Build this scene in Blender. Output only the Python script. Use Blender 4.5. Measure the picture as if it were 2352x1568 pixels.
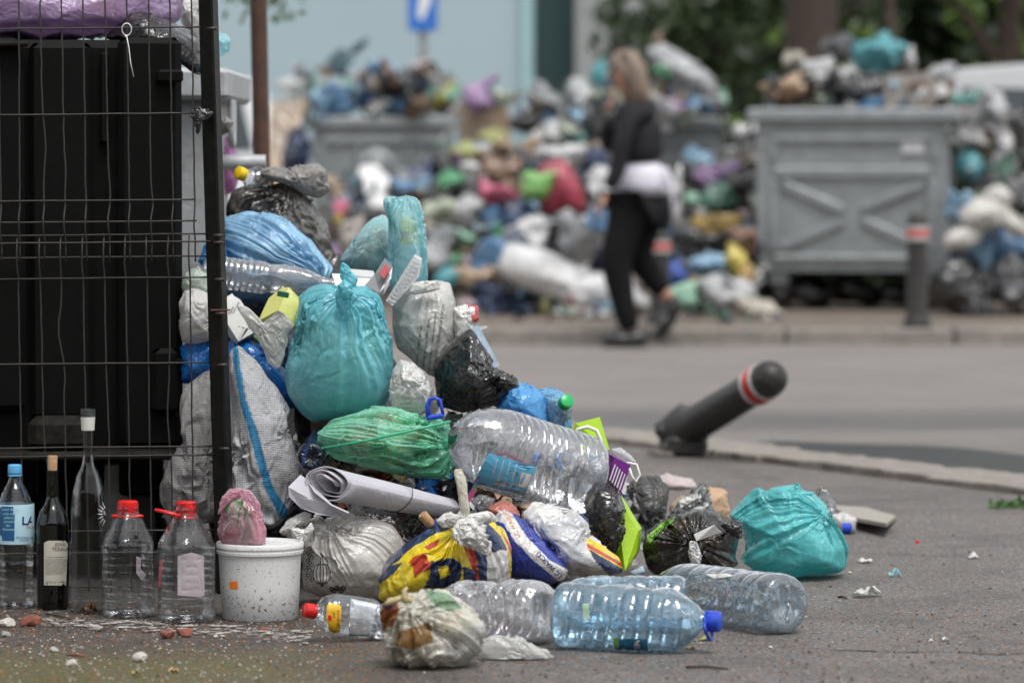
import bpy, bmesh, math, random
import numpy as np
from mathutils import Vector, Matrix
from mathutils.bvhtree import BVHTree
PI = math.pi
sc = bpy.context.scene
for _o in list(bpy.data.objects): bpy.data.objects.remove(_o)
COL = sc.collection
random.seed(7)

# ------------------------------------------------------------------ camera
# image measures below are in a 2352 x 1568 frame; focal length 8820 px = 135 mm on 36 mm film
F, CX, CY, HOR, CH = 8820.0, 1176.0, 784.0, 385.0, 1.0
PITCH = math.atan((CY - HOR) / F)
cam = bpy.data.cameras.new('camera'); camo = bpy.data.objects.new('camera', cam); COL.objects.link(camo)
sc.camera = camo
camo.location = (0, 0, CH); camo.rotation_euler = (PI / 2 - PITCH, 0, 0)
cam.lens = 135; cam.sensor_width = 36; cam.clip_start = .1; cam.clip_end = 600
cam.dof.use_dof = True; cam.dof.focus_distance = 8.75; cam.dof.aperture_fstop = 3.4; cam.dof.aperture_blades = 0

# ------------------------------------------------------------------ sky, sun, exposure
world = bpy.data.worlds.new('World'); sc.world = world; world.use_nodes = True
wn = world.node_tree
sky = wn.nodes.new('ShaderNodeTexSky'); sky.sky_type = 'NISHITA'; sky.sun_disc = False
sky.sun_elevation = math.radians(58); sky.sun_rotation = math.radians(-150)
sky.air_density = 1.0; sky.dust_density = 1.6; sky.ozone_density = 1.0
hs = wn.nodes.new('ShaderNodeHueSaturation'); hs.inputs['Saturation'].default_value = .12
wn.links.new(sky.outputs[0], hs.inputs['Color'])
wn.links.new(hs.outputs[0], wn.nodes['Background'].inputs[0])
wn.nodes['Background'].inputs[1].default_value = .12
sunl = bpy.data.lights.new('sun', 'SUN'); suno = bpy.data.objects.new('sun', sunl); COL.objects.link(suno)
sunl.energy = 1.3; sunl.angle = math.radians(24); sunl.color = (1, .975, .94)
_v = Vector((.20, -.48, 1.15)).normalized()      # towards the sun: behind the camera, a little to the right
suno.rotation_euler = _v.to_track_quat('Z', 'Y').to_euler()
sky.sun_elevation = math.asin(_v.z); sky.sun_rotation = math.atan2(_v.x, _v.y)
sc.view_settings.view_transform = 'Standard'; sc.view_settings.look = 'None'
sc.view_settings.gamma = 1; sc.view_settings.use_curve_mapping = False
sc.view_settings.exposure = 1.0
sc.render.engine = 'CYCLES'
sc.cycles.use_denoising = True
sc.cycles.max_bounces = 8; sc.cycles.transparent_max_bounces = 24; sc.cycles.transmission_bounces = 6
sc.cycles.glossy_bounces = 3; sc.cycles.diffuse_bounces = 3
sc.cycles.caustics_reflective = False; sc.cycles.caustics_refractive = False

# ------------------------------------------------------------------ measures
cp_, sp_ = math.cos(PITCH), math.sin(PITCH)
def ray(x, y):
    a = (x - CX) / F; b = -(y - CY) / F
    return np.array([a, cp_ + b * sp_, -sp_ + b * cp_])
def W(x, y, d):
    r = ray(x, y); return np.array([0, 0, CH]) + r * (d / r[1])
def G(x, y, z=0.0):
    r = ray(x, y); return np.array([0, 0, CH]) + r * ((z - CH) / r[2])
def project(V):
    P = V - np.array([0, 0, CH]); dep = P[..., 1] * cp_ - P[..., 2] * sp_
    up = P[..., 1] * sp_ + P[..., 2] * cp_
    return np.stack([CX + F * P[..., 0] / dep, CY - F * up / dep], -1)

# ------------------------------------------------------------------ materials
MATS = {}
def newmat(name):
    m = bpy.data.materials.new(name); m.use_nodes = True; n = m.node_tree
    return m, n, n.nodes['Principled BSDF']
def N_(n, t, **kw):
    x = n.nodes.new(t)
    for k, v in kw.items():
        if k.startswith('i_'): x.inputs[k[2:].replace('_', ' ')].default_value = v
        else: setattr(x, k, v)
    return x
def L_(n, a, b): n.links.new(a, b)
def math_(n, op, a, b=None, c=None):
    x = n.nodes.new('ShaderNodeMath'); x.operation = op
    for i, v in enumerate((a, b, c)):
        if v is None: continue
        if hasattr(v, 'type'): L_(n, v, x.inputs[i])
        else: x.inputs[i].default_value = v
    return x.outputs[0]
def mixc(n, f, a, b, mode='MIX'):
    x = n.nodes.new('ShaderNodeMix'); x.data_type = 'RGBA'; x.blend_type = mode
    for i, v in ((0, f), (6, a), (7, b)):
        if hasattr(v, 'type'): L_(n, v, x.inputs[i])
        else: x.inputs[i].default_value = v if i == 0 else (*v[:3], 1)
    return x.outputs[2]
def ramp(n, f, stops, interp='LINEAR'):
    x = n.nodes.new('ShaderNodeValToRGB'); x.color_ramp.interpolation = interp
    e = x.color_ramp.elements
    while len(e) < len(stops): e.new(.5)
    for i, (p, c) in enumerate(stops):
        e[i].position = p; e[i].color = (*(c if hasattr(c, '__len__') else (c, c, c)), 1)
    L_(n, f, x.inputs[0]); return x.outputs[0]
def coord(n, kind='Object'): return n.nodes.new('ShaderNodeTexCoord').outputs[kind]
def noise(n, co, scale, detail=3, dist=0, rough=.5):
    x = N_(n, 'ShaderNodeTexNoise'); x.inputs['Scale'].default_value = scale; x.inputs['Detail'].default_value = detail
    x.inputs['Distortion'].default_value = dist; x.inputs['Roughness'].default_value = rough
    L_(n, co, x.inputs['Vector']); return x.outputs['Fac']
def vor(n, co, scale, feat='F1', out='Distance'):
    x = N_(n, 'ShaderNodeTexVoronoi'); x.feature = feat; x.inputs['Scale'].default_value = scale
    L_(n, co, x.inputs['Vector']); return x.outputs[out]
def bump(n, h, dist, strength=1.0, prev=None):
    b = N_(n, 'ShaderNodeBump'); b.inputs['Distance'].default_value = dist; b.inputs['Strength'].default_value = strength
    L_(n, h, b.inputs['Height'])
    if prev is not None: L_(n, prev, b.inputs['Normal'])
    return b.outputs[0]
def plain(name, col, rough=.5, metal=0, var=.15, vs=20, bs=0, bscale=60, spec=.5, dirt=0, dcol=(.05, .04, .03)):
    if name in MATS: return MATS[name]
    m, n, b = newmat(name); co = coord(n)
    f = noise(n, co, vs, 4)
    c = mixc(n, f, [k * (1 - var) for k in col], [min(1, k * (1 + var)) for k in col])
    if dirt:
        g = ramp(n, noise(n, co, vs * 2.3, 6, 0, .7), [(.5 - dirt * .3, 0), (.72, 1)])
        c = mixc(n, math_(n, 'MULTIPLY', g, min(1, dirt * 1.4)), c, dcol)
    L_(n, c, b.inputs['Base Color']); b.inputs['Roughness'].default_value = rough; b.inputs['Metallic'].default_value = metal
    b.inputs['Specular IOR Level'].default_value = spec
    if bs: L_(n, bump(n, noise(n, co, bscale, 5), bs), b.inputs['Normal'])
    MATS[name] = m; return m
def film(name, col=0, a=1.0, rough=.24, trans=.25, attr=False, crease=.004, fine=.0012, var=.12, dirt=.0, spots=None, sc_=1.0, spec=.6, weave=False):
    """thin plastic: creased, a little light passes through, optionally see-through"""
    if name in MATS: return MATS[name]
    m, n, b = newmat(name); co = coord(n)
    out = n.nodes['Material Output']
    w = noise(n, co, 9 * sc_, 3, .6)
    c = mixc(n, w, [k * (1 - var) for k in col], [min(.95, k * (1 + var)) for k in col])
    if attr:
        at = N_(n, 'ShaderNodeAttribute'); at.attribute_name = 'print'
        c = mixc(n, 1.0, at.outputs['Color'], mixc(n, w, (1 - var,) * 3, (1, 1, 1)), 'MULTIPLY')
    if spots:
        v = vor(n, co, spots[1], 'SMOOTH_F1', 'Color'); sx = N_(n, 'ShaderNodeSeparateColor'); L_(n, v, sx.inputs[0])
        g = ramp(n, sx.outputs[0], [(.45, 0), (.7, 1)])
        c = mixc(n, math_(n, 'MULTIPLY', g, spots[2]), c, spots[0])
    if dirt:
        g = ramp(n, noise(n, co, 45 * sc_, 7, 0, .75), [(.56, 0), (.68, 1)])
        c = mixc(n, math_(n, 'MULTIPLY', g, dirt), c, (.10, .075, .05))
    nb = None
    def ridge(scale, wd):
        x = noise(n, co, scale, 2.5, wd, .55); return math_(n, 'ABSOLUTE', math_(n, 'SUBTRACT', x, .5))
    if crease: nb = bump(n, ridge(13 * sc_, 1.2), -crease * 2.6, 1)
    if crease:
        v3 = N_(n, 'ShaderNodeTexVoronoi'); v3.feature = 'DISTANCE_TO_EDGE'; v3.inputs['Scale'].default_value = 26 * sc_
        wv_ = N_(n, 'ShaderNodeTexNoise'); wv_.inputs['Scale'].default_value = 16 * sc_; L_(n, co, wv_.inputs['Vector'])
        sv_ = N_(n, 'ShaderNodeVectorMath'); sv_.operation = 'SCALE'; sv_.inputs['Scale'].default_value = .09 / sc_; L_(n, wv_.outputs['Color'], sv_.inputs[0])
        av_ = N_(n, 'ShaderNodeVectorMath'); av_.operation = 'ADD'; L_(n, co, av_.inputs[0]); L_(n, sv_.outputs[0], av_.inputs[1]); L_(n, av_.outputs[0], v3.inputs['Vector'])
        nb = bump(n, math_(n, 'MINIMUM', v3.outputs['Distance'], .35), crease * .5, 1, nb)
    if fine: nb = bump(n, ridge(60 * sc_, .8), -fine * 2.2, 1, nb)
    if weave:
        wv = [N_(n, 'ShaderNodeTexWave', bands_direction=dd) for dd in 'XZ']
        for x in wv: x.inputs['Scale'].default_value = 75; x.inputs['Distortion'].default_value = .6; L_(n, co, x.inputs['Vector'])
        nb = bump(n, math_(n, 'MULTIPLY', wv[0].outputs['Fac'], wv[1].outputs['Fac']), .0016, 1, nb)
    L_(n, c, b.inputs['Base Color']); b.inputs['Roughness'].default_value = rough; b.inputs['Specular IOR Level'].default_value = spec
    if rough < .3: b.inputs['Coat Weight'].default_value = .45; b.inputs['Coat Roughness'].default_value = .09; b.inputs['Coat IOR'].default_value = 1.55
    if nb and rough < .3: L_(n, nb, b.inputs['Coat Normal'])
    if nb: L_(n, nb, b.inputs['Normal'])
    sh = b.outputs[0]
    if trans:
        t = N_(n, 'ShaderNodeBsdfTranslucent'); L_(n, c, t.inputs[0])
        mx = N_(n, 'ShaderNodeMixShader'); mx.inputs[0].default_value = trans; L_(n, sh, mx.inputs[1]); L_(n, t.outputs[0], mx.inputs[2]); sh = mx.outputs[0]
    if a < 1:
        tr = N_(n, 'ShaderNodeBsdfTransparent'); L_(n, mixc(n, .5, c, (1, 1, 1)), tr.inputs[0])
        lw = N_(n, 'ShaderNodeLayerWeight'); lw.inputs[0].default_value = .45
        if nb: L_(n, nb, lw.inputs[1])
        f = math_(n, 'ADD', a * .85, math_(n, 'MULTIPLY', lw.outputs['Facing'], .9)); f = math_(n, 'MINIMUM', f, 1)
        mx = N_(n, 'ShaderNodeMixShader'); L_(n, f, mx.inputs[0]); L_(n, tr.outputs[0], mx.inputs[1]); L_(n, sh, mx.inputs[2]); sh = mx.outputs[0]
    L_(n, sh, out.inputs['Surface']); MATS[name] = m; return m
def pet(name, tint=0, haze=.08, rough=.06, hcol=(.75, .8, .85), gl=1.0, bs=.0015, bscale=25, top=.92):
    """thin clear plastic or glass wall: tinted, mirror-like glints, a little haze"""
    if name in MATS: return MATS[name]
    m, n, b = newmat(name); out = n.nodes['Material Output']; co = coord(n)
    h = math_(n, 'ABSOLUTE', math_(n, 'SUBTRACT', noise(n, co, bscale, 2, 1.0), .5))
    nb = bump(n, h, -bs * 2)
    tr = N_(n, 'ShaderNodeBsdfTransparent'); tr.inputs[0].default_value = (*tint, 1)
    g = N_(n, 'ShaderNodeBsdfAnisotropic'); g.inputs['Roughness'].default_value = rough; g.inputs[0].default_value = (1, 1, 1, 1); L_(n, nb, g.inputs['Normal'])
    fr = N_(n, 'ShaderNodeFresnel'); fr.inputs[0].default_value = 1.5; L_(n, nb, fr.inputs['Normal'])
    f = math_(n, 'MINIMUM', math_(n, 'MULTIPLY', fr.outputs[0], 1.9 * gl), top)
    m1 = N_(n, 'ShaderNodeMixShader'); L_(n, f, m1.inputs[0]); L_(n, tr.outputs[0], m1.inputs[1]); L_(n, g.outputs[0], m1.inputs[2])
    b.inputs['Base Color'].default_value = (*hcol, 1); b.inputs['Roughness'].default_value = .3; L_(n, nb, b.inputs['Normal'])
    m2 = N_(n, 'ShaderNodeMixShader')
    d_ = ramp(n, noise(n, co, 14, 5, 0, .65), [(.4, haze * .5), (.75, min(1, haze * 2.2))])
    L_(n, d_, m2.inputs[0]); L_(n, m1.outputs[0], m2.inputs[1]); L_(n, b.outputs[0], m2.inputs[2])
    L_(n, m2.outputs[0], out.inputs['Surface']); MATS[name] = m; return m
def rubbish(name, cols, scale=18):
    """mixed household waste: patches of differing colours"""
    if name in MATS: return MATS[name]
    m, n, b = newmat(name); co = coord(n)
    wv = N_(n, 'ShaderNodeVectorMath'); wv.operation = 'ADD'
    nz = N_(n, 'ShaderNodeTexNoise'); nz.inputs['Scale'].default_value = scale * 1.3; L_(n, co, nz.inputs['Vector'])
    sv = N_(n, 'ShaderNodeVectorMath'); sv.operation = 'SCALE'; sv.inputs['Scale'].default_value = 1.2 / scale; L_(n, nz.outputs['Color'], sv.inputs[0])
    L_(n, co, wv.inputs[0]); L_(n, sv.outputs[0], wv.inputs[1])
    v = vor(n, wv.outputs[0], scale, 'F1', 'Color'); sx = N_(n, 'ShaderNodeSeparateColor'); L_(n, v, sx.inputs[0])
    k = len(cols); c = ramp(n, sx.outputs[0], [(i / k, cc) for i, cc in enumerate(cols)], 'CONSTANT')
    L_(n, mixc(n, noise(n, co, scale * 4, 4), c, (.3, .27, .22)), b.inputs['Base Color']) if False else L_(n, c, b.inputs['Base Color'])
    b.inputs['Roughness'].default_value = .45
    L_(n, bump(n, vor(n, wv.outputs[0], scale, 'F1'), .012), b.inputs['Normal']); MATS[name] = m; return m

# ------------------------------------------------------------------ mesh and object helpers
def tag(o, label=None, cat=None, group=None, kind=None):
    if label: o['label'] = label
    if cat: o['category'] = cat
    if group: o['group'] = group
    if kind: o['kind'] = kind
    return o
def wloc(o):
    v = Vector((0, 0, 0))
    while o: v += o.location; o = o.parent
    return v
def mkmesh(V, Fc, mat, smooth=True):
    me = bpy.data.meshes.new('mesh'); me.from_pydata([tuple(v) for v in V], [], Fc)
    if smooth: me.polygons.foreach_set('use_smooth', [True] * len(me.polygons))
    if mat: me.materials.append(mat)
    me.update(); return me
def link(name, V, Fc, mat, parent=None, smooth=True, local=False, fixn=True, angle=None):
    V = np.asarray(V, float)
    if parent is None and not local:
        o0 = np.array([(V[:, 0].max() + V[:, 0].min()) / 2, (V[:, 1].max() + V[:, 1].min()) / 2, V[:, 2].min()])
    elif parent is not None and not local: o0 = np.array(wloc(parent))
    else: o0 = np.zeros(3)
    me = mkmesh(V - o0, Fc, mat, smooth)
    if fixn:
        bm = bmesh.new(); bm.from_mesh(me); bmesh.ops.recalc_face_normals(bm, faces=bm.faces); bm.to_mesh(me); bm.free()
    if angle is not None: me.set_sharp_from_angle(angle=angle)
    o = bpy.data.objects.new(name, me); COL.objects.link(o)
    if parent is not None: o.parent = parent
    elif not local: o.location = o0
    return o
def thing(name, label, cat, loc=(0, 0, 0), rz=0, group=None):
    o = bpy.data.objects.new(name, None); COL.objects.link(o); o.location = loc; o.rotation_euler = (0, 0, rz); o.empty_display_size = .1
    return tag(o, label, cat, group)
def copy_tree(o, parent=None):
    c = o.copy(); COL.objects.link(c); c.parent = parent
    for ch in list(o.children): copy_tree(ch, c)
    return c
class MB:
    def __init__(s): s.V = []; s.F = []
    def add(s, V, Fc):
        k = len(s.V); s.V += [tuple(map(float, v)) for v in V]; s.F += [tuple(i + k for i in f) for f in Fc]; return s
    def box(s, c, size, R=None, bev=0, taper=(1, 1)):
        hx, hy, hz = [k / 2 for k in size]; P = []
        b = bev
        if b <= 0:
            for z in (-1, 1):
                tx, ty = taper if z < 0 else (1, 1)
                for x, y in ((-1, -1), (1, -1), (1, 1), (-1, 1)): P.append((x * hx * tx, y * hy * ty, z * hz))
            Fc = [(0, 3, 2, 1), (4, 5, 6, 7), (0, 1, 5, 4), (1, 2, 6, 5), (2, 3, 7, 6), (3, 0, 4, 7)]
        else:
            lev = [(-hz, b), (-hz + b, 0), (hz - b, 0), (hz, b)]
            for z, ins in lev:
                tz = (z + hz) / (2 * hz); tx = taper[0] + (1 - taper[0]) * tz; ty = taper[1] + (1 - taper[1]) * tz
                X, Y = hx - ins, hy - ins
                for x, y in ((-X + b, -Y), (X - b, -Y), (X, -Y + b), (X, Y - b), (X - b, Y), (-X + b, Y), (-X, Y - b), (-X, -Y + b)): P.append((x * tx, y * ty, z))
            Fc = [tuple(range(7, -1, -1)), tuple(range(24, 32))]
            for l in range(3):
                for i in range(8): Fc.append((l * 8 + i, l * 8 + (i + 1) % 8, (l + 1) * 8 + (i + 1) % 8, (l + 1) * 8 + i))
        P = np.array(P)
        if R is not None: P = P @ np.array(R).T
        return s.add(P + np.array(c), Fc)
    def tube(s, pts, r, n=8, cap=True):
        pts = [Vector(p) for p in pts]; R = r if hasattr(r, '__len__') else [r] * len(pts)
        k = len(s.V); up = None; T = []
        for i, p in enumerate(pts):
            t = (pts[min(i + 1, len(pts) - 1)] - pts[max(i - 1, 0)]).normalized()
            if up is None: up = t.orthogonal().normalized()
            up = (up - t * up.dot(t)).normalized(); q = t.cross(up)
            for j in range(n):
                a = 2 * PI * j / n; v = p + (up * math.cos(a) + q * math.sin(a)) * R[i]; s.V.append(tuple(v))
        for i in range(len(pts) - 1):
            for j in range(n): s.F.append((k + i * n + j, k + i * n + (j + 1) % n, k + (i + 1) * n + (j + 1) % n, k + (i + 1) * n + j))
        if cap: s.F.append(tuple(k + j for j in range(n))[::-1]); s.F.append(tuple(k + (len(pts) - 1) * n + j for j in range(n)))
        return s
    def lathe(s, prof, p0, ax, n=32, sq=1.0, cap=(True, True), fn=None, side=None):
        """prof: (t along axis in m, radius); sq <1 gives a squarer section"""
        ax = Vector(ax).normalized(); u = (Vector(side) - ax * Vector(side).dot(ax)).normalized() if side else ax.orthogonal().normalized(); w = ax.cross(u); p0 = Vector(p0); k = len(s.V)
        for t, r in prof:
            for j in range(n):
                a = 2 * PI * j / n; c_, s_ = math.cos(a), math.sin(a)
                if sq < 1 and r > .02: q = (abs(c_) ** (2 / sq) + abs(s_) ** (2 / sq)) ** (-sq / 2); q = 1 + (q - 1) * .8
                else: q = 1
                rr = r * q
                if fn: rr += fn(t, a, r)
                s.V.append(tuple(p0 + ax * t + (u * c_ + w * s_) * rr))
        for i in range(len(prof) - 1):
            for j in range(n): s.F.append((k + i * n + j, k + i * n + (j + 1) % n, k + (i + 1) * n + (j + 1) % n, k + (i + 1) * n + j))
        if cap[0]: s.F.append(tuple(k + j for j in range(n))[::-1])
        if cap[1]: s.F.append(tuple(k + (len(prof) - 1) * n + j for j in range(n)))
        return s
    def prism(s, poly, a, b):
        """poly: list of 3D points (front), extruded by vector b-a"""
        P = np.array(poly, float); Q = P + (np.array(b) - np.array(a)); n = len(P)
        return s.add(np.concatenate([P, Q]), [tuple(range(n))[::-1], tuple(range(n, 2 * n))] + [(i, (i + 1) % n, n + (i + 1) % n, n + i) for i in range(n)])
    def build(s, name, mat, parent=None, smooth=False, local=False, angle=.6):
        return link(name, s.V, s.F, mat, parent, smooth or angle is not None, local, True, angle if not smooth else None)
def rot(rx=0, ry=0, rz=0): return np.array(Matrix.Rotation(rz, 3, 'Z') @ Matrix.Rotation(ry, 3, 'Y') @ Matrix.Rotation(rx, 3, 'X'))

# ------------------------------------------------------------------ crumpled film shapes
def vnoise(P, scale, seed):
    Q = P * scale + seed * 17.3; I = np.floor(Q).astype(np.int64); f = Q - I; f = f * f * (3 - 2 * f)
    def h(a, b, c):
        n = (a * 73856093) ^ (b * 19349663) ^ (c * 83492791) ^ (int(seed * 7919) + 12345)
        n = (n ^ (n >> 13)) * 1274126177; n &= 0x7fffffff; n = n ^ (n >> 16); return (n & 0xffff) / 32767.5 - 1
    r = 0
    for i in (0, 1):
        for j in (0, 1):
            for k in (0, 1):
                w = (f[..., 0] if i else 1 - f[..., 0]) * (f[..., 1] if j else 1 - f[..., 1]) * (f[..., 2] if k else 1 - f[..., 2])
                r = r + w * h(I[..., 0] + i, I[..., 1] + j, I[..., 2] + k)
    return r
def rdir(r):
    v = r.normal(size=3); return v / np.linalg.norm(v)
def gnormals(B):
    du = np.roll(B, -1, 1) - np.roll(B, 1, 1); dv = np.gradient(B, axis=0); N = np.cross(du, dv); N /= np.linalg.norm(N, axis=2, keepdims=True) + 1e-12
    if ((N * (B - B.mean((0, 1)))).sum(2)).mean() < 0: N = -N
    return N
def sphere(nu, nv, pole):
    th = np.linspace(0.02, PI - .02, nv)[:, None]; ph = np.linspace(0, 2 * PI, nu, endpoint=False)[None]
    S = np.stack([np.sin(th) * np.cos(ph), np.sin(th) * np.sin(ph), np.cos(th) * np.ones_like(ph)], -1)
    p = np.array(pole, float); p /= np.linalg.norm(p)
    a = np.cross(p, (0.03, 1.0, 0.1)); a /= np.linalg.norm(a); b = np.cross(p, a)
    return S[..., 0:1] * a + S[..., 1:2] * b + S[..., 2:3] * p
def facetf(U, r, n, lo):
    f = np.full(U.shape[:2], 9.)
    for i in range(n):
        d = rdir(r); k = r.uniform(lo, 1.0); q = U @ d; f = np.minimum(f, np.where(q > .05, k / np.maximum(q, .05), 9))
    f = np.minimum(f, 1.08)
    for _ in range(2):
        f = (f + np.roll(f, 1, 1) + np.roll(f, -1, 1)) / 3; g = f.copy(); g[1:-1] = (f[:-2] + f[1:-1] + f[2:]) / 3; f = g
    return f
def stars(U, r, n, size, strong=()):
    h = np.zeros(U.shape[:2])
    L = [(np.array(d, float) / np.linalg.norm(d), s, a) for d, s, a in strong] + [(rdir(r), size * r.uniform(.4, 1.3), r.uniform(.3, 1.2)) for _ in range(n)]
    for d, s, a in L:
        t1 = np.cross(d, rdir(r)); t1 /= np.linalg.norm(t1); t2 = np.cross(d, t1)
        x = U @ t1; y = U @ t2; z = U @ d; rr = np.arccos(np.clip(z, -1, 1)); ph = np.arctan2(y, x) + .25 * np.sin(rr * 6 + r.uniform(0, 6)); S = 0
        q = rr / s; ix = q < 2.6
        if not ix.any(): continue
        pi_, qi = ph[ix], q[ix]
        for m in range(3):
            k = int(r.integers(2, 6)) + m * 4
            S = S + (np.abs(np.sin(pi_ * k / 2 + r.uniform(0, 6))) ** .8 * -2 + 1.2) / (1 + m * .7) * np.clip(1.3 - qi * (.3 + .5 * m) * .8, 0, 1)
        h[ix] += a * s / size * S * qi / (.25 + qi) * np.exp(-(qi ** 2) * 1.1) * (.9 + .5 * np.cos(pi_ - r.uniform(0, 6.28)))
    return h
def ridged(P, seed, k, octs=3):
    h = 0; a = 1; Wp = np.stack([vnoise(P, k * .6, seed + i + .5) for i in range(3)], -1) * .5 / k
    for o in range(octs): h = h + a * (1 - np.abs(vnoise(P + Wp, k * 2 ** o, seed + o * 3.1)) * 2.2); a *= .45
    return h
def outline_r(out, c, nb=360):
    if isinstance(out, tuple):
        cx, cy, rx, ry = out[:4]; rt = math.radians(out[4]) if len(out) > 4 else 0
        t = np.linspace(0, 2 * PI, nb, endpoint=False) - rt
        return (cx, cy), 1 / np.sqrt((np.cos(t) / rx) ** 2 + (np.sin(t) / ry) ** 2)
    P = np.array(out, float); c = P.mean(0) if c is None else np.array(c, float)
    Q = P - c; Q[:, 1] *= -1; R = np.zeros(nb)
    for i in range(nb):
        t = 2 * PI * i / nb; d = np.array([math.cos(t), math.sin(t)]); best = 0
        for k in range(len(Q)):
            a, b = Q[k], Q[(k + 1) % len(Q)]; e = b - a; det = d[0] * -e[1] + d[1] * e[0]
            if abs(det) < 1e-9: continue
            s = (a[0] * -e[1] + a[1] * e[0]) / det; u = (d[0] * a[1] - d[1] * a[0]) / det
            if s > 0 and -1e-6 <= u <= 1 + 1e-6: best = max(best, s)
        R[i] = best or 1
    k = np.exp(-np.arange(-6, 7) ** 2 / 12); k /= k.sum()
    R = np.convolve(np.concatenate([R[-6:], R, R[:6]]), k, 'valid')
    return tuple(c), R
def shape(out, d, T, pole=(0, 0, 1), seed=1, res=(128, 64), c=None, folds=.06, fw=.8, fm=.25, sa=.018, ra=.004, n=26, size=.5, lo=.75, nf=24, rs=5,
          floor=0.0, lean=0, strong=(), pinch=0, flat=1.0, nfold=(7, 26), foldt=None):
    nu, nv = res; r = np.random.default_rng(seed)
    (cx, cy), R = outline_r(out, c)
    U = sphere(nu, nv, pole); s = d / F
    rho = np.sqrt(U[..., 0] ** 2 + U[..., 2] ** 2); th = np.arctan2(U[..., 2], U[..., 0]) % (2 * PI)
    Rr = np.interp(th.ravel(), np.linspace(0, 2 * PI, 361), np.append(R, R[0])).reshape(th.shape) * s
    f = 1 + (facetf(U, r, nf, lo) - 1) * fm if fm else 1
    uy = np.sign(U[..., 1]) * np.abs(U[..., 1]) ** flat
    B = np.stack([Rr * rho * np.cos(th) * f, T * uy * f, Rr * rho * np.sin(th) * f], -1)
    t = np.linspace(0, PI, nv); ph = np.linspace(0, 2 * PI, nu, endpoint=False)
    g = np.zeros(nu)
    pw_ = ph + .32 * np.sin(ph * 2 + r.uniform(0, 6)) + .16 * np.sin(ph * 3 + r.uniform(0, 6)) + .1 * np.sin(ph * 5 + r.uniform(0, 6))
    for q in range(nfold[0], nfold[1] + 8, 3): g += (.9 - 2 * np.abs(np.sin(pw_ * q / 2 * (1 if q % 2 == 0 else 1) + r.uniform(0, 6.3) if q % 2 == 0 else (pw_ * (q + 1) / 2 + r.uniform(0, 6.3))))) * r.uniform(.3, 1) * (1 if q < 14 else .6)
    g /= 4; fv = 1 + .45 * np.sin(ph * 2 + r.uniform(0, 6)) + .3 * np.sin(ph * 5 + r.uniform(0, 6)); tw = np.clip(t / .9, 0, 1)
    env = np.exp(-(t[:, None] / (fw * fv[None])) ** 2) * np.sin(tw * 1.57)[:, None]
    B = B * (1 + (g[None] * env * folds * 1.35)[..., None])
    if pinch:
        p = np.array(pole, float); p /= np.linalg.norm(p); ax = (B @ p)[..., None] * p; k = 1 - pinch * np.exp(-(t / .45) ** 2)
        B = ax + (B - ax) * k[:, None, None]
    sz = np.ptp(B.reshape(-1, 3), axis=0).max()
    Nn = gnormals(B); h = stars(U, r, n, size, strong) * sa * sz
    thin = min(1.0, T / (.22 * sz) + .25); h = h * thin
    if ra: h = h + ridged(B / sz, seed, rs) * ra * sz
    X = B + Nn * h[..., None]
    if lean: X[..., 1] += lean * X[..., 2]
    X = X + W(cx, cy, d)
    if floor is not None: X[..., 2] = np.where(X[..., 2] < floor + .004, floor + .004 + np.minimum(.004, (floor - X[..., 2]).clip(0) * .02), X[..., 2])
    return X
def grid_faces(nu, nv):
    i = np.arange(nv - 1)[:, None] * nu; j = np.arange(nu)[None]; j2 = (j + 1) % nu; n = nv * nu
    Fc = np.stack([i + j, i + j2, i + nu + j2, i + nu + j], -1).reshape(-1, 4).tolist()
    return Fc + [[(k + 1) % nu, k, n] for k in range(nu)] + [[n - nu + k, n - nu + (k + 1) % nu, n + 1] for k in range(nu)]
def pip(P, poly):
    x, y = P[..., 0], P[..., 1]; c = np.zeros(x.shape, bool); n = len(poly)
    for i in range(n):
        (x1, y1), (x2, y2) = poly[i], poly[(i + 1) % n]
        k = ((y1 > y) != (y2 > y)) & (x < (x2 - x1) * (y - y1) / ((y2 - y1) or 1e-9) + x1); c ^= k
    return c
LAST = {}
def blob(name, label, cat, out, d, T, mat, parent=None, group=None, paint=None, base=(.8, .8, .8), scale=1.0, **kw):
    X = shape(out, d, T, **kw)
    if scale != 1.0: m_ = X.mean((0, 1)); X = m_ + (X - m_) * scale
    nv, nu, _ = X.shape
    V = np.concatenate([X.reshape(-1, 3), X[0].mean(0)[None], X[-1].mean(0)[None]])
    o = link(name, V, grid_faces(nu, nv), mat, parent)
    if paint is not None:
        P = project(V); C = np.ones((len(V), 4)); C[:, :3] = base
        wob = vnoise(V, 60, 3)[:, None] * 1.5 + np.zeros((1, 2))
        for poly, col in paint:
            C[pip(P + wob, poly), :3] = col
        a = o.data.color_attributes.new('print', 'FLOAT_COLOR', 'POINT'); a.data.foreach_set('color', C.ravel())
    if parent is None: tag(o, label, cat, group)
    elif label: o['label'] = label
    return o
def bvh(o):
    me = o.data; off = wloc(o); return BVHTree.FromPolygons([v.co + off for v in me.vertices], [tuple(p.vertices) for p in me.polygons])
def drape(name, pts, faces, target, mat, lift=.0012, parent=None, thick=0):
    """flat print or sticker given in image measures, laid onto the surface of target"""
    T_ = target if isinstance(target, BVHTree) else bvh(target); V = []; last = 9.0; o = Vector((0, 0, CH)); ok = []
    for x, y in pts:
        r = Vector(ray(x, y)).normalized(); h = T_.ray_cast(o, r)
        if h[0] is not None: last = h[3]; ok.append(True)
        else: ok.append(False)
        V.append(o + r * (last - lift))
    faces = [f for f in faces if all(ok[i] for i in f)]
    if not faces: return None
    return link(name, np.array(V), faces, mat, parent or target, False, False, False)
FONT = {}
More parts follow.
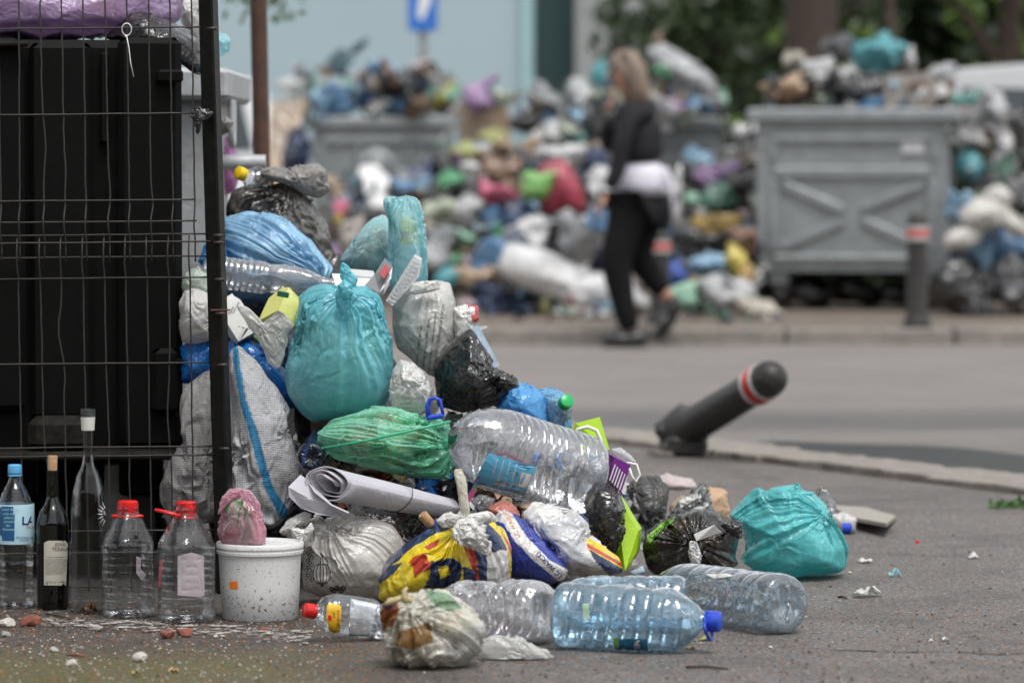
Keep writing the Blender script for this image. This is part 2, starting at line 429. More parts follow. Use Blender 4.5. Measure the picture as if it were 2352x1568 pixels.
def text_px(s, x, y, size, ang=0, sx=1.0, shear=0, bold=0, align='LEFT'):
    """letter outlines as triangles in image measures"""
    cu = bpy.data.curves.new('t', 'FONT'); cu.body = s; cu.size = 1; cu.resolution_u = 2; cu.offset = bold; cu.align_x = align; cu.fill_mode = 'FRONT'
    ob = bpy.data.objects.new('t', cu); me = ob.to_mesh()
    a = math.radians(ang); P = []
    for v in me.vertices:
        X = v.co.x * size * sx + v.co.y * size * shear; Y = -v.co.y * size
        P.append((x + X * math.cos(a) + Y * math.sin(a) * 1, y - X * math.sin(a) + Y * math.cos(a)))
    Fc = [tuple(p.vertices) for p in me.polygons]; ob.to_mesh_clear(); bpy.data.objects.remove(ob); bpy.data.curves.remove(cu)
    return P, Fc
def letters(rows, target, mat, parent=None, lift=.0012, name='lettering'):
    P = []; Fc = []
    for r in rows:
        p, f = text_px(*r[:4], **(r[4] if len(r) > 4 else {})); k = len(P); P += p; Fc += [tuple(i + k for i in q) for q in f]
    return drape(name, P, Fc, target, mat, lift, parent)
def patch(poly, n=10):
    """a polygon in image measures cut into a fan grid so that it can follow a curved surface"""
    P = np.array(poly, float); c = P.mean(0); m = []; k = len(P); E = []
    for i in range(k):
        for t in range(4): E.append(P[i] + (P[(i + 1) % k] - P[i]) * t / 4)
    E = np.array(E); k = len(E); pts = [tuple(c)]; Fc = []
    for r in range(1, n + 1): pts += [tuple(c + (e - c) * r / n) for e in E]
    for j in range(k): Fc.append((0, 1 + j, 1 + (j + 1) % k))
    for r in range(n - 1):
        for j in range(k): Fc.append((1 + r * k + j, 1 + (r + 1) * k + j, 1 + (r + 1) * k + (j + 1) % k, 1 + r * k + (j + 1) % k))
    return pts, Fc
def sticker(name, poly, target, mat, parent=None, lift=.001, n=8):
    p, f = patch(poly, n); return drape(name, p, f, target, mat, lift, parent)
# ================================================================== setting
def asphalt(name, c0, c1, specks=True, wet=None, near=True):
    m, n, b = newmat(name); co = coord(n)
    big = ramp(n, noise(n, co, 1.3, 6, .6, .65), [(.32, 0), (.68, 1)])
    c = mixc(n, big, c0, c1)
    if near:
        c = mixc(n, ramp(n, noise(n, co, 3.1, 5, .8, .6), [(.50, 0), (.60, .38), (.72, .5)]), c, (.05, .045, .042))
        c = mixc(n, ramp(n, noise(n, co, 11, 5, .4, .7), [(.60, 0), (.70, .35)]), c, (.20, .185, .17))
        v = vor(n, co, 230, 'F1', 'Color'); sx = N_(n, 'ShaderNodeSeparateColor'); L_(n, v, sx.inputs[0])
        c = mixc(n, .85, c, ramp(n, sx.outputs[0], [(0, .3), (.35, .7), (.7, 1.0), (.88, 1.6), (1, 3.0)]), 'MULTIPLY')
        c = mixc(n, ramp(n, noise(n, co, 70, 4, 0, .7), [(.45, 0), (.75, .5)]), c, (.035, .03, .028))
        if specks:
            # rusty blossom crumbs, thicker towards the fence
            v2 = vor(n, co, 75, 'F1', 'Color'); s2 = N_(n, 'ShaderNodeSeparateColor'); L_(n, v2, s2.inputs[0])
            d2 = vor(n, co, 75, 'F1'); sep = N_(n, 'ShaderNodeSeparateXYZ'); L_(n, co, sep.inputs[0])
            g = math_(n, 'MULTIPLY', math_(n, 'LESS_THAN', d2, .38), math_(n, 'GREATER_THAN', s2.outputs[0], .86))
            c = mixc(n, math_(n, 'MULTIPLY', g, .7), c, (.22, .095, .035))
            # damp moss near the fence foot
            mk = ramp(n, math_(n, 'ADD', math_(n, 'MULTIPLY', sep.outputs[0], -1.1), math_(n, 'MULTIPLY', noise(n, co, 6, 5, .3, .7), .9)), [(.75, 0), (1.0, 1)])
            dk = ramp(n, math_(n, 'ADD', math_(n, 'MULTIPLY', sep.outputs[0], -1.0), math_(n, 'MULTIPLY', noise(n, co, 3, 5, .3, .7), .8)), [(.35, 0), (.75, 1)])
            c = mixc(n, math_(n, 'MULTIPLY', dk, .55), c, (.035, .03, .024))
            yb = ramp(n, sep.outputs[1], [(.0, 1), (.5, 1), (1, 0)])
            mm = N_(n, 'ShaderNodeMapRange'); mm.inputs[1].default_value = 7.78; mm.inputs[2].default_value = 8.12; mm.inputs[3].default_value = 1; mm.inputs[4].default_value = 0
            L_(n, math_(n, 'ADD', sep.outputs[1], math_(n, 'MULTIPLY', noise(n, co, 9, 4), .15)), mm.inputs[0])
            g2 = ramp(n, noise(n, co, 60, 5, 0, .75), [(.34, 0), (.56, 1)])
            c = mixc(n, math_(n, 'MULTIPLY', math_(n, 'MULTIPLY', mk, mm.outputs[0]), math_(n, 'MULTIPLY', g2, .85)), c, (.10, .10, .025))
        h = vor(n, co, 230, 'SMOOTH_F1'); nb = bump(n, h, .0022, 1); nb = bump(n, noise(n, co, 900, 2), .0008, 1, nb); nb = bump(n, noise(n, co, 6, 3), .01, .6, nb)
        L_(n, nb, b.inputs['Normal']); b.inputs['Roughness'].default_value = .62
    else:
        sep = N_(n, 'ShaderNodeSeparateXYZ'); L_(n, co, sep.inputs[0])
        c = mixc(n, .5, c, ramp(n, noise(n, co, 60, 4, 0, .8), [(.2, .55), (.8, 1.45)]), 'MULTIPLY')
        y = math_(n, 'ADD', sep.outputs[1], math_(n, 'MULTIPLY', math_(n, 'SUBTRACT', noise(n, co, .7, 3), .5), .9))
        mr = N_(n, 'ShaderNodeMapRange'); mr.inputs[1].default_value = 11.0; mr.inputs[2].default_value = 22.0; L_(n, y, mr.inputs[0])
        wetm = ramp(n, mr.outputs[0], [(.02, .75), (.16, .55), (.30, .25), (.36, .15), (.41, .62), (.47, .60), (.54, .05), (1, 0)])
        c = mixc(n, wetm, c, (.035, .034, .034))
        L_(n, mixc(n, wetm, (.7,) * 3, (.32,) * 3), b.inputs['Roughness'])
        L_(n, bump(n, noise(n, co, 140, 3, 0, .7), .004), b.inputs['Normal'])
    L_(n, c, b.inputs['Base Color']); return m
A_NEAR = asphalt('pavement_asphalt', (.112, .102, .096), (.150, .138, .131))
A_ROAD = asphalt('road_asphalt', (.155, .140, .131), (.200, .182, .170), near=False)
CONC = plain('kerb_concrete', (.25, .225, .20), .8, vs=5, var=.25, dirt=.4, bs=.004, bscale=40)
PAVE = plain('far_pavement_stone', (.145, .118, .096), .8, vs=2, var=.25, dirt=.35, bs=.004)
k1, k2 = G(1400, 1020), G(2352, 1138)
kd = (k2 - k1) / np.linalg.norm(k2 - k1); kn = np.array([-kd[1], kd[0], 0]); kn = kn if kn[1] > 0 else -kn
e1, e2 = k1 - kd * 60, k1 + kd * 60
def sheet(name, pts, z, mat):
    o = link(name, [(p[0], p[1], z) for p in pts], [tuple(range(len(pts)))], mat, None, False, True, False); return tag(o, kind='structure')
sheet('ground', [(-300, -60), (300, -60), (300, 400), (-300, 400)], -.10, plain('earth', (.10, .085, .06), .9, vs=3, dirt=.3))
sheet('road', [(-120, 2), (120, 2), (120, 23.5), (-120, 23.5)], -.045, A_ROAD)
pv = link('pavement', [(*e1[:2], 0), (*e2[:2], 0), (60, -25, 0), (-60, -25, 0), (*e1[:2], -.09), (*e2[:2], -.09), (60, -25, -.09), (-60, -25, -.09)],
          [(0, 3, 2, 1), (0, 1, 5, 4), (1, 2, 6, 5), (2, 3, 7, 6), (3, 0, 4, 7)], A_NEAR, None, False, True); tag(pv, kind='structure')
fp = MB().box((0, 32.83, -.02), (120, 20, .14)).build('far_pavement', PAVE, None, False, True, None); tag(fp, kind='structure')
rr = random.Random(4)
kr = tag(bpy.data.objects.new('near_kerb', None), kind='structure'); COL.objects.link(kr)
def kstone(cen, ax, nn, L, w, h, mat, parent, r, amp=.02):
    n = 12; P = []
    for i in range(n + 1): P.append(cen + ax * (L * (i / n - .5)) + nn * (-w / 2 + r.uniform(-amp, amp) * .4))
    for i in range(n + 1): P.append(cen + ax * (L * (.5 - i / n)) + nn * (w / 2 + r.uniform(-amp, amp)))
    k = len(P); T_ = [(p[0], p[1], h) for p in P]; inn = [((p - cen) * .985 + cen) for p in P]; Tt = [(p[0], p[1], h + .004) for p in inn]; Bt = [(p[0], p[1], -.09) for p in P]
    Fc = [tuple(range(k, 2 * k))] + [(i, (i + 1) % k, k + (i + 1) % k, k + i) for i in range(k)] + [(2 * k + i, 2 * k + (i + 1) % k, (i + 1) % k, i) for i in range(k)]
    return link('kerb_stone', T_ + Tt + Bt, Fc, mat, parent, False)
for i in range(-9, 8):
    kstone(k1 + kd * (i * 1.02 + .3) + kn * .27, kd, kn, 1.0, .30 + rr.uniform(-.05, .05), .001 + rr.uniform(0, .006), CONC, kr, rr, .05)
fk = tag(bpy.data.objects.new('far_kerb', None), kind='structure'); COL.objects.link(fk)
for i in range(-7, 8):
    mb = MB(); hh = rr.uniform(-.006, .01); mb.box((i * 1.0 + .12, 22.75 + rr.uniform(-.012, .012), -.005 + hh / 2), (.985, .15, .118 + hh), bev=.012); mb.build('kerb_stone', CONC, fk, angle=.5)
# puddle held against the near kerb
pm, pn, pb = newmat('puddle'); pb.inputs['Base Color'].default_value = (.018, .018, .018, 1); pb.inputs['Roughness'].default_value = .3; pb.inputs['Specular IOR Level'].default_value = .3
L_(pn, bump(pn, noise(pn, coord(pn), 7, 3), .004), pb.inputs['Normal'])
pc = G(2090, 1085, -.04); P = []
for i in range(40):
    a = 2 * PI * i / 40; q = 1 + .18 * math.sin(a * 3 + 1) + .1 * math.sin(a * 7); P.append(pc + kd * (1.5 * q * math.cos(a)) + kn * (.55 * q * math.sin(a) + .25))
sheet('puddle', P, -.041, pm)
# painted line along the foot of the fence, worn through
lm, ln, lb = newmat('worn_line_paint'); co_ = coord(ln)
lc = ramp(ln, noise(ln, co_, 90, 6, 0, .7), [(.4, (.22, .20, .18)), (.6, (.52, .50, .47))])
L_(ln, lc, lb.inputs['Base Color']); lb.inputs['Roughness'].default_value = .7
# flaked away in patches: bare asphalt shows through
wf = math_(ln, 'GREATER_THAN', noise(ln, co_, 28, 8, .8, .78), .535)
mxp = N_(ln, 'ShaderNodeMixShader'); trp = N_(ln, 'ShaderNodeBsdfTransparent'); L_(ln, wf, mxp.inputs[0]); L_(ln, trp.outputs[0], mxp.inputs[1]); L_(ln, lb.outputs[0], mxp.inputs[2]); L_(ln, mxp.outputs[0], ln.nodes['Material Output'].inputs[0])
q0, q1, q2 = G(60, 1430), G(400, 1440), G(715, 1464)
V = []; Fc = []
for i in range(61):
    t = i / 60; p = (1 - t) ** 2 * q0 + 2 * t * (1 - t) * q1 + t * t * q2; w = .09 + .05 * t; a, b_ = rr.uniform(.6, 1.0), rr.uniform(.6, 1.0)
    V += [(p[0], p[1] - w * a, .004), (p[0], p[1] + w * b_, .004)]
    if i: Fc.append((2 * i - 2, 2 * i, 2 * i + 1, 2 * i - 1))
tag(link('road_marking', V, Fc, lm, None, False, True, False), kind='structure')
# crack across the pavement at the right
ck = MB(); pts = [G(x, y + 0 * x, .0) for x, y in ((1500, 1478), (1700, 1482), (1960, 1494), (2080, 1498), (2200, 1497), (2290, 1503), (2400, 1500))]
for i, p in enumerate(pts): p[2] = .0015
V = []; Fc = []
for i in range(len(pts) - 1):
    for t in range(8):
        p = pts[i] + (pts[i + 1] - pts[i]) * t / 8; w = rr.uniform(.001, .006) * (.5 if i < 2 else 1); V += [(p[0], p[1] - w + rr.uniform(-.003, .003), .0015), (p[0], p[1] + w, .0015)]
for i in range(len(V) // 2 - 1): Fc.append((2 * i, 2 * i + 2, 2 * i + 3, 2 * i + 1))
tag(link('pavement_crack', V, Fc, plain('crack_dirt', (.02, .017, .014), .9), None, False, True, False), kind='structure')

# ------------------------------------------------------------------ building far behind
WALLM = plain('blue_render', (.34, .435, .475), .8, vs=.4, var=.05)
WALL2 = plain('pale_column', (.27, .285, .28), .8, vs=.6, var=.1)
TEALD = plain('dark_teal_panel', (.06, .12, .12), .5, vs=.5)
GLASSD = plain('dark_window', (.02, .045, .05), .15)
bd = 60.0
bl = thing('building', 'pale blue rendered building with grey columns and a dark recessed entrance', 'building', W(900, 500, bd) * [1, 1, 0])
def bx_px(x0, x1, z0, z1, d, dep, mat, name, par, **k):
    a, b = W(x0, 385, d)[0], W(x1, 385, d)[0]; return MB().box(((a + b) / 2, d + dep / 2, (z0 + z1) / 2), (b - a, dep, z1 - z0), **k).build(name, mat, par, False, False, None)
bx_px(-600, 1222, -.05, 9, bd, 6, WALLM, 'wall', bl)
bx_px(1228, 1320, -.05, 9, bd + 1.2, 5, TEALD, 'recessed_panel', bl)
bx_px(1200, 1224, -.05, 9, bd - .12, .12, plain('light_teal_trim', (.33, .50, .52), .7), 'trim_strip', bl)
bx_px(1322, 1400, -.05, 9, bd - .1, 5, WALL2, 'column', bl)
bx_px(1412, 1478, -.05, 9, bd - .1, 5, WALL2, 'column', bl)
bx_px(1401, 1411, -.05, 9, bd + .6, 4, TEALD, 'recessed_panel', bl)
bx_px(1480, 2600, -.05, 9, bd + 2, 4, WALL2, 'wall', bl)
for x0, x1, y0, y1 in ((1366, 1388, 22, 52), (1436, 1456, 44, 112)):
    w = bx_px(x0, x1, 1 + (385 - y1) / 147, 1 + (385 - y0) / 147, bd - .13, .03, GLASSD, 'window', bl)
for i in range(12):
    bx_px(-540 + i * 110, -470 + i * 110, 4.5, 6.2, bd - .04, .04, GLASSD, 'window', bl)

# ------------------------------------------------------------------ trees and hedge
BARK = plain('bark', (.060, .042, .034), .9, vs=9, var=.4, bs=.02, bscale=14)
def leafmat(name, c0, c1):
    if name in MATS: return MATS[name]
    m, n, b = newmat(name); g = N_(n, 'ShaderNodeNewGeometry'); c = mixc(n, g.outputs['Random Per Island'], c0, c1)
    L_(n, c, b.inputs['Base Color']); b.inputs['Roughness'].default_value = .5
    t = N_(n, 'ShaderNodeBsdfTranslucent'); L_(n, c, t.inputs[0]); mx = N_(n, 'ShaderNodeMixShader'); mx.inputs[0].default_value = .3
    L_(n, b.outputs[0], mx.inputs[1]); L_(n, t.outputs[0], mx.inputs[2]); L_(n, mx.outputs[0], n.nodes['Material Output'].inputs[0]); MATS[name] = m; return m
def leaves(cs, nl, size, seed, bias=.5):
    r = np.random.default_rng(seed); V = []; per = nl // len(cs)
    for c, rad in cs:
        k = 5; cl = r.normal(size=(per // 30 + 1, 3)); cl /= np.linalg.norm(cl, axis=1, keepdims=True); cl *= (r.uniform(bias, 1, (len(cl), 1)) ** .5)
        p = np.repeat(cl, 30, 0)[:per] + r.normal(size=(per, 3)) * .13; p = p * np.array(rad) + np.array(c)
        a = r.normal(size=(per, 3)); a /= np.linalg.norm(a, axis=1, keepdims=True); b = np.cross(a, r.normal(size=(per, 3))); b /= np.linalg.norm(b, axis=1, keepdims=True)
        s = size * r.uniform(.6, 1.4, (per, 1)); V.append(np.stack([p - a * s, p + b * s * .5, p + a * s, p - b * s * .5], 1).reshape(-1, 3))
    V = np.concatenate(V); V[:, 2] = np.maximum(V[:, 2], .06); return V, [(i, i + 1, i + 2, i + 3) for i in range(0, len(V), 4)]
def tree(label, base, trunk_pts, tr, crown, nl, size, seed, mat, name='tree', cat='tree', core=None):
    t = thing(name, label, cat, base)
    mb = MB().tube(trunk_pts, tr, 12)
    r = random.Random(seed); top = Vector(trunk_pts[-1])
    for c, rad in crown[:6]:
        a = Vector(trunk_pts[-1 - (len(trunk_pts) > 2)]).lerp(top, r.random()); mb.tube([a, a.lerp(Vector(c), .5) + Vector((0, 0, .2)), Vector(c)], [tr[-1] * .6, tr[-1] * .4, tr[-1] * .15], 6)
    mb.build('trunk', BARK, t)
    V, Fc = leaves(crown, nl, size, seed); o = link('crown', V, Fc, mat, t, False, False, False); tag(o, kind='stuff')
    return t
LEAF = leafmat('dark_leaves', (.008, .018, .006), (.028, .052, .016)); LEAF2 = leafmat('mid_leaves', (.022, .042, .016), (.07, .105, .04)); LEAF3 = leafmat('lime_leaves', (.10, .19, .03), (.19, .29, .06))
# dense evergreen hedge: one mass of leaves
hc = []
r_ = random.Random(2)
for i in range(34): hc.append(((3.0 + i * .32 + r_.uniform(-.2, .2), 43 + r_.uniform(-.6, .8), r_.uniform(.6, 5.2)), (1.2, 1.0, 1.1)))
hV, hF = leaves(hc, 38000, .085, 5, .2)
hd = tag(link('hedge', hV, hF, LEAF, None, False, False, False), 'tall dark evergreen hedge along the far side behind the bins', 'hedge', None, 'stuff')
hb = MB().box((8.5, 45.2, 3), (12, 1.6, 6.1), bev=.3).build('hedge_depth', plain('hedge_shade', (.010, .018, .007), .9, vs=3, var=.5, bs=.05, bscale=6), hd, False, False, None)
hd['kind'] = 'stuff'
s34 = F / 33
tb = W(1862, 700, 33) * [1, 1, 0] + [0, 0, .05]
tree('thick brown tree trunk behind the large bin at the right', tb, [tb + [0.1, 0, 0], tb + [.02, 0, 1.2], tb + [-.02, 0, 2.6], tb + [-.05, 0, 4.2]], [.30, .245, .22, .2],
     [((tb[0] + a, 33.5 + b, c), (1.2, 1.2, .8)) for a, b, c in ((-1.5, .5, 4.3), (0, 1, 5.0), (1.4, .2, 4.4), (.3, -.8, 4.9), (2.6, .6, 4.6))], 5000, .07, 8, LEAF2)
tb = W(2048, 690, 30.5) * [1, 1, 0] + [0, 0, .05]
tree('slim pale sapling stem rising behind the rubbish on the large bin', tb, [tb, tb + [0, 0, 1.4], tb + [-.03, 0, 2.6], tb + [-.1, 0, 3.6]], [.045, .04, .035, .02],
     [((tb[0] + a, 30.5 + b, c), (.6, .6, .5)) for a, b, c in ((-.5, .3, 3.6), (.5, .2, 3.9), (0, -.4, 4.1))], 900, .06, 9, LEAF2)
tb = W(1560, 690, 38) * [1, 1, 0] + [0, 0, .05]
tree('bushy grey green tree to the right of the columns', tb, [tb, tb + [0, 0, 1.4], tb + [.1, 0, 3]], [.16, .13, .1],
     [((tb[0] + a, 38 + b, c), (.9, .8, .8)) for a, b, c in ((0.1, 0, 2.6), (.8, .3, 3.2), (.5, -.4, 1.9), (1.3, 0, 2.2), (.2, .3, 3.9))], 6000, .075, 12, LEAF2)
tb = W(2300, 690, 36) * [1, 1, 0] + [0, 0, .05]
tree('dark tree with pale green leaf tips behind the parked car at the right', tb, [tb, tb + [0, 0, 1.4], tb + [.1, 0, 3]], [.14, .12, .1],
     [((tb[0] + a, 36 + b, c), (.7, .6, .6)) for a, b, c in ((-.8, 0, 2.7), (0, .3, 2.2), (.1, -.4, 2.9), (-1.6, 0, 2.4))], 500, .08, 13, LEAF3)
tb = W(1712, 700, 29.5) * [1, 1, 0] + [0, 0, .05]
wd = thing('weed_bush', 'lime green weed bush between the two bins on the right', 'bush', tb)
MB().tube([tb, tb + [0, 0, .6], tb + [.02, 0, 1.2]], [.02, .016, .01], 6).build('stem', BARK, wd)
V, Fc = leaves([((tb[0], 29.5, 1.38), (.13, .1, .15)), ((tb[0] - .03, 29.5, .75), (.12, .12, .5))], 420, .045, 3); tag(link('foliage', V, Fc, LEAF3, wd, False, False, False), kind='stuff')
# drooping twig at the upper left, nearer than the building
tp = W(600, -60, 17)
tw = thing('overhanging_branch', 'blurred leafy branch tips hanging into the top left behind the rusty pole', 'branch', tp)
mb = MB(); LV = []; LF = []
for (x, y, x2, y2) in ((600, -90, 525, 8), (600, -90, 560, 20), (620, -90, 660, 30), (620, -90, 700, 18), (620, -90, 640, 52), (600, -90, 590, 10)):
    a, b = W(x, y, 17), W(x2, y2, 17 + random.uniform(-.3, .3)); mb.tube([a, (a + b) / 2 + [0, 0, .03], b], [.006, .004, .002], 5)
    for t in range(9):
        q = a + (b - a) * (.35 + .65 * t / 8) + np.array([random.uniform(-.03, .03) for _ in range(3)]); u = np.array([random.uniform(-1, 1), random.uniform(-.3, .3), random.uniform(-1, .2)]); u /= np.linalg.norm(u); w = np.cross(u, [0, 1, 0]) * .35
        k = len(LV); l = .055; LV += [q, q + u * l * .5 + w * l * .6, q + u * l, q + u * l * .5 - w * l * .6]; LF.append((k, k + 1, k + 2, k + 3))
mb.build('twig', BARK, tw); tag(link('leaves', LV, LF, leafmat('grey_green_leaves', (.07, .11, .07), (.13, .19, .12)), tw, False, False, False), kind='stuff')

# low hedge added to keep light from coming under the large bin
lhV, lhF = leaves([((W(1700 + i * 48, 600, 29)[0], 28.6 + .2 * (i % 2), .45 + .25 * (i % 3)), (.35, .4, .5)) for i in range(16)], 9000, .05, 15, .2)
lhV[:, 1] -= 1.2
lh = tag(link('shade_hedge', lhV, lhF, LEAF, None, False, False, False), 'low dark hedge added behind the large cross-ribbed bin to keep light from under it', 'hedge', None, 'stuff')
MB().box((W(2080, 600, 29)[0], 27.75, .55), (2.6, .5, 1.0), bev=.1).build('hedge_depth', MATS['hedge_shade'], lh, False, False, None)  # solid core of the added shade hedge
# unseen apartment block added behind the viewer to dim reflections; and the tree that overhangs the bin enclosure
opp = thing('building', 'long grey apartment block added out of view behind the viewer to dim low skylight', 'building', (4, -30, 0))
OW = plain('unseen_wall', (.20, .185, .17), .8, vs=.5, var=.15)
MB().box((4, -36, 5.5), (90, 12, 11)).build('wall', OW, opp, angle=None)
for i in range(18):
    for j in range(3): MB().box((-34 + i * 4.2, -29.98, 2.4 + j * 3.6), (1.5, .06, 1.6)).build('window', GLASSD, opp, angle=None)
tree('leafy street tree overhanging the fenced bins from above the frame', (-3.6, 11.5, 0), [(-3.6, 11.5, 0), (-3.5, 11.4, 2.2), (-3.2, 11.0, 4.2)], [.2, .17, .12],
     [((-2.9, 10.9, 4.6), (1.5, 1.6, 1.1)), ((-3.4, 8.9, 4.0), (1.4, 1.4, .9)), ((-3.0, 7.6, 4.4), (1.1, 1.2, .8)), ((-4.4, 10.2, 3.6), (1.2, 1.6, 1.0))], 11000, .075, 21, LEAF2)
tree('leafy street tree beyond the left frame edge beside the viewer', (-5.5, 5.0, 0), [(-5.5, 5, 0), (-5.4, 5, 2.0), (-5.2, 5, 4)], [.2, .17, .12],
     [((-5.2, 5, 4.2), (1.8, 2.0, 1.5)), ((-4.6, 3.4, 3.8), (1.4, 1.4, 1.2)), ((-5.4, 6.8, 3.6), (1.3, 1.4, 1.2)), ((-4.0, 5.6, 5.0), (1.2, 1.3, .9))], 11000, .08, 22, LEAF2)

# ------------------------------------------------------------------ parking sign and rusty pole
SB = plain('sign_blue', (.03, .16, .55), .4, vs=3, var=.05); GAL = plain('galvanised', (.30, .315, .315), .55, .35, vs=9, var=.25, dirt=.25, dcol=(.16, .15, .14), bs=.002)
WHT = plain('white_paint', (.75, .75, .75), .4, vs=3, var=.05)
b0 = W(972, 600, 34) * [1, 1, 0] + [0, 0, .05]
sg = thing('road_sign', 'blue rectangular road sign on a grey post behind the far bins', 'sign', b0)
MB().tube([b0, b0 + [0, 0, 2.75]], .035, 10).build('post', GAL, sg)
sc_ = b0 + [0, -.06, 2.55]
pl = MB().box(sc_, (.26, .02, .80), bev=.008).build('sign_plate', SB, sg, angle=.5)
MB().prism([sc_ + [x, -.012, z] for x, z in ((-.05, -.28), (-.02, -.02), (.09, -.02), (.07, -.14), (.0, -.30))], (0, 0, 0), (0, .001, 0)).build('arrow_mark', WHT, sg, angle=None)
RUST = plain('rusty_paint', (.085, .052, .045), .7, .1, vs=14, var=.35, dirt=.5, dcol=(.16, .07, .035), bs=.003, bscale=30)
p0, p1 = W(612, 900, 12.2), W(593, -20, 12.0); p0 = p0 + (p0 - p1) * 1.0
pa = np.array([p0[0], p0[1], 0]); t = (0 - p1[2]) / (W(612, 900, 12.2)[2] - p1[2]); pa = p1 + (W(612, 900, 12.2) - p1) * t
tp_ = p1 + (p1 - pa) * .5
rp = thing('metal_pole', 'rusty brown metal pole standing behind the heap', 'pole', pa)
MB().tube([pa, p1, tp_], .0265, 20).build('shaft', RUST, rp); MB().lathe([(0, .06), (.012, .06), (.016, .03)], pa, (0, 0, 1), 20).build('base_flange', RUST, rp)

# ------------------------------------------------------------------ galvanised bins
GAL2 = plain('galvanised_old', (.30, .325, .335), .42, .3, vs=5, var=.22, dirt=.35, dcol=(.17, .16, .145), bs=.002)
RUB = plain('tyre_rubber', (.03, .028, .026), .8, vs=8, spec=.2)
def steel_bin(label, loc, rz, w=1.2, style='cross', sc=1.0, group='galvanised street bins', wheels=True, GAL2=GAL2):
    t = thing('street_bin', label, 'bin', loc, rz, group); zb, zt, dp = .26 * sc, 1.26 * sc, .82 * sc; hw = w / 2
    mb = MB(); bt = .90
    V = []
    for z, k in ((zb, bt), (zt, 1.0)):
        for x, y in ((-1, -1), (1, -1), (1, 1), (-1, 1)): V.append((x * hw * (1 if y else 1) * (k * .06 + .94), y * dp / 2 * k, z))
    mb.add(V, [(0, 3, 2, 1), (0, 1, 5, 4), (1, 2, 6, 5), (2, 3, 7, 6), (3, 0, 4, 7)]); mb.build('body', GAL2, t, False, True, None)
    # thick collar
    for nm, c, s in (('rim', (0, -dp / 2 - .02, zt + .04), (w + .12, .07, .085)), ('rim', (0, dp / 2 + .02, zt + .04), (w + .12, .07, .085)),
                     ('rim', (-hw - .027, 0, zt + .04), (.066, dp - .032, .085)), ('rim', (hw + .027, 0, zt + .04), (.066, dp - .032, .085))):
        MB().box(c, s, bev=.012).build(nm, GAL2, t, False, True, .5)
    def fy(z): k = bt + (1 - bt) * (z - zb) / (zt - zb); return -dp / 2 * k
    def bar(x0, z0, x1, z1, wd=.055, pr=.036):
        L = math.hypot(x1 - x0, z1 - z0); a = math.atan2(z1 - z0, x1 - x0); zc = (z0 + z1) / 2; lean = math.atan((dp / 2 * (1 - bt)) / (zt - zb))
        Rm = np.array(Matrix.Rotation(lean, 3, 'X') @ Matrix.Rotation(-a, 3, 'Y'))
        MB().box(((x0 + x1) / 2, fy(zc) - pr / 2 + .004, zc), (L, pr, wd), Rm, bev=.008).build('pressed_rib', GAL2, t, False, True, .5)
    if style == 'cross':
        X = hw * .82; z1_, z2_, z3_, z4_ = zb + .09, zb + .66, zb + .70, zt - .12
        bar(-X, z2_, X, z2_, .07); bar(-X, z1_, X, z1_, .04); bar(-X, z1_ + .05, -X, z2_ - .05); bar(X, z1_ + .05, X, z2_ - .05)
        bar(-X, z4_, X, z4_, .04); bar(-X, z3_ + .04, -X, z4_ - .03, .04); bar(X, z3_ + .04, X, z4_ - .03, .04)
        bar(-X + .06, z2_ - .08, -.06, (z1_ + z2_) / 2 + .03, .06); bar(.06, (z1_ + z2_) / 2 - .03, X - .06, z1_ + .07, .06, .026)
        bar(-X + .06, z1_ + .07, -.06, (z1_ + z2_) / 2 - .04, .055); bar(.06, (z1_ + z2_) / 2 + .04, X - .06, z2_ - .08, .055)
        MB().box((hw * .62, fy(zb + .86) - .012, zb + .83), (.15, .012, .09), bev=.003).build('sticker', plain('pale_sticker', (.5, .5, .52), .5), t, False, True, None)
    elif style == 'boss':
        MB().lathe([(0, .165), (.03, .16), (.05, .11), (.03, .09), (.055, .05), (.10, .045), (.10, .03)], (-.05, fy(zb + .68) + .01, zb + .68), (0, -1, 0), 32).build('lifting_boss', GAL2, t, False, True)
        X = hw * .86
        for z in (zb + .40, zb + .16, zt - .10): bar(-X, z, X, z, .06)
        for x in (-X, -X * .42, X * .42, X): bar(x, zb + .44, x, zt - .14, .04)
    else:
        X = hw * .86
        for z in (zb + .5, zb + .2, zt - .12, zt - .26): bar(-X, z, X, z, .06)
    for sx in (-1, 1):
        MB().tube([(sx * hw, 0, zt - .17), (sx * (hw + .13), 0, zt - .17)], .023 * sc, 14).build('lifting_pin', GAL2, t, False, True)
        lp = [(sx * (hw + .005 + .05), -dp / 2 + .13 + .04 * math.cos(a), zt - .06 - .045 * math.sin(a) - .02) for a in np.linspace(0, PI, 9)]
        lp = [(lp[0][0], lp[0][1], zt)] + lp + [(lp[-1][0], lp[-1][1], zt)]
        MB().tube(lp, .009, 8).build('hook_loop', GAL2, t, False, True)
    if wheels:
        for sx in (-1, 1):
            for sy in (-1, 1):
                x, y = sx * (hw - .14), sy * dp * .34
                MB().box((x, y, .215), (.13, .12, .09), bev=.012).build('caster_fork', GAL2, t, False, True, .5)
                wh = MB().lathe([(-.025, .05), (-.025, .085), (-.018, .098), (.018, .098), (.025, .085), (.025, .05)], (x, y, .1), (1, 0, 0), 24).build('wheel', RUB, t, False, True)
                MB().lathe([(-.028, .001), (-.028, .05), (.028, .05), (.028, .001)], (x, y, .1), (1, 0, 0), 16).build('hub', GAL, wh, False, True)
    return t
PZ = .05
steel_bin('large grey galvanised bin with a pressed cross on its front, heaped with rubbish', (W(1976, 700, 25.6)[0], 25.9, PZ), math.radians(-9), 1.28, 'cross')
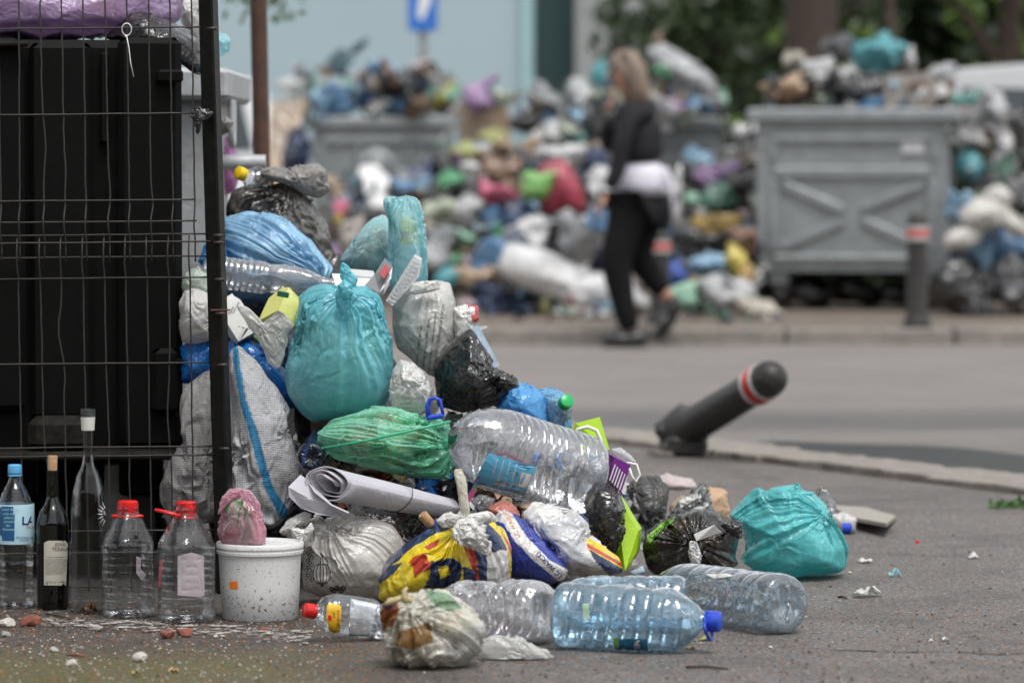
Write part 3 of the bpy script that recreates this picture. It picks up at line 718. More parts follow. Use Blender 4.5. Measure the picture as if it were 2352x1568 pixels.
steel_bin('grey galvanised bin with a round boss on its front, left of the far heap', (W(874, 700, 29.6)[0], 30, PZ), math.radians(3), 1.08, 'boss')
steel_bin('grey galvanised bin behind the walking woman', (W(1502, 700, 29.6)[0], 30.2, PZ), math.radians(-2), 1.08, 'bars')
nb_ = steel_bin('near galvanised bin half hidden behind the wire fence and its post', (W(500, 700, 10.35)[0] - .625, 10.75, 0), 0, 1.2, 'bars', .94, None, True, plain('galvanised_bright', (.44, .46, .475), .5, .15, vs=7, var=.22, dirt=.3, dcol=(.2, .19, .18), bs=.002))

# ------------------------------------------------------------------ parked cars
def car(label, loc, rz, mat, L=4.3, H=1.78, flip=False):
    t = thing('parked_car', label, 'car', loc, rz); s = -1 if flip else 1; w = .86
    prof = [(-2.15, .35), (-2.13, .75), (-2.0, .98), (-1.2, 1.08), (-.62, 1.60), (-.2, 1.73), (.9, H), (1.7, 1.72), (2.02, 1.15), (2.15, .95), (2.14, .4), (1.9, .28), (-1.95, .28)]
    P = [(x * L / 4.3 * s, z) for x, z in prof]
    mb = MB(); V = []; k = len(P)
    for y, ins in ((-w, .08), (-w + .06, 0), (w - .06, 0), (w, .08)):
        for x, z in P:
            tum = max(0, z - 1.0) * .22; yy = y - math.copysign(tum, y); V.append((x * (1 - ins * .25), yy, z - ins * .4 * (z > 1)))
    Fc = [tuple(range(k))[::-1], tuple(range(3 * k, 4 * k))] + [(r * k + i, r * k + (i + 1) % k, (r + 1) * k + (i + 1) % k, (r + 1) * k + i) for r in range(3) for i in range(k)]
    link('body', V, Fc, mat, t, True, True, True, .5)
    GL = plain('car_glass', (.03, .04, .045), .08)
    for x0, x1, x2, x3 in ((-1.05, -.08, -.16, -.55), (0.0, .85, .85, 0.0), (.95, 1.72, 1.6, .95)):
        for sy in (-1, 1):
            q = [(x0, 1.10), (x1, 1.10), (x2, 1.58), (x3, 1.56)]
            MB().prism([(x * s, sy * (w - (z - 1) * .22 + .004), z) for x, z in q], (0, 0, 0), (0, -sy * .02, 0)).build('window', GL, t, False, True, None)
    for x in (-1.35, 1.35):
        for sy in (-1, 1):
            wh = MB().lathe([(-.10, .2), (-.10, .30), (-.08, .33), (.08, .33), (.10, .30), (.10, .2)], (x * s, sy * (w - .06), .33), (0, 1, 0), 28).build('wheel', RUB, t, False, True)
            MB().lathe([(-.102, .01), (-.102, .2), (.102, .2), (.102, .01)], (x * s, sy * (w - .06), .33), (0, 1, 0), 20).build('rim', GAL, wh, False, True)
    for sy in (-1, 1): MB().box((-2.08 * s, sy * .62, .82), (.12, .3, .14), bev=.02).build('headlight', WHT, t, False, True, .5)
    return t
CARW = plain('white_car_paint', (.72, .74, .76), .25, vs=2, var=.03); CARS = plain('silver_car_paint', (.50, .51, .52), .3, .3, vs=2, var=.05)
car('white parked car behind the rusty pole at the left', (W(700, 700, 33.5)[0] - 2.15, 34.2, PZ), 0, CARW)
car('pale silver parked car behind the rubbish at the right edge', (W(2040, 700, 29.8)[0] + 2.2, 30.8, PZ), math.radians(0), CARS, flip=True)

# ------------------------------------------------------------------ bollards
BBLK = plain('bollard_black', (.016, .017, .019), .45, .1, vs=24, var=.3, dirt=.55, dcol=(.075, .068, .06), bs=.002, spec=.35)
BWH = plain('bollard_white_band', (.55, .54, .52), .5, dirt=.35); BRD = plain('bollard_red_band', (.50, .012, .008), .45, dirt=.2)
def bollard(label, base, axis, L=.70, r=.066, flange=None, side=(1, 0, 0), group=None, hang=None):
    t = thing('bollard', label, 'bollard', base, 0, group)
    k = L / .70
    pr = [(.0, r * 1.35), (.03, r * 1.35), (.06, r * 1.1), (.085, r), (.49 * k, r * .93)]
    MB().lathe(pr, base, axis, 40).build('shaft', BBLK, t)
    b = Vector(base); a = Vector(axis).normalized()
    MB().lathe([(0, r * .98), (.006, r * 1.06), (.028, r * 1.06), (.03, r * 1.03)], b + a * (.488 * k), a, 40).build('white_band', BWH, t)
    MB().lathe([(0, r * 1.07), (.036, r * 1.07)], b + a * (.514 * k), a, 40).build('red_band', BRD, t)
    MB().lathe([(0, r * 1.03), (.002, r * 1.06), (.022, r * 1.06), (.028, r * .98)], b + a * (.544 * k), a, 40).build('white_band', BWH, t)
    MB().lathe([(0, r * 1.02)] + [(.012 + r * 1.02 * math.sin(q) * 1.15, r * 1.02 * math.cos(q)) for q in np.linspace(0, 1.54, 9)], b + a * (.571 * k), a, 40).build('dome_cap', BBLK, t)
    return t
bollard('upright black bollard with a red and white band in front of the large bin', W(2106, 752, 22.85) * [1, 1, 0] + [0, 0, PZ], (0, 0, 1), .74, .064, group='upright bollards on the far kerb')
bollard('upright black bollard half hidden behind the walking woman', W(1516, 742, 23.3) * [1, 1, 0] + [0, 0, PZ], (0, 0, 1), .62, .062, group='upright bollards on the far kerb')
b1 = W(1572, 988, 13.35)
hd_ = W(1780, 862, 12.88); ax_ = hd_ - b1; Lb = np.linalg.norm(ax_)
fb = bollard('knocked over black bollard leaning across the near kerb', b1, ax_, .7 * Lb / .63, .062)
for c_ in fb.children: pass
# torn foot plate
ay = ax_ / Lb; px_ = np.cross(ay, [0, 1, 0]); px_ /= np.linalg.norm(px_); pz_ = np.cross(px_, ay)
Rm = np.stack([px_, pz_, ay], 1)
MB().box(b1 - ay * .02, (.16, .165, .075), Rm, bev=.022).build('foot_block', BBLK, fb, angle=.5)
MB().box(np.array([b1[0] - .005, b1[1] - .01, .036]), (.145, .15, .07), rot(.05, .12, .2), bev=.015).build('torn_base', BBLK, fb, angle=.5)
rs_ = MB(); 
for q in range(9): rs_.box(np.array([b1[0] + random.uniform(-.13, .13), b1[1] + random.uniform(-.1, .05), .012]), (random.uniform(.02, .04), .03, random.uniform(.012, .02)), rot(0, 0, random.random() * 3))
o_ = rs_.build('concrete_crumbs', CONC, fb, angle=None); o_['kind'] = 'stuff'
# ================================================================== wire fence, post and black bin at the left
WIRE = plain('wire_dark', (.032, .030, .029), .5, .2, vs=30, var=.3, dirt=.25, dcol=(.09, .06, .04))
PBK = plain('post_black', (.006, .0058, .0058), .32, 0, vs=12, var=.4, dirt=.12, dcol=(.06, .05, .04), bs=.0008, bscale=50, spec=.18)
rf = random.Random(11)
def fence(label, vx_top, vx_bot, y0, y1, hy, d, xl, bends, wavy=()):
    t = thing('wire_fence', label, 'fence', W(200, 1400, d) * [1, 1, 0], 0, 'wire mesh fence panels')
    for i, (a, b) in enumerate(zip(vx_top, vx_bot)):
        pts = []; n = 26
        for k in range(n + 1):
            u = k / n; y = y0 + (y1 - y0) * u; x = a + (b - a) * u + rf.uniform(-.8, .8)
            dd = 0
            for by, ba in bends:
                q = abs(y - by) / 28
                if q < 1: dd -= (1 - q) * .028; x -= (1 - q) * ba
            for (wi, wy, wa, ww) in wavy:
                if wi == i: x += wa * math.exp(-((y - wy) / ww) ** 2)
            pts.append(W(x, y, d + dd))
        MB().tube(pts, .0021, 6).build('wire', WIRE, t, True)
    for y, xr in hy:
        pts = [W(xl + (xr - xl) * k / 10, y + (-6 * k / 10) + rf.uniform(-.6, .6), d - .0045) for k in range(11)]
        MB().tube(pts, .0021, 6).build('wire', WIRE, t, True)
    return t
ux = [-55, -6, 43, 91, 140, 190, 240, 290, 340, 389, 439]; ub = [-45, 4, 46, 103, 151, 199, 252, 299, 349, 399, 449]
fence('upper wire mesh panel in front of the black bin', ux, ub, -60, 601, [(68, 461), (266, 440), (464, 446), (513, 452), (560, 490)], 8.99, -120, [(512, 4)],
      [(3, 330, 7, 60), (4, 400, 3, 50), (6, 440, 4, 40), (8, 470, 4, 30)])
lx = [-12, 40, 90, 139, 189, 238, 287, 336, 386, 435, 484]; lb_ = [-5, 56, 110, 158, 205, 255, 303, 351, 399, 447, 497]
fence('lower wire mesh panel behind the row of bottles', lx, lb_, 541, 1392, [(543, 478), (594, 486), (642, 486), (838, 498), (1030, 500), (1050, 500), (1222, 500), (1272, 500), (1350, 500)], 9.03, -120, [(592, 5)],
      [(2, 1120, 14, 60), (3, 760, -10, 45), (3, 860, 4, 30), (8, 950, -7, 80), (5, 1000, 3, 90)])
pt, pb_ = W(476, -60, 9.0), W(520, 1405, 9.0); pb_[2] = 0
pt = pt + (pt - pb_) * .3
po = thing('fence_post', 'leaning black square steel post at the end of the wire fence', 'post', pb_)
ax = (pt - pb_) / np.linalg.norm(pt - pb_); Rz = rot(0, 0, math.radians(-20)); ex = Rz @ [1, 0, 0]; ex = ex - ax * ex.dot(ax); ex /= np.linalg.norm(ex); ey = np.cross(ax, ex)
Rp = np.stack([ex, ey, ax], 1); Lp = np.linalg.norm(pt - pb_)
MB().box((pt + pb_) / 2, (.037, .037, Lp), Rp, bev=.004).build('shaft', PBK, po, angle=.5)
for y in (66, 541, 557, 642, 720, 838, 1030):
    c = W(476 + (y + 60) * 44 / 1465 + 8, y, 8.97); MB().tube([c + [-.012, 0, 0], c + [.010, -.002, 0]], [.0035, .0045], 8).build('weld_stub', WIRE, po, True)
c = W(506, 712, 8.975); MB().box(c, (.046, .012, .004), Rp, bev=.001).build('joint_seam', RUST, po, angle=.5)

BB = plain('black_plastic', (.0028, .0027, .0026), .6, 0, vs=6, var=.4, dirt=.15, dcol=(.010, .009, .008), bs=.001, bscale=30, spec=.12)
BG = plain('black_plastic_scuffed', (.007, .0066, .006), .65, 0, vs=14, var=.4, dirt=.45, dcol=(.04, .034, .028), bs=.002, spec=.12)
kb = thing('wheeled_bin', 'tall black plastic wheeled bin behind the wire fence', 'bin', W(412, 1400, 9.34) * [1, 1, 0])
def fbx(x0, y0, x1, y1, d0, d1, mat, name, bev=.012, par=kb):
    a, b = W(x0, y0, d0), W(x1, y1, d0); return MB().box(((a[0] + b[0]) / 2, (d0 + d1) / 2, (a[2] + b[2]) / 2), (abs(b[0] - a[0]), d1 - d0, abs(a[2] - b[2])), bev=bev).build(name, mat, par, angle=.5)
fbx(-420, 92, 412, 1040, 9.34, 10.15, BB, 'body', .02)
fbx(266, 86, 416, 1030, 9.29, 9.335, BB, 'corner_panel', .015)
fbx(66, 100, 214, 960, 9.31, 9.335, BB, 'front_panel', .012)
fbx(-130, 88, 58, 940, 9.30, 9.335, BB, 'front_panel', .012)
fbx(228, 120, 250, 330, 9.315, 9.338, BB, 'rib', .006)
fbx(-420, 96, 60, 108, 9.26, 9.298, BG, 'rim_bar', .004)
fbx(352, 160, 414, 190, 9.26, 9.288, BB, 'handle_block', .006)
fbx(340, 800, 412, 950, 9.262, 9.287, BB, 'corner_plate', .012)
fbx(55, 955, 205, 1036, 9.22, 9.30, BG, 'foot_block', .02)
fbx(-420, 1036, 420, 1056, 9.20, 9.60, BG, 'bottom_rail', .006)
MB().box((W(0, 500, 9.9)[0] - .02, 9.95, .15), (.98, .03, .28)).build('shade_panel', BB, kb, angle=None)  # dark panel added to block light entering under the bin from behind
for y in (830, 950): c = W(403, y, 9.258); MB().lathe([(0, .0075), (.004, .007), (.004, .004), (.001, .004)], c, (0, -1, 0), 16).build('rivet', BG, kb, False)
for x in (-200, 60, 330):
    for d in (9.5, 10.0):
        c = W(x, 1250, d); c[2] = .1; wh = MB().lathe([(-.022, .05), (-.022, .09), (-.015, .1), (.015, .1), (.022, .09), (.022, .05)], c, (1, .3, 0), 24).build('wheel', RUB, kb)
        MB().box(c + [0, 0, .14], (.09, .09, .10), bev=.01).build('wheel_bracket', BB, kb, angle=.5)
kb.rotation_euler = (0, 0, math.radians(5.2))
# pale metal plate lying in the shade under the bin
MB().box(W(285, 1180, 9.5) * [1, 1, 0] + [0, 0, .17], (.10, .02, .20), rot(.15, .03, .1), bev=.004).build('x', GAL, None, angle=.5)
o = bpy.data.objects['x']; o.name = 'metal_plate'; tag(o, 'small dull metal plate standing in the shade under the black bin', 'plate')

# ================================================================== film materials
WET = .17
F_teal = film('teal_film', (.26, .72, .84), .70, .17, .45, spots=((.16, .50, .52), 8, .6), var=.2, crease=.0035, fine=.001)
F_teal2 = film('sea_green_film', (.14, .60, .62), .86, .16, .34, crease=.003, fine=.001, var=.2, spots=((.03, .24, .27), 7, .5))
F_black = film('black_film', (.009, .009, .009), 1, .2, 0, var=.3, crease=.005)
F_blackt = film('smoky_black_film', (.016, .014, .012), .9, .2, .12, var=.4, crease=.005, spots=((.10, .07, .04), 14, .5))
F_grey = film('grey_film', (.15, .14, .13), .92, .26, .25, var=.3, crease=.005, spots=((.05, .045, .04), 8, .6))
F_grey2 = film('pale_grey_film', (.30, .285, .27), .8, .25, .3, var=.3, crease=.005)
F_blue = film('pale_blue_film', (.34, .60, .86), .76, .2, .3, var=.2, crease=.003, spots=((.05, .16, .34), 8, .5))
F_blue2 = film('sky_blue_film', (.12, .44, .84), .86, .2, .35, var=.18, crease=.004)
F_blue3 = film('strong_blue_film', (.02, .20, .62), .95, .22, .25, var=.25, crease=.004)
F_navy = film('navy_film', (.010, .030, .085), 1, .25, .05, var=.3)
F_cyan = film('cyan_film', (.50, .82, .90), .40, .18, .4, var=.15, crease=.003)
F_green = film('green_film', (.34, .80, .60), .36, .18, .35, var=.2, crease=.003, dirt=.35)
F_white = film('white_film', (.74, .73, .71), .97, .25, .3, var=.08, crease=.004, dirt=.10)
F_whitet = film('milky_film', (.74, .74, .72), .74, .22, .4, var=.1, crease=.004, dirt=.12)
F_print = film('printed_film', (.8, .8, .8), 1, .2, .1, attr=True, var=.1, crease=.004, dirt=.06)
F_printt = film('printed_milky_film', (.8, .8, .8), .66, .16, .4, attr=True, var=.1, crease=.005, dirt=.1)
F_clear = film('clear_film', (.72, .75, .74), .34, .15, .4, var=.1, crease=.005)
F_pink = film('pink_film', (.94, .58, .68), .40, .16, .45, var=.2, crease=.004)
F_purple = film('lilac_film', (.46, .33, .54), .62, .18, .3, var=.25, crease=.005, spots=((.20, .13, .20), 5, .7))
F_sack = film('woven_sack', (.50, .50, .51), 1, .42, .08, attr=True, var=.15, crease=.004, dirt=.35, weave=True, spec=.4)
F_sackg = film('old_woven_sack', (.36, .35, .35), 1, .45, .08, var=.25, crease=.005, dirt=.35, weave=True, spec=.4)
F_cloth = film('grey_canvas', (.44, .43, .47), 1, .7, 0, var=.07, crease=.001, dirt=.12, spec=.2)
F_paper = film('brown_paper', (.42, .29, .19), 1, .8, 0, var=.12, crease=.004, spec=.2)
F_lime = film('lime_card', (.45, .72, .02), 1, .4, .15, var=.08, crease=.001, fine=.0004)
F_foil = film('crumpled_foil', (.62, .62, .63), 1, .12, 0, var=.2, crease=.006, spec=1)
INK = plain('black_ink', (.02, .02, .022), .5); INKW = plain('white_ink', (.8, .8, .8), .5); INKO = plain('orange_ink', (.55, .20, .05), .5); INKN = plain('navy_ink', (.02, .03, .12), .5); INKP = plain('purple_ink', (.25, .06, .25), .5)
INKG = plain('grey_ink', (.22, .22, .22), .6)
R_MIX = rubbish('rubbish_mixed', [(.5, .48, .42), (.05, .12, .06), (.22, .11, .05), (.6, .6, .58), (.35, .04, .03), (.03, .03, .03), (.5, .38, .05), (.1, .25, .3), (.3, .28, .2)], 17)
R_FOOD = rubbish('rubbish_food', [(.45, .30, .12), (.55, .50, .38), (.10, .22, .05), (.35, .10, .04), (.6, .52, .2), (.12, .08, .04), (.5, .5, .48)], 22)
R_PEEL = rubbish('rubbish_peel', [(.05, .16, .06), (.35, .06, .06), (.08, .22, .08), (.6, .5, .42), (.07, .18, .08), (.5, .2, .2), (.7, .66, .6)], 20)

HI, MID, LO = (208, 104), (144, 72), (96, 48)
def drops(parent, o, n, seed, rmin=.0012, rmax=.003):
    """rain drops standing on the upper, camera-facing skin of a bag or bottle"""
    r = random.Random(seed); me = o.data; off = wloc(o); c = [p for p in me.polygons if p.normal.y < .15 and p.normal.z > -.35]
    if not c: return
    mb = MB()
    for p in r.sample(c, min(n, len(c))):
        q = Vector(p.center) + off; R = rmin + (rmax - rmin) * r.random() ** 2.5; nn = p.normal
        mb.lathe([(-R * .2, R), (R * .35, R * .85), (R * .65, R * .4)], q, nn, 6, cap=(False, True))
    d = mb.build('rain_drops', pet('water', (.95, .97, 1), .0, .02, gl=1.6, bs=0), parent, True); d['kind'] = 'stuff'
def cont(o, out, d, T, mat, k=.9, **kw):
    kw = dict(kw); kw['res'] = LO; kw.setdefault('fm', .6); kw['sa'] = .03
    return blob('contents', None, None, out, d, T, mat, parent=o, scale=k, **kw)

# ================================================================== rubbish seen over and beside the black bin
blob('rubbish_bag', 'large lilac see-through bag on top of the black bin', 'bag', [(-120, -60), (420, -60), (414, 52), (360, 70), (250, 84), (90, 98), (20, 80), (-120, 88)], 9.62, .22, F_purple, res=HI, seed=21, floor=None, fm=.3, sa=.02, n=40, size=.35)
cont(bpy.data.objects['rubbish_bag'], [(-120, -60), (420, -60), (414, 52), (360, 70), (250, 84), (90, 98), (20, 80), (-120, 88)], 9.66, .22, rubbish('rubbish_lilac', [(.42, .3, .38), (.55, .5, .53), (.3, .2, .3), (.5, .35, .3)], 9), .88, seed=21, floor=None)
blob('rubbish_bag', 'crumpled black bag slumped over the corner of the black bin', 'bag', [(250, 70), (290, 26), (330, 22), (380, 45), (430, 70), (470, 100), (480, 170), (450, 172), (420, 150), (380, 98), (300, 96), (230, 92)], 9.52, .14, F_black, res=HI, seed=22, floor=None, sa=.03, n=40, size=.35)
blob('rubbish_bag', 'grimy white bag behind the top of the fence post', 'bag', [(400, -40), (470, -40), (466, 60), (448, 100), (415, 52)], 9.9, .1, F_white, res=MID, seed=23, floor=None)
blob('plastic_scrap', 'small shiny pale blue film scrap on the rim of the near galvanised bin', 'scrap', [(490, 70), (520, 78), (531, 96), (522, 120), (505, 135), (488, 130)], 10.4, .04, F_cyan, res=MID, seed=24, floor=None, sa=.05, n=30)
o = blob('film_shred', 'torn black film shred knotted round the fence wire and post', 'shred', [(432, 262), (450, 246), (470, 250), (489, 258), (478, 272), (462, 276), (459, 300), (452, 318), (449, 295), (446, 276)], 8.955, .012, F_black, res=MID, seed=25, floor=None, sa=.07, n=40, fm=.6)
zt = thing('cable_tie', 'white looped cable tie hanging from the top wire of the fence', 'cable tie', W(290, 185, 8.97))
lp = [W(291 + 11 * math.sin(a), 68 + 14 * -math.cos(a), 8.975 - .004 * math.cos(a)) for a in np.linspace(0, 2 * PI, 17)]
MB().tube(lp, .0016, 6).build('loop', WHT, zt, True); MB().box(W(290, 84, 8.97), (.006, .004, .005), bev=.001).build('head', WHT, zt, angle=.5)
MB().tube([W(291, 84, 8.97), W(296, 110, 8.965), W(300, 145, 8.965), W(307, 177, 8.97)], .0013, 6).build('tail', WHT, zt, True)
blob('rubbish_bag', 'pink and lilac bag squeezed between the post and the rusty pole', 'bag', [(505, 310), (532, 318), (545, 360), (552, 400), (540, 440), (505, 450)], 11.0, .08, film('pink_lilac_film', (.62, .25, .55), .9, .18, .3, var=.3, crease=.005), res=MID, seed=26, floor=None, sa=.04)
blob('rubbish_bag', 'small crumpled grey tissue poking out beside the post', 'tissue', [(505, 272), (520, 268), (536, 280), (526, 305), (505, 312)], 10.15, .04, F_grey2, res=MID, seed=27, floor=None, sa=.05)

# ================================================================== bottles
def prof_(keys, n=90, L=1.0, rib=None):
    t = np.linspace(0, 1, n); k = np.array(keys); r = np.interp(t, k[:, 0], k[:, 1])
    rs = np.convolve(np.pad(r, 1, mode='edge'), [.25, .5, .25], 'valid'); rs[0], rs[-1] = r[0], r[-1]
    if rib: 
        a, b, cnt, amp = rib; w = ((t > a) & (t < b)); rs = rs - w * amp * (np.maximum(0, np.cos((t - a) / (b - a) * cnt * 2 * PI)) ** 4)
    return [(x * L, y) for x, y in zip(t, rs)]
def dent(seed, amp, scale=22):
    r = np.random.default_rng(seed); dd = [(r.uniform(.1, .9), r.uniform(0, 6.28), r.uniform(.5, 1)) for _ in range(7)]
    def f(t, a, rad):
        if rad < .02: return 0
        s = 0
        for (u, b, w) in dd:
            da = (a - b + PI) % (2 * PI) - PI; q = ((t - u * .3) / .05) ** 2 + (da / .6) ** 2
            s -= w * math.exp(-q) * amp * (1 - .6 * math.cos(q * 3))
        return s
    return f
def bottle(name, label, base, top, rad, prof, mat, nn=48, sq=1.0, rib=None, fn=None, side=None, neck=None, group=None, cat='bottle', closed=False):
    """base, top: world points. Root empty, body mesh is a thin wall closed at the base"""
    base = np.array(base); top = np.array(top); L = np.linalg.norm(top - base); ax = (top - base) / L
    lo = base.copy(); lo[2] = min(base[2], top[2]) if abs(ax[2]) < .7 else base[2]
    t = thing(name, label, cat, lo, 0, group)
    P = prof_([(a, b * rad) for a, b in prof], 100, L, rib)
    # pushed-in foot
    P = [(.012, .001), (.010, rad * .3), (.002, rad * .55)] + P
    b = MB().lathe(P, base, ax, nn, sq, (True, closed), fn, side).build('body', mat, t, True)
    return t, b, ax, L
def capring(t, c, ax, r, mat, handle=None, h=.02, side=(0, 0, 1)):
    ax = Vector(ax); n = 28
    mb = MB().lathe([(0, r * .99), (.002, r * 1.02), (h * .55, r), (h * .9, r * .97), (h, r * .8)], c, ax, n, fn=lambda q, a, rr: .0004 * math.cos(a * 28))
    cp = mb.build('cap', mat, t, angle=.8)
    MB().lathe([(-.006, r * .95), (-.006, r * 1.04), (-.002, r * 1.04), (-.002, r * .95)], c, ax, n).build('neck_ring', mat, t, angle=.8)
    if handle is not None:
        u = Vector(handle[0]); u = (u - ax * u.dot(ax)).normalized(); l, wd, tilt = handle[1:4]; v = ax.cross(u).normalized(); u = (u + ax * tilt).normalized()
        cc = Vector(c) - ax * .004; P = []
        for a in np.linspace(-2.6, 2.6, 24):
            q = (math.cos(a) + .86) / 1.86; P.append(cc + u * (r * .3 + q * l) + v * math.sin(a) * wd * (1.15 - .75 * q ** 3))
        P = [cc - u * r * .2 + v * (-r * 1.05)] + P + [cc - u * r * .2 + v * (r * 1.05)]
        MB().tube(P, .0036, 8).build('handle', mat, t, True)
RED = plain('red_cap', (.60, .012, .012), .3, vs=10, var=.1); BLUC = plain('blue_cap', (.015, .06, .50), .3, vs=10, var=.1); LBLU = plain('light_blue_cap', (.12, .42, .75), .35)
GRNC = plain('green_cap', (.01, .38, .10), .3); YEL = plain('yellow_cap', (.80, .55, .02), .3); DGRN = plain('dark_green_cap', (.01, .10, .05), .35)
PETC = pet('clear_pet', (.90, .92, .93), .07, .07, hcol=(.6, .63, .66), bs=.003)
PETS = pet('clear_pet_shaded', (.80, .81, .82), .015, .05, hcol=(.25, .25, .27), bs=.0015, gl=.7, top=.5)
PETB = pet('blue_pet', (.68, .85, .95), .10, .07, hcol=(.42, .62, .76), gl=1.3, bs=.002)
PETX = pet('wet_clear_pet', (.90, .92, .95), .10, .07, hcol=(.62, .65, .70), gl=1.5, bs=.0016, bscale=22)
GLS = pet('clear_glass', (.74, .75, .75), .006, .03, hcol=(.2, .2, .2), bs=.0005, gl=.35, top=.16); WINE = pet('dark_glass', (.05, .05, .03), .03, .05, hcol=(.01, .01, .008), bs=.0005, gl=.6, top=.4)
CORK = plain('cork', (.42, .26, .14), .85, vs=60, var=.35, dirt=.3, bs=.002, bscale=90); LAB = plain('label_white', (.62, .62, .58), .6, vs=9, var=.08, dirt=.1)
def standing(xc, yb, yt, d=None):
    b = G(xc, yb + 3, 0.0); b[2] = .001; s = b[1] / F
    return b, b + np.array([0, 0, (yb - yt) * s]), s
# light-capped water bottle, cut by the left edge
b, tp2, s = standing(36, 1392, 1078)
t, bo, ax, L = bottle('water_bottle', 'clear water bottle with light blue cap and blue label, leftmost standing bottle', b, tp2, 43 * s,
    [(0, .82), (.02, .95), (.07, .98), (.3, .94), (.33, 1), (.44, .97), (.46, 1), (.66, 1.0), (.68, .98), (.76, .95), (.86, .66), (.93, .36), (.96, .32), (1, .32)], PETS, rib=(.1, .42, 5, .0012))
capring(t, tp2 - [0, 0, .004], (0, 0, 1), .0155, LBLU)
lt_ = MB().lathe([(0, 43.6 * s), (.002, 43.9 * s), (.088, 43.9 * s), (.09, 43.4 * s)], b + [0, 0, (1392 - 1243) * s], (0, 0, 1), 48, cap=(False, False)).build('label', plain('label_pale_blue', (.42, .62, .72), .45, vs=12, var=.3), t)
T_ = bvh(lt_)
sticker('label_panel', [(-20, 1156), (34, 1158), (33, 1242), (-20, 1240)], T_, plain('label_navy', (.01, .09, .22), .45), t)
letters([('Unul dintre', 3, 1172, 9), ('cele mai', 6, 1182, 9), ('adanci', 9, 1191, 9), ('izvoare', 8, 1200, 9), ('din', 13, 1209, 9), ('Romania', 6, 1218, 9)], T_, plain('label_cyan_ink', (.35, .62, .72), .5), t, .0016)
letters([('LA V', 50, 1204, 26, dict(bold=.02))], T_, INKN, t, .0016); letters([('APLATA', 60, 1212, 8)], T_, INKO, t, .0018)
letters([('NECARBOGAZOASA', 37, 1236, 6.5), ('(PLATA)', 46, 1242, 6)], T_, INKN, t, .0016)
# corked wine bottle
b, tp2, s = standing(122, 1395, 1075)
t, bo, ax, L = bottle('wine_bottle', 'dark wine bottle with a cork and a cream label, between two clear bottles', b, tp2, 37 * s,
    [(0, .9), (.01, 1), (.62, 1), (.70, .82), (.76, .52), (.80, .38), (.97, .34), (.972, .38), (1, .38)], WINE)
MB().lathe([(-.02, 10.5 * s), (.031, 11.6 * s), (.033, 10.5 * s)], tp2, (0.02, 0, 1), 20).build('cork', CORK, t, angle=.8)
T_ = bvh(bo); lb2 = sticker('label', [(101, 1246), (110, 1241), (150, 1241), (156, 1248), (152, 1344), (101, 1343)], T_, plain('label_cream', (.50, .47, .40), .6, vs=12, var=.1), t, .0008)
letters([('JIDVEI', 126, 1253, 9.5), ('TEZAUR', 119, 1264, 11)], T_, INK, t, .0016)
letters([('vin alb sec de podgorie', 107, 1280 + 0, 4.5)] + [(w_, 104, 1286 + i * 4.6, 4.6) for i, w_ in enumerate(('vinul este produs din struguri', 'culesi la maturitate deplina din', 'podgoria Tarnave Romania', 'are o aroma fina si un gust', 'placut se serveste rece la', 'mese alese alaturi de peste', 'contine sulfiti produs si', 'imbuteliat in Romania'))] + [('11,5% vol  e 750 ml', 104, 1338, 6.5)], T_, INK, t, .0016)
# tall clear glass bottle
b, tp2, s = standing(204, 1403, 938)
t, bo, ax, L = bottle('glass_bottle', 'tall clear glass bottle with a long neck and a paper seal', b, tp2, 44 * s,
    [(0, .96), (.012, 1.02), (.3, 1.0), (.48, .95), (.60, .85), (.68, .62), (.73, .34), (.78, .27), (.9, .28), (.94, .33), (1, .36)], GLS)
T_ = bvh(bo)
MB().lathe([(0, 15.2 * s), (.030, 17 * s)], b + [0, 0, (1403 - 983) * s], (0, 0, 1), 24, cap=(False, False)).build('paper_seal', LAB, t)
MB().lathe([(0, 16.6 * s), (.022, 17.6 * s), (.024, 14 * s)], b + [0, 0, (1403 - 958) * s], (0, 0, 1), 24).build('cap', pet('dark_clear', (.35, .35, .35), .06, .06), t, angle=.8)
ray_m = MB()
st = []; stf = []
for q in range(11):
    a = math.radians(80 + q * 20); cx_, cy_ = 247, 1180
    x0, y0, x1, y1 = cx_ + 12 * math.cos(a), cy_ - 16 * math.sin(a), cx_ + 25 * math.cos(a), cy_ - 34 * math.sin(a); nx, ny = -math.sin(a) * 1.1, -math.cos(a) * 1.1
    k = len(st); st += [(x0 + nx, y0 + ny), (x0 - nx, y0 - ny), (x1, y1)]; stf.append((k, k + 1, k + 2))
drape('sunburst_print', st, stf, T_, INKW, .0012, t)
letters([('R', 238, 1182, 13, dict(sx=.6))], T_, INKW, t, .0014); letters([('CNDC. - C.N.D. Prod   700 ML', 162, 1381, 6.5)], T_, INKG, t, .0014)
# two red-capped flagons
def flagon(xc, yb, yt, rpx, label, side, hdir, scrap):
    b, tp2, s = standing(xc, yb, yt)
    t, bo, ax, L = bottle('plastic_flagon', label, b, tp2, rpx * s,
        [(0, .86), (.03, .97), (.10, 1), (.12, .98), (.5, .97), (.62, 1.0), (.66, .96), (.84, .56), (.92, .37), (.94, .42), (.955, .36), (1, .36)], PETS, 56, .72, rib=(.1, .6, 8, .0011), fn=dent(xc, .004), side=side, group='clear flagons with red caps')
    capring(t, tp2 - [0, 0, .028], (0, 0, 1), 24 * s, RED, hdir, .030)
    MB().lathe([(0, 28 * s), (.003, 29.5 * s), (.006, 28 * s)], tp2 - [0, 0, .036], (0, 0, 1), 28, cap=(False, False)).build('collar', RED, t)
    return t, bo, s
t, bo, s = flagon(295, 1412, 1147, 61, 'squat clear flagon with an upright red cap beside the tall glass bottle', (1, .5, 0), ((0, -.5, 0), .012, .030, 0), 0)
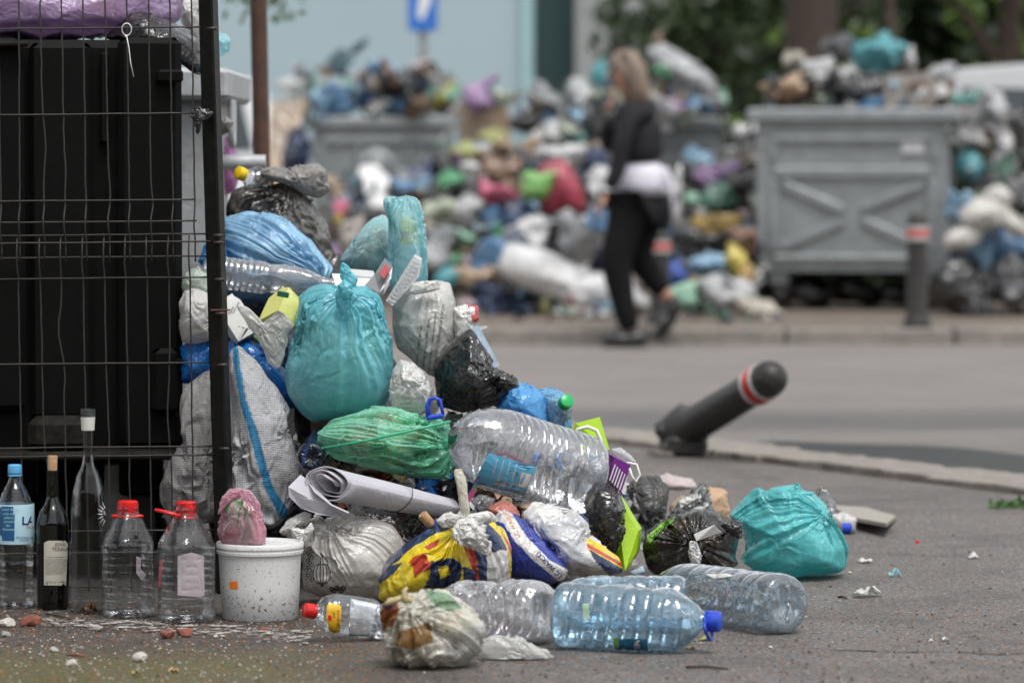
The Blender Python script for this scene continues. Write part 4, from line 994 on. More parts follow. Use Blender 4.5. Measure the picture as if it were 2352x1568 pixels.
sticker('glue_mark', [(313, 1276), (325, 1282), (322, 1303), (336, 1320), (326, 1332), (313, 1316)], bvh(bo), plain('glue_grey', (.28, .24, .27), .6), t)
t, bo, s = flagon(428, 1424, 1149, 66, 'squat clear flagon with its red cap handle swung left, beside the tub', (1, .35, 0), ((-1, -.25, 0), .062, .020, .25), 0)
T_ = bvh(bo); sticker('label_remains', [(408, 1276), (440, 1268), (468, 1276), (470, 1366), (460, 1371), (408, 1366)], T_, plain('label_grey_back', (.36, .31, .33), .7, vs=20, var=.2), t)
sticker('red_label_scrap', [(357, 1290), (372, 1284), (374, 1300), (369, 1348), (360, 1350)], T_, plain('label_red_faded', (.42, .10, .11), .5, vs=30, var=.4), t)

# ---- bucket with the pink bag on its lid
b = G(597, 1440, 0); s = 8.46 / F; bc = np.array([W(596, 1400, 8.48)[0], 8.50, .001])
BUK = film('bucket_white', (.66, .66, .66), 1, .45, .12, var=.04, crease=0, fine=0, dirt=.0)
bm_, bn_, bb_ = newmat('bucket_white2'); co_ = coord(bn_)
sep = N_(bn_, 'ShaderNodeSeparateXYZ'); L_(bn_, co_, sep.inputs[0])
# splashed mud, thicker low down
v_ = noise(bn_, co_, 115, 3, .8, .6)
thr = math_(bn_, 'ADD', .60, math_(bn_, 'MULTIPLY', sep.outputs[2], .75))
gm = math_(bn_, 'GREATER_THAN', v_, math_(bn_, 'MINIMUM', thr, .70))
gs = math_(bn_, 'GREATER_THAN', noise(bn_, co_, 240, 2), .655)
c_ = mixc(bn_, noise(bn_, co_, 6, 4), (.60, .60, .60), (.70, .70, .70)); c_ = mixc(bn_, math_(bn_, 'MAXIMUM', math_(bn_, 'MULTIPLY', gm, .95), math_(bn_, 'MULTIPLY', gs, .5)), c_, (.035, .022, .014))
L_(bn_, c_, bb_.inputs['Base Color']); bb_.inputs['Roughness'].default_value = .38
bt = thing('bucket', 'white mud-splashed plastic tub with a lid and small orange sticker', 'bucket', bc)
bd_ = MB().lathe([(0, 85 * s), (.003, 88 * s), (.07, 92 * s), (.150, 96 * s)], bc, (0, 0, 1), 72).build('body', bm_, bt, angle=.8)
MB().lathe([(.145, 97 * s), (.146, 100.5 * s), (.152, 101 * s), (.153, 99.5 * s), (.158, 99.5 * s), (.159, 101.5 * s), (.167, 101.5 * s), (.170, 99 * s), (.170, 94 * s), (.166, 92 * s), (.166, .001)], bc, (0, 0, 1), 72).build('lid', bm_, bt, angle=.8)
sticker('orange_sticker', [(527, 1335), (545, 1334), (547, 1352), (528, 1351)], bd_, plain('sticker_orange', (.9, .20, .01), .5), bt)
pk = [(500, 1150), (520, 1122), (560, 1120), (590, 1150), (608, 1190), (617, 1230), (612, 1258), (560, 1260), (510, 1250), (497, 1225), (502, 1180)]
o = blob('rubbish_bag', 'small pink see-through bag of peelings sitting on the white tub', 'bag', pk, 8.47, .055, F_pink, res=HI, seed=31, floor=None, pole=(.15, -.2, 1), folds=.26, fw=2.0, sa=.03, n=36, size=.4, pinch=.45, nfold=(7, 40))
cont(o, pk, 8.47, .055, R_PEEL, .86, seed=31, floor=None)
blob('ear', 'pink twisted bag ear', None, [(497, 1190), (510, 1140), (530, 1120), (560, 1122), (545, 1140), (515, 1165)], 8.44, .012, F_pink, parent=o, res=MID, seed=32, floor=None, sa=.05)
blob('ear', None, None, [(555, 1122), (575, 1125), (600, 1160), (592, 1175), (570, 1150)], 8.42, .010, F_pink, parent=o, res=MID, seed=33, floor=None, sa=.05)

# ================================================================== the heap beside the post, back to front
for i, (out, dd, TT, mm, lab) in enumerate([
    ((600, 820, 150, 200), 10.0, .2, F_navy, 'big dark navy bag deep inside the heap behind the sack'),
    ((820, 980, 150, 190), 9.75, .2, F_black, 'big black bag deep inside the heap under the teal bag'),
    ((1000, 1110, 130, 150), 9.45, .2, F_navy, 'big navy bag deep inside the heap behind the canvas roll'),
    ((620, 1190, 150, 200), 9.6, .2, F_black, 'black bag at ground level behind the white woven sack'),
    ((1230, 1210, 140, 110), 9.35, .2, F_black, 'black bag at ground level behind the large clear bottle'),
    ((860, 1240, 170, 150), 9.4, .2, F_blackt, 'smoky black bag at ground level behind the onion print bag'),
    ((700, 640, 120, 90), 10.1, .15, F_black, 'black bag wedged behind the pale blue bag')]):
    blob('rubbish_bag', lab, 'bag', out, dd, TT, mm, res=LO, seed=100 + i, fm=.6, sa=.03)
blob('rubbish_bag', 'dark grey smoky bag at the top of the heap', 'bag', [(523, 470), (535, 438), (590, 416), (650, 412), (690, 430), (735, 478), (760, 520), (764, 575), (748, 610), (680, 590), (600, 560), (522, 520)], 9.85, .17, F_grey, res=HI, seed=41, pole=(.25, -.5, .9), folds=.16, fw=1.4, nfold=(7, 50), sa=.028, floor=None, fm=.3, n=34)
blob('rubbish_bag', 'pale grey crumpled bag lying over the dark grey one', 'bag', [(588, 400), (610, 384), (650, 390), (690, 378), (735, 376), (752, 392), (754, 440), (735, 456), (700, 450), (665, 425), (620, 412)], 9.8, .09, F_grey2, res=HI, seed=42, floor=None, sa=.04, n=40, size=.4, c=(680, 415))
b_, t_ = W(610, 425, 9.83), W(556, 400, 9.78)
t, bo, ax, L = bottle('soda_bottle', 'clear ribbed bottle end with a yellow cap at the top of the heap', b_, t_, .036, [(0, .9), (.05, 1), (.5, 1), (.8, .5), (1, .38)], PETC, rib=(.1, .7, 4, .003))
capring(t, t_, ax, .0165, YEL, None, .016)
o = blob('rubbish_bag', 'pale blue rain-dotted bag below the dark grey bag', 'bag', [(505, 500), (560, 486), (620, 488), (665, 505), (710, 545), (748, 590), (768, 612), (760, 650), (735, 700), (640, 700), (505, 700)], 9.6, .17, F_blue, res=HI, seed=43, pole=(.9, -.4, -.35), folds=.12, fw=1.5, nfold=(7, 40), sa=.018, floor=None, fm=.2, c=(630, 600))
drops(o, o, 420, 1); cont(o, [(505, 500), (560, 486), (620, 488), (665, 505), (710, 545), (748, 590), (760, 650), (735, 700), (505, 700)], 9.62, .17, rubbish('rubbish_blue', [(.06, .14, .25), (.2, .3, .4), (.03, .06, .1), (.4, .45, .5)], 10), .9, seed=43, floor=None)
b_, t_ = W(470, 622, 9.34), W(768, 655, 9.30)
t, bo, ax, L = bottle('water_bottle', 'clear ribbed water bottle lying level behind the teal bag', b_, t_, .0415, [(0, .85), (.03, .98), (.46, 1.0), (.50, .86), (.56, .94), (.70, .9), (.84, .6), (.92, .36), (1, .34)], PETX, rib=(.04, .48, 9, .0035), fn=dent(5, .004))
drops(t, bo, 260, 2)
# cyan bags with a bottle inside
cy1 = [(778, 600), (815, 540), (858, 500), (884, 492), (900, 520), (905, 590), (900, 650), (840, 665), (795, 650)]
o = blob('rubbish_bag', 'see-through cyan bag slanting left of the upright bottle', 'bag', cy1, 9.75, .09, F_cyan, res=HI, seed=44, floor=None, pole=(.3, 0, 1), sa=.02)
cont(o, cy1, 9.75, .09, R_MIX, .82, seed=44, floor=None); drops(o, o, 120, 4)
cy2 = [(884, 458), (905, 450), (958, 451), (972, 480), (983, 530), (988, 650), (960, 690), (900, 690), (888, 600), (890, 500)]
o = blob('rubbish_bag', 'see-through cyan bag pulled tight over an upright bottle at the heap top', 'bag', cy2, 9.62, .065, F_cyan, res=HI, seed=45, floor=None, pole=(0, 0, 1), folds=.2, fw=2.4, nfold=(7, 60), sa=.02, fm=.2)
drops(o, o, 160, 5)
b_, t_ = W(938, 690, 9.66), W(935, 462, 9.66)
t, bo, ax, L = bottle('detergent_bottle', 'pale bottle with a yellow label inside the cyan bag', b_, t_, .045, [(0, .95), (.05, 1), (.75, 1), (.92, .8), (1, .7)], plain('pale_plastic', (.55, .68, .70), .4), closed=True, cat='bottle')
sticker('label', [(915, 500), (940, 495), (960, 520), (965, 560), (918, 560)], bo, plain('label_yellow', (.62, .50, .06), .5), t); sticker('label_red_mark', [(922, 532), (938, 530), (938, 546), (922, 546)], bo, plain('label_red', (.5, .1, .08), .5), t, .0016)
blob('film_scrap', 'pale blue bag ear standing up behind the cyan bags', 'scrap', [(880, 460), (886, 452), (910, 450), (905, 480), (893, 500), (882, 478)], 9.6, .02, F_cyan, res=MID, seed=46, floor=None, sa=.05)
# papers, foil lid, ribbed tray
def card(name, label, cat, quad, d, th, mat, dd=(0, 0, 0, 0), par=None):
    P = [W(x, y, d + q) for (x, y), q in zip(quad, dd)]; n = np.cross(P[1] - P[0], P[2] - P[0]); n /= np.linalg.norm(n); n = n if n[1] > 0 else -n
    mb = MB().prism(P, (0, 0, 0), n * th); o = mb.build(name, mat, par, angle=None)
    return tag(o, label, cat) if par is None else o
PAP = plain('white_paper', (.70, .70, .70), .7, vs=10, var=.05, dirt=.12); SILV = plain('silver_card', (.55, .56, .58), .22, .7, vs=20, var=.2)
card('paper_bundle', 'flattened white paper packet lying behind the teal bag knot', 'packet', [(762, 628), (895, 634), (882, 658), (770, 655)], 9.35, .02, PAP, (0, 0, -.1, -.1))
card('magazine', 'thin glossy leaflet on top of the white paper packet', 'leaflet', [(800, 617), (858, 622), (862, 636), (802, 632)], 9.38, .008, plain('leaflet_grey', (.5, .52, .52), .4, vs=30, var=.3), (0, 0, -.06, -.06))
lid = MB(); P = [W(x, y, 9.22 + dz) for x, y, dz in ((838, 655, 0), (860, 630, .02), (884, 592, .05), (902, 612, .0), (898, 640, -.02), (872, 672, -.04), (850, 680, -.03))]
lid.prism(P, (0, 0, 0), (.0, .003, .0)); o = lid.build('foil_cover', SILV, None, angle=None); tag(o, 'curled silver foil lid with red print beside the ribbed tray', 'lid')
card('red_print', None, None, [(872, 628), (886, 606), (894, 618), (882, 640)], 9.20, .001, plain('foil_red', (.45, .08, .09), .35, vs=40, var=.4), (0, .02, 0, -.02), o)
tr = thing('plastic_tray', 'clear ribbed plastic tray tipped on edge above the white printed bag', 'tray', W(930, 700, 9.2))
TRAY = film('tray_plastic', (.70, .70, .71), .42, .1, .3, crease=.001, fine=.0)
MB().prism([W(x, y, 9.2 + q) for x, y, q in ((886, 690, 0), (950, 588, .05), (966, 598, .03), (958, 640, 0), (902, 702, -.03))], (0, 0, 0), (.004, .012, .004)).build('base', TRAY, tr, angle=None)
for q in range(11):
    x, y = 893 + q * 5.6, 690 - q * 8.8; MB().tube([W(x, y, 9.19 + q * .004), W(x + 15, y + 5, 9.17 + q * .003)], .0022, 6).build('rib', TRAY, tr, True)
# pile right shoulder
wp = [(903, 700), (925, 665), (958, 648), (1000, 643), (1032, 650), (1046, 690), (1050, 745), (1038, 800), (1022, 845), (1000, 872), (950, 835), (912, 800), (903, 750)]
o = blob('rubbish_bag', 'dirty white bag with small black print running down it', 'bag', wp, 9.28, .11, film('grubby_white_film', (.66, .655, .63), .97, .28, .3, var=.14, crease=.004, dirt=.5, spots=((.42, .50, .54), 7, .5)), res=HI, seed=51, floor=None, pole=(.1, -.3, 1), folds=.07, sa=.016)
rows = ['SACULI A EVITA PERICOLUL DE SUFOCARE, A NU SE LASA ACEASTA SACOSA', 'Compania importatoare si acest produs a fost verificat', 'Tara de origine: Germania  Barcode Prod Non Food Srl', 'Calea Spring nr. 21, Timisoara, Romania']
letters([(w_, x, 698 + i * 16, 8.2 if i else 8.6, dict(ang=-97 if i else -98, sx=.95)) for i, (w_, x) in enumerate(zip(rows, (1016, 1000, 984, 966)))], o, INK)
letters([('SACULI A EVITA', 916, 800, 7, dict(ang=-90))], o, INK)
o2 = blob('rim_fold', 'dirty folded top edge with recycling marks', None, [(945, 652), (970, 645), (1010, 642), (1012, 665), (985, 672), (950, 678), (938, 672)], 9.17, .016, F_white, parent=o, res=MID, seed=52, floor=None, sa=.03)
o = blob('food_wrapper', 'white wrapper with red band sticking out right of the dirty white bag', 'wrapper', [(1040, 705), (1060, 698), (1098, 702), (1102, 730), (1088, 745), (1092, 765), (1070, 775), (1048, 790), (1042, 740)], 9.25, .04, F_print, res=MID, seed=53, floor=None, sa=.04,
         base=(.70, .69, .67), paint=[([(1072, 696), (1102, 700), (1104, 738), (1086, 740), (1078, 712)], (.5, .04, .04)), ([(1078, 704), (1090, 706), (1090, 722), (1080, 720)], (.75, .75, .75))])
letters([('Original', 1064, 722, 8, dict(ang=10)), ('Tradition', 1060, 734, 7, dict(ang=10))], o, INK)
card('carton_strip', 'narrow wet silver blue carton leaning down beside the black bag', 'carton', [(1072, 762), (1098, 745), (1148, 838), (1130, 850)], 9.18, .03, plain('wet_blue_card', (.30, .38, .46), .2, .2, vs=40, var=.5, dirt=.2), (0, .03, .02, 0))
card('paper_scrap', 'small grey paper point sticking out of the white wrapper', 'scrap', [(1085, 752), (1118, 748), (1120, 752), (1096, 762)], 9.3, .003, PAP)
bk = [(996, 860), (1010, 815), (1045, 780), (1080, 752), (1098, 772), (1135, 835), (1160, 862), (1178, 885), (1160, 925), (1110, 948), (1050, 948), (1000, 935)]
o = blob('rubbish_bag', 'glossy black bag knotted at its right, above the large clear bottle', 'bag', bk, 9.18, .12, F_black, res=HI, seed=54, floor=None, pole=(.95, -.55, .15), folds=.14, fw=1.1, sa=.022, n=30)
blob('ear', None, None, [(1128, 852), (1150, 848), (1190, 868), (1194, 890), (1165, 900), (1135, 880)], 9.08, .03, F_black, parent=o, res=MID, seed=55, floor=None, sa=.06, pole=(-1, 0, .1), folds=.15)
blob('knot', None, None, (1132, 864, 14, 11), 9.06, .02, F_black, parent=o, res=LO, seed=56, floor=None, sa=.07)
cb = [(892, 900), (900, 850), (920, 824), (950, 832), (975, 852), (996, 895), (990, 930), (965, 948), (900, 948)]
o = blob('rubbish_bag', 'clear and white snack bag with lettering, right of the teal bag', 'bag', cb, 9.02, .06, film('white_clear_film', (.72, .72, .70), .8, .16, .3, var=.15, crease=.005, spots=((.45, .46, .44), 12, .7), dirt=.1), res=HI, seed=57, floor=None, sa=.03, n=36)
letters([('CORONITA', 912, 919, 12, dict(ang=2)), ('ZAHAR', 918, 929, 8, dict(ang=2)), ('pentru cofetarie', 908, 938, 5)], o, INKG)
blu = [(1134, 925), (1160, 890), (1188, 874), (1225, 884), (1252, 905), (1262, 950), (1270, 985), (1225, 985), (1180, 955), (1140, 945)]
o = blob('rubbish_bag', 'bright sky blue bag beside the knotted black bag', 'bag', blu, 9.2, .09, F_blue2, res=HI, seed=58, floor=None, pole=(.2, 0, 1), sa=.022)
b2_ = [(1235, 893), (1265, 890), (1300, 905), (1314, 935), (1316, 1000), (1290, 998), (1262, 985), (1245, 940)]
o = blob('rubbish_bag', 'see-through light blue bag holding a green-capped bottle', 'bag', b2_, 9.2, .05, film('light_blue_clear', (.25, .55, .80), .55, .16, .4, crease=.005), res=HI, seed=59, floor=None, sa=.03)
b_, t_ = W(1262, 965, 9.22), W(1298, 925, 9.12)
t, bo, ax, L = bottle('soda_bottle', 'clear green-capped bottle poking out of the light blue bag', b_, t_, .036, [(0, .9), (.05, 1), (.45, 1), (.8, .5), (1, .4)], PETC)
capring(t, t_, ax, .0165, GRNC, None, .018)
# ---- teal hero bag
tl = [(672, 668), (700, 648), (745, 638), (792, 650), (850, 648), (880, 668), (893, 715), (903, 780), (913, 850), (906, 905), (885, 940), (840, 958), (780, 968), (720, 968), (688, 945), (660, 900), (652, 850), (662, 790), (668, 720)]
o = blob('rubbish_bag', 'large knotted teal bag in the middle of the heap', 'bag', tl, 9.12, .135, F_teal, res=(272, 136), seed=61, floor=None, pole=(.05, -.55, .95), folds=.13, fw=1.6, sa=.016, fm=.2, n=30, nfold=(9, 50), ra=.003, strong=(((.8, -.6, .6), .7, 1.2), ((-.6, -.7, .4), .5, .8)), c=(785, 800))
cont(o, tl, 9.13, .135, rubbish('rubbish_teal', [(.10, .26, .24), (.30, .38, .20), (.05, .14, .18), (.40, .48, .42), (.08, .2, .3), (.2, .2, .12)], 13), .82, seed=61, floor=None, c=(785, 800))
teal = o; drops(o, o, 260, 7, .001, .0022)
blob('ear', None, None, [(783, 640), (780, 615), (786, 600), (798, 608), (806, 622), (822, 640), (818, 660), (798, 662)], 9.03, .018, F_teal, parent=o, res=MID, seed=62, floor=None, sa=.05, pole=(0, 0, -1), folds=.1)
blob('knot', None, None, [(776, 655), (790, 640), (806, 650), (812, 672), (800, 690), (785, 684)], 8.99, .022, F_teal, parent=o, res=MID, seed=63, floor=None, sa=.07, n=30)
blob('ear', None, None, [(768, 672), (782, 655), (808, 662), (822, 685), (800, 712), (786, 728), (774, 705)], 9.0, .016, F_teal, parent=o, res=MID, seed=64, floor=None, sa=.05, pole=(0, 0, 1), folds=.12)
# ---- cartons and film left of the teal bag
def carton(label, cpx, d, size, R, mat, mats2=None, name='drink_carton'):
    t = thing(name, label, 'carton', W(*cpx, d)); c = W(*cpx, d); w, dp, h = size
    V = [(-w, -dp, -h), (w, -dp, -h), (w, dp, -h), (-w, dp, -h), (-w, -dp, h), (w, -dp, h), (w, dp, h), (-w, dp, h), (-w * .95, 0, h * 1.45), (w * .95, 0, h * 1.45), (-w * .95, 0, h * 1.62), (w * .95, 0, h * 1.62)]
    Fc = [(0, 3, 2, 1), (0, 1, 5, 4), (1, 2, 6, 5), (2, 3, 7, 6), (3, 0, 4, 7), (4, 5, 9, 8), (7, 8, 9, 6), (4, 8, 7), (5, 6, 9), (8, 9, 11, 10)]
    V = np.array(V) / 2 @ np.array(R).T + c; b = link('body', V, Fc, mat, t, False); return t, b, c
CYG = film('carton_yellow', (.62, .62, .20), 1, .4, 0, crease=.001, fine=0, spots=((.16, .34, .03), 16, .9), var=.1)
t, bo, c = carton('yellow green juice carton with a dark green screw cap', (648, 718), 9.18, (.062, .07, .085), rot(-.55, .75, .5), CYG)
cc = W(649, 682, 9.08); MB().lathe([(0, .014), (.012, .014), (.013, .011)], cc, rot(-.35, .2, 0) @ [0, -.35, 1], 24).build('cap', DGRN, t, angle=.8)
CWH = plain('carton_white', (.66, .66, .64), .45, vs=14, var=.06, dirt=.1)
t, bo, c = carton('white milk carton with black letters right of the post', (546, 742), 9.2, (.058, .06, .085), rot(-.3, -.5, .35), CWH)
letters([('lll', 530, 776, 44, dict(ang=-14, shear=.25, bold=.02))], bo, INK); letters([('Paine', 529, 722, 9, dict(ang=62)), ('Timis lapte', 536, 722, 7, dict(ang=62))], bo, INK)
blob('film_sheet', 'torn clear film sheet hanging between the cartons and the teal bag', 'film', [(540, 700), (575, 705), (600, 745), (640, 712), (680, 745), (664, 770), (652, 820), (640, 852), (620, 840), (590, 775), (560, 730)], 9.1, .015, F_whitet, res=HI, seed=66, floor=None, sa=.04, n=40, c=(618, 762))
blob('rubbish_bag', 'small dark yellow and brown packet under the torn clear film', 'packet', [(575, 760), (640, 770), (655, 800), (640, 850), (600, 830)], 9.28, .06, R_FOOD, res=LO, seed=67, floor=None)
blob('rubbish_bag', 'strong blue bag spilling over the woven sack', 'bag', [(530, 780), (570, 772), (610, 800), (650, 845), (685, 895), (688, 930), (660, 936), (625, 900), (570, 850), (520, 850), (505, 800)], 9.22, .07, F_blue3, res=HI, seed=68, floor=None, sa=.025, c=(590, 838))
blob('rubbish_bag', 'strong blue bag seen through the fence beside the black bin', 'bag', [(414, 795), (450, 780), (500, 778), (500, 860), (470, 880), (414, 880)], 9.3, .07, F_blue3, res=MID, seed=69, floor=None, sa=.03)
blob('rubbish_bag', 'round white bag seen through the fence beside the black bin', 'bag', [(412, 690), (425, 665), (455, 660), (495, 680), (500, 740), (490, 780), (450, 790), (420, 785), (412, 750)], 9.28, .08, F_white, res=HI, seed=70, floor=None, sa=.025, n=36)
blob('rubbish_bag', 'pale see-through green bag on the round white bag behind the fence', 'bag', [(416, 660), (425, 625), (455, 611), (480, 625), (486, 670), (450, 682), (420, 678)], 9.32, .06, film('pale_green_clear', (.60, .68, .60), .7, .16, .3, crease=.006), res=MID, seed=71, floor=None, sa=.03)
blob('rubbish_bag', 'turquoise blue bag corner behind the fence post', 'bag', [(455, 600), (470, 555), (520, 540), (520, 610), (490, 640)], 9.45, .06, F_blue2, res=MID, seed=72, floor=None, sa=.03)
# ---- woven sacks
sk = [(528, 800), (545, 783), (600, 830), (635, 880), (668, 935), (672, 1000), (688, 1060), (690, 1110), (660, 1180), (635, 1225), (560, 1238), (528, 1225), (520, 1100), (524, 950)]
SBL = (.03, .22, .42); SGR = (.50, .50, .52)
o = blob('woven_sack', 'tall white woven sack with a blue stripe right of the post', 'sack', sk, 9.12, .11, F_sack, res=(256, 128), seed=73, pole=(0, .2, 1), sa=.022, fm=.3, n=34, c=(600, 1020), base=SGR, nfold=(5, 14), folds=.08,
         paint=[([(532, 786), (546, 790), (552, 840), (566, 920), (592, 990), (606, 1050), (628, 1120), (662, 1170), (662, 1196), (640, 1185), (610, 1125), (588, 1060), (575, 1000), (552, 930), (540, 850)], SBL)])
blob('woven_sack', 'torn grey woven sack sagging behind the lower fence wires', 'sack', [(415, 890), (440, 868), (492, 836), (502, 900), (505, 1050), (500, 1200), (440, 1215), (385, 1200), (365, 1120), (385, 1060), (425, 1010), (412, 945), (425, 940), (412, 915)], 9.22, .09, F_sackg, res=(224, 112), seed=74, sa=.03, fm=.3, n=44, c=(450, 1060), size=.35)
# ---- green bag
gb = [(724, 1000), (745, 975), (800, 952), (860, 936), (910, 933), (960, 948), (1034, 960), (1042, 1000), (1046, 1060), (1042, 1102), (990, 1104), (900, 1088), (840, 1075), (770, 1056), (735, 1030)]
o = blob('rubbish_bag', 'see-through green bag of food scraps under the teal bag', 'bag', gb, 8.98, .11, F_green, res=(256, 128), seed=75, floor=None, pole=(1, -.2, -.1), folds=.18, fw=1.8, nfold=(7, 60), sa=.022, n=36, fm=.2, c=(890, 1010))
cont(o, gb, 9.0, .11, R_FOOD, .84, seed=75, floor=None)
blob('handle', None, None, [(1015, 1010), (1040, 1000), (1060, 994), (1068, 1003), (1050, 1012), (1040, 1034), (1020, 1030)], 8.88, .012, film('green_film_dense', (.08, .55, .33), .9, .2, .3), parent=o, res=LO, seed=76, floor=None, sa=.04)
MB().tube([W(738, 1030, 8.9), W(840, 1012, 8.86), W(960, 985, 8.86), W(1035, 968, 8.88)], .0035, 6).build('rolled_hem', film('green_film_dense', 0), o, True)
hl = thing('bottle_carrier', 'royal blue plastic carrying handle hooked behind the green bag', 'handle', W(1000, 960, 8.95))
MB().tube([W(x, y, 8.95) for x, y in ((984, 956), (982, 935), (986, 918), (998, 913), (1010, 918), (1014, 935), (1018, 952))], [.006, .006, .005, .004, .005, .004, .004], 8).build('loop', BLUC, hl, True)
MB().box(W(1000, 957, 8.95), (.042, .02, .012), rot(0, -.15, 0), bev=.004).build('clip', BLUC, hl, angle=.5)
b_ = W(714, 1050, 8.93)
t, bo, ax, L = bottle('water_bottle', 'dark blue bottle pushed in bottom first between sack and canvas roll', b_, b_ + np.array([.02, .22, .03]), .034, [(0, .85), (.03, .97), (.1, 1), (.9, 1), (1, .6)], pet('navy_pet', (.05, .12, .30), .1, .06, hcol=(.02, .05, .16)))
for q in range(5):
    a = q * 2 * PI / 5 + .3; c0 = np.array(b_) + np.array([math.cos(a) * .008, -.006, math.sin(a) * .008]); c1 = np.array(b_) + np.array([math.cos(a) * .030, -.004, math.sin(a) * .030]); MB().tube([c0, c1], [.002, .004], 6).build('foot_petal', pet('navy_pet', 0), t, True)
# ---- large clear bottle
b_, t_ = W(1352, 1098, 9.0), W(1040, 1000, 8.82)
t, bo, ax, L = bottle('water_bottle', 'very large clear ribbed water bottle lying aslant across the heap', b_, t_, .098, [(0, .86), (.03, .97), (.07, 1), (.62, 1.0), (.70, .98), (.80, .90), (.90, .70), (.97, .40), (1, .22)], PETX, 72, .9, rib=(.08, .68, 11, .0062), fn=dent(3, .004), side=(0, 0, 1))
drops(t, bo, 300, 9, .001, .0026); T_ = bvh(bo)
p, f = patch([(1122, 1040), (1232, 1072), (1205, 1138), (1088, 1108)], 8); lbm = drape('label', p, f, T_, plain('label_sky', (.10, .38, .58), .4, vs=25, var=.5), .002, t)
for i, w_ in enumerate(('Apa de izvor natural', 'plata necarbogazificata', 'imbuteliata la sursa', 'Muntii Bucegi')): letters([(w_, 1186 - i * 15, 1064 - i * 4, 6.5, dict(ang=-106))], T_, INKW, t, .0035)
letters([('Nazparcie', 1172, 1116, 9, dict(ang=166))], T_, INKW, t, .0035)
sticker('label_white_box', [(1198, 1083), (1222, 1090), (1212, 1122), (1190, 1116)], T_, LAB, t, .003)
MB().tube([W(1108, 1098, 9.0), W(1140, 1046, 9.0), W(1162, 1040, 9.0), W(1206, 1066, 9.0)], .005, 8).build('pink_frame', plain('pink_plastic', (.65, .12, .30), .4), t, True)
card('pink_strip', 'pink plastic strip under the large clear bottle', 'strip', [(1050, 1172), (1086, 1120), (1094, 1128), (1062, 1180)], 8.84, .005, plain('pink_plastic', 0))
# ---- lime bag, cartons right
t = thing('gift_bag', 'lime green paper gift bag standing behind the heap', 'bag', G(1400, 1300))
lt = MB().prism([W(x, y, 9.16 + q) for x, y, q in ((1317, 975), (1378, 958), (1396, 1030), (1330, 1040))[0:0] or ((1314, 985, 0), (1322, 972, 0), (1376, 958, .05), (1398, 1032, .05), (1345, 1060, 0))], (0, 0, 0), (.002, .012, 0)).build('upper_panel', F_lime, t, angle=None)
MB().prism([W(x, y, 9.02 + q) for x, y, q in ((1412, 1130, .02), (1424, 1150, .02), (1466, 1218, 0), (1462, 1268, 0), (1436, 1310, -.03), (1410, 1300, 0))], (0, 0, 0), (.01, .06, 0)).build('side_panel', F_lime, t, angle=None)
MB().tube([W(x, y, 9.1) for x, y in ((1318, 1000), (1328, 985), (1350, 980), (1370, 988), (1380, 1010), (1384, 1040))], .0045, 8).build('handle', WHT, t, True)
PURP = plain('carton_purple', (.18, .02, .24), .4, vs=8, var=.1)
t = thing('snack_box', 'purple snack box with pale ribs beside the large clear bottle', 'box', W(1420, 1120, 9.0))
MB().prism([W(1385, 1035, 9.0), W(1412, 1050, 8.96), W(1398, 1100, 8.96), W(1382, 1090, 9.0)], (0, 0, 0), (.0, .05, 0)).build('dark_side', PURP, t, angle=None)
fr = MB().prism([W(1412, 1050, 8.96), W(1448, 1068, 8.98), (W(1428, 1138, 8.98)), W(1398, 1100, 8.96)], (0, 0, 0), (.0, .05, 0)).build('front', PURP, t, angle=None)
for q in range(6): MB().prism([W(x + q * 5.6, y + q * 5.4, 8.952) for x, y in ((1412, 1066), (1414.5, 1067), (1401.5, 1104), (1399, 1102))], (0, 0, 0), (0, .004, 0)).build('pale_rib', PAP, t, angle=None)
MB().tube([W(x, y, 8.94) for x, y in ((1440, 1062), (1462, 1066), (1470, 1090), (1462, 1106), (1452, 1095), (1446, 1075))], .003, 6).build('paper_loop', WHT, t, True)
blob('plastic_tub', 'small crushed clear tub on the purple snack box', 'tub', [(1402, 1030), (1424, 1026), (1450, 1045), (1464, 1062), (1448, 1070), (1420, 1052)], 9.0, .03, F_clear, res=MID, seed=79, floor=None, sa=.04)
blob('rubbish_bag', 'black bag squeezed between the large clear bottle and the lime bag', 'bag', [(1345, 1130), (1370, 1096), (1400, 1092), (1425, 1125), (1436, 1160), (1434, 1230), (1416, 1290), (1370, 1270), (1345, 1220)], 8.98, .10, F_black, res=HI, seed=81, floor=None, sa=.03, n=36)
blob('rubbish_bag', 'dusty grey black bag right of the lime bag', 'bag', [(1440, 1110), (1470, 1090), (1510, 1092), (1535, 1120), (1532, 1170), (1500, 1230), (1470, 1262), (1440, 1240), (1428, 1180)], 9.4, .12, film('dusty_black_film', (.055, .053, .052), 1, .4, .05, var=.3, crease=.006), res=HI, seed=82, sa=.03)
blob('net_bag', 'pale pink netted bag lying flat on the pavement behind the grey bags', 'bag', [(1500, 1100), (1530, 1088), (1590, 1100), (1602, 1118), (1560, 1126), (1510, 1122)], 10.6, .08, film('pale_net', (.55, .48, .47), 1, .5, .1, weave=True, crease=.003), res=MID, seed=83, sa=.02)
o = blob('rubbish_bag', 'crumpled silver and black packet with pale labels behind the small black bag', 'packet', [(1530, 1190), (1555, 1150), (1590, 1130), (1610, 1104), (1624, 1110), (1632, 1150), (1655, 1190), (1620, 1200), (1570, 1205)], 9.7, .07, film('silver_black_film', (.10, .10, .10), 1, .2, 0, crease=.008, spots=((.5, .5, .5), 16, .9)), res=HI, seed=84, sa=.05, n=44)
sticker('label_strip', [(1560, 1150), (1600, 1128), (1606, 1142), (1564, 1166)], o, LAB); sticker('label_strip', [(1584, 1172), (1622, 1150), (1628, 1160), (1590, 1186)], o, LAB)
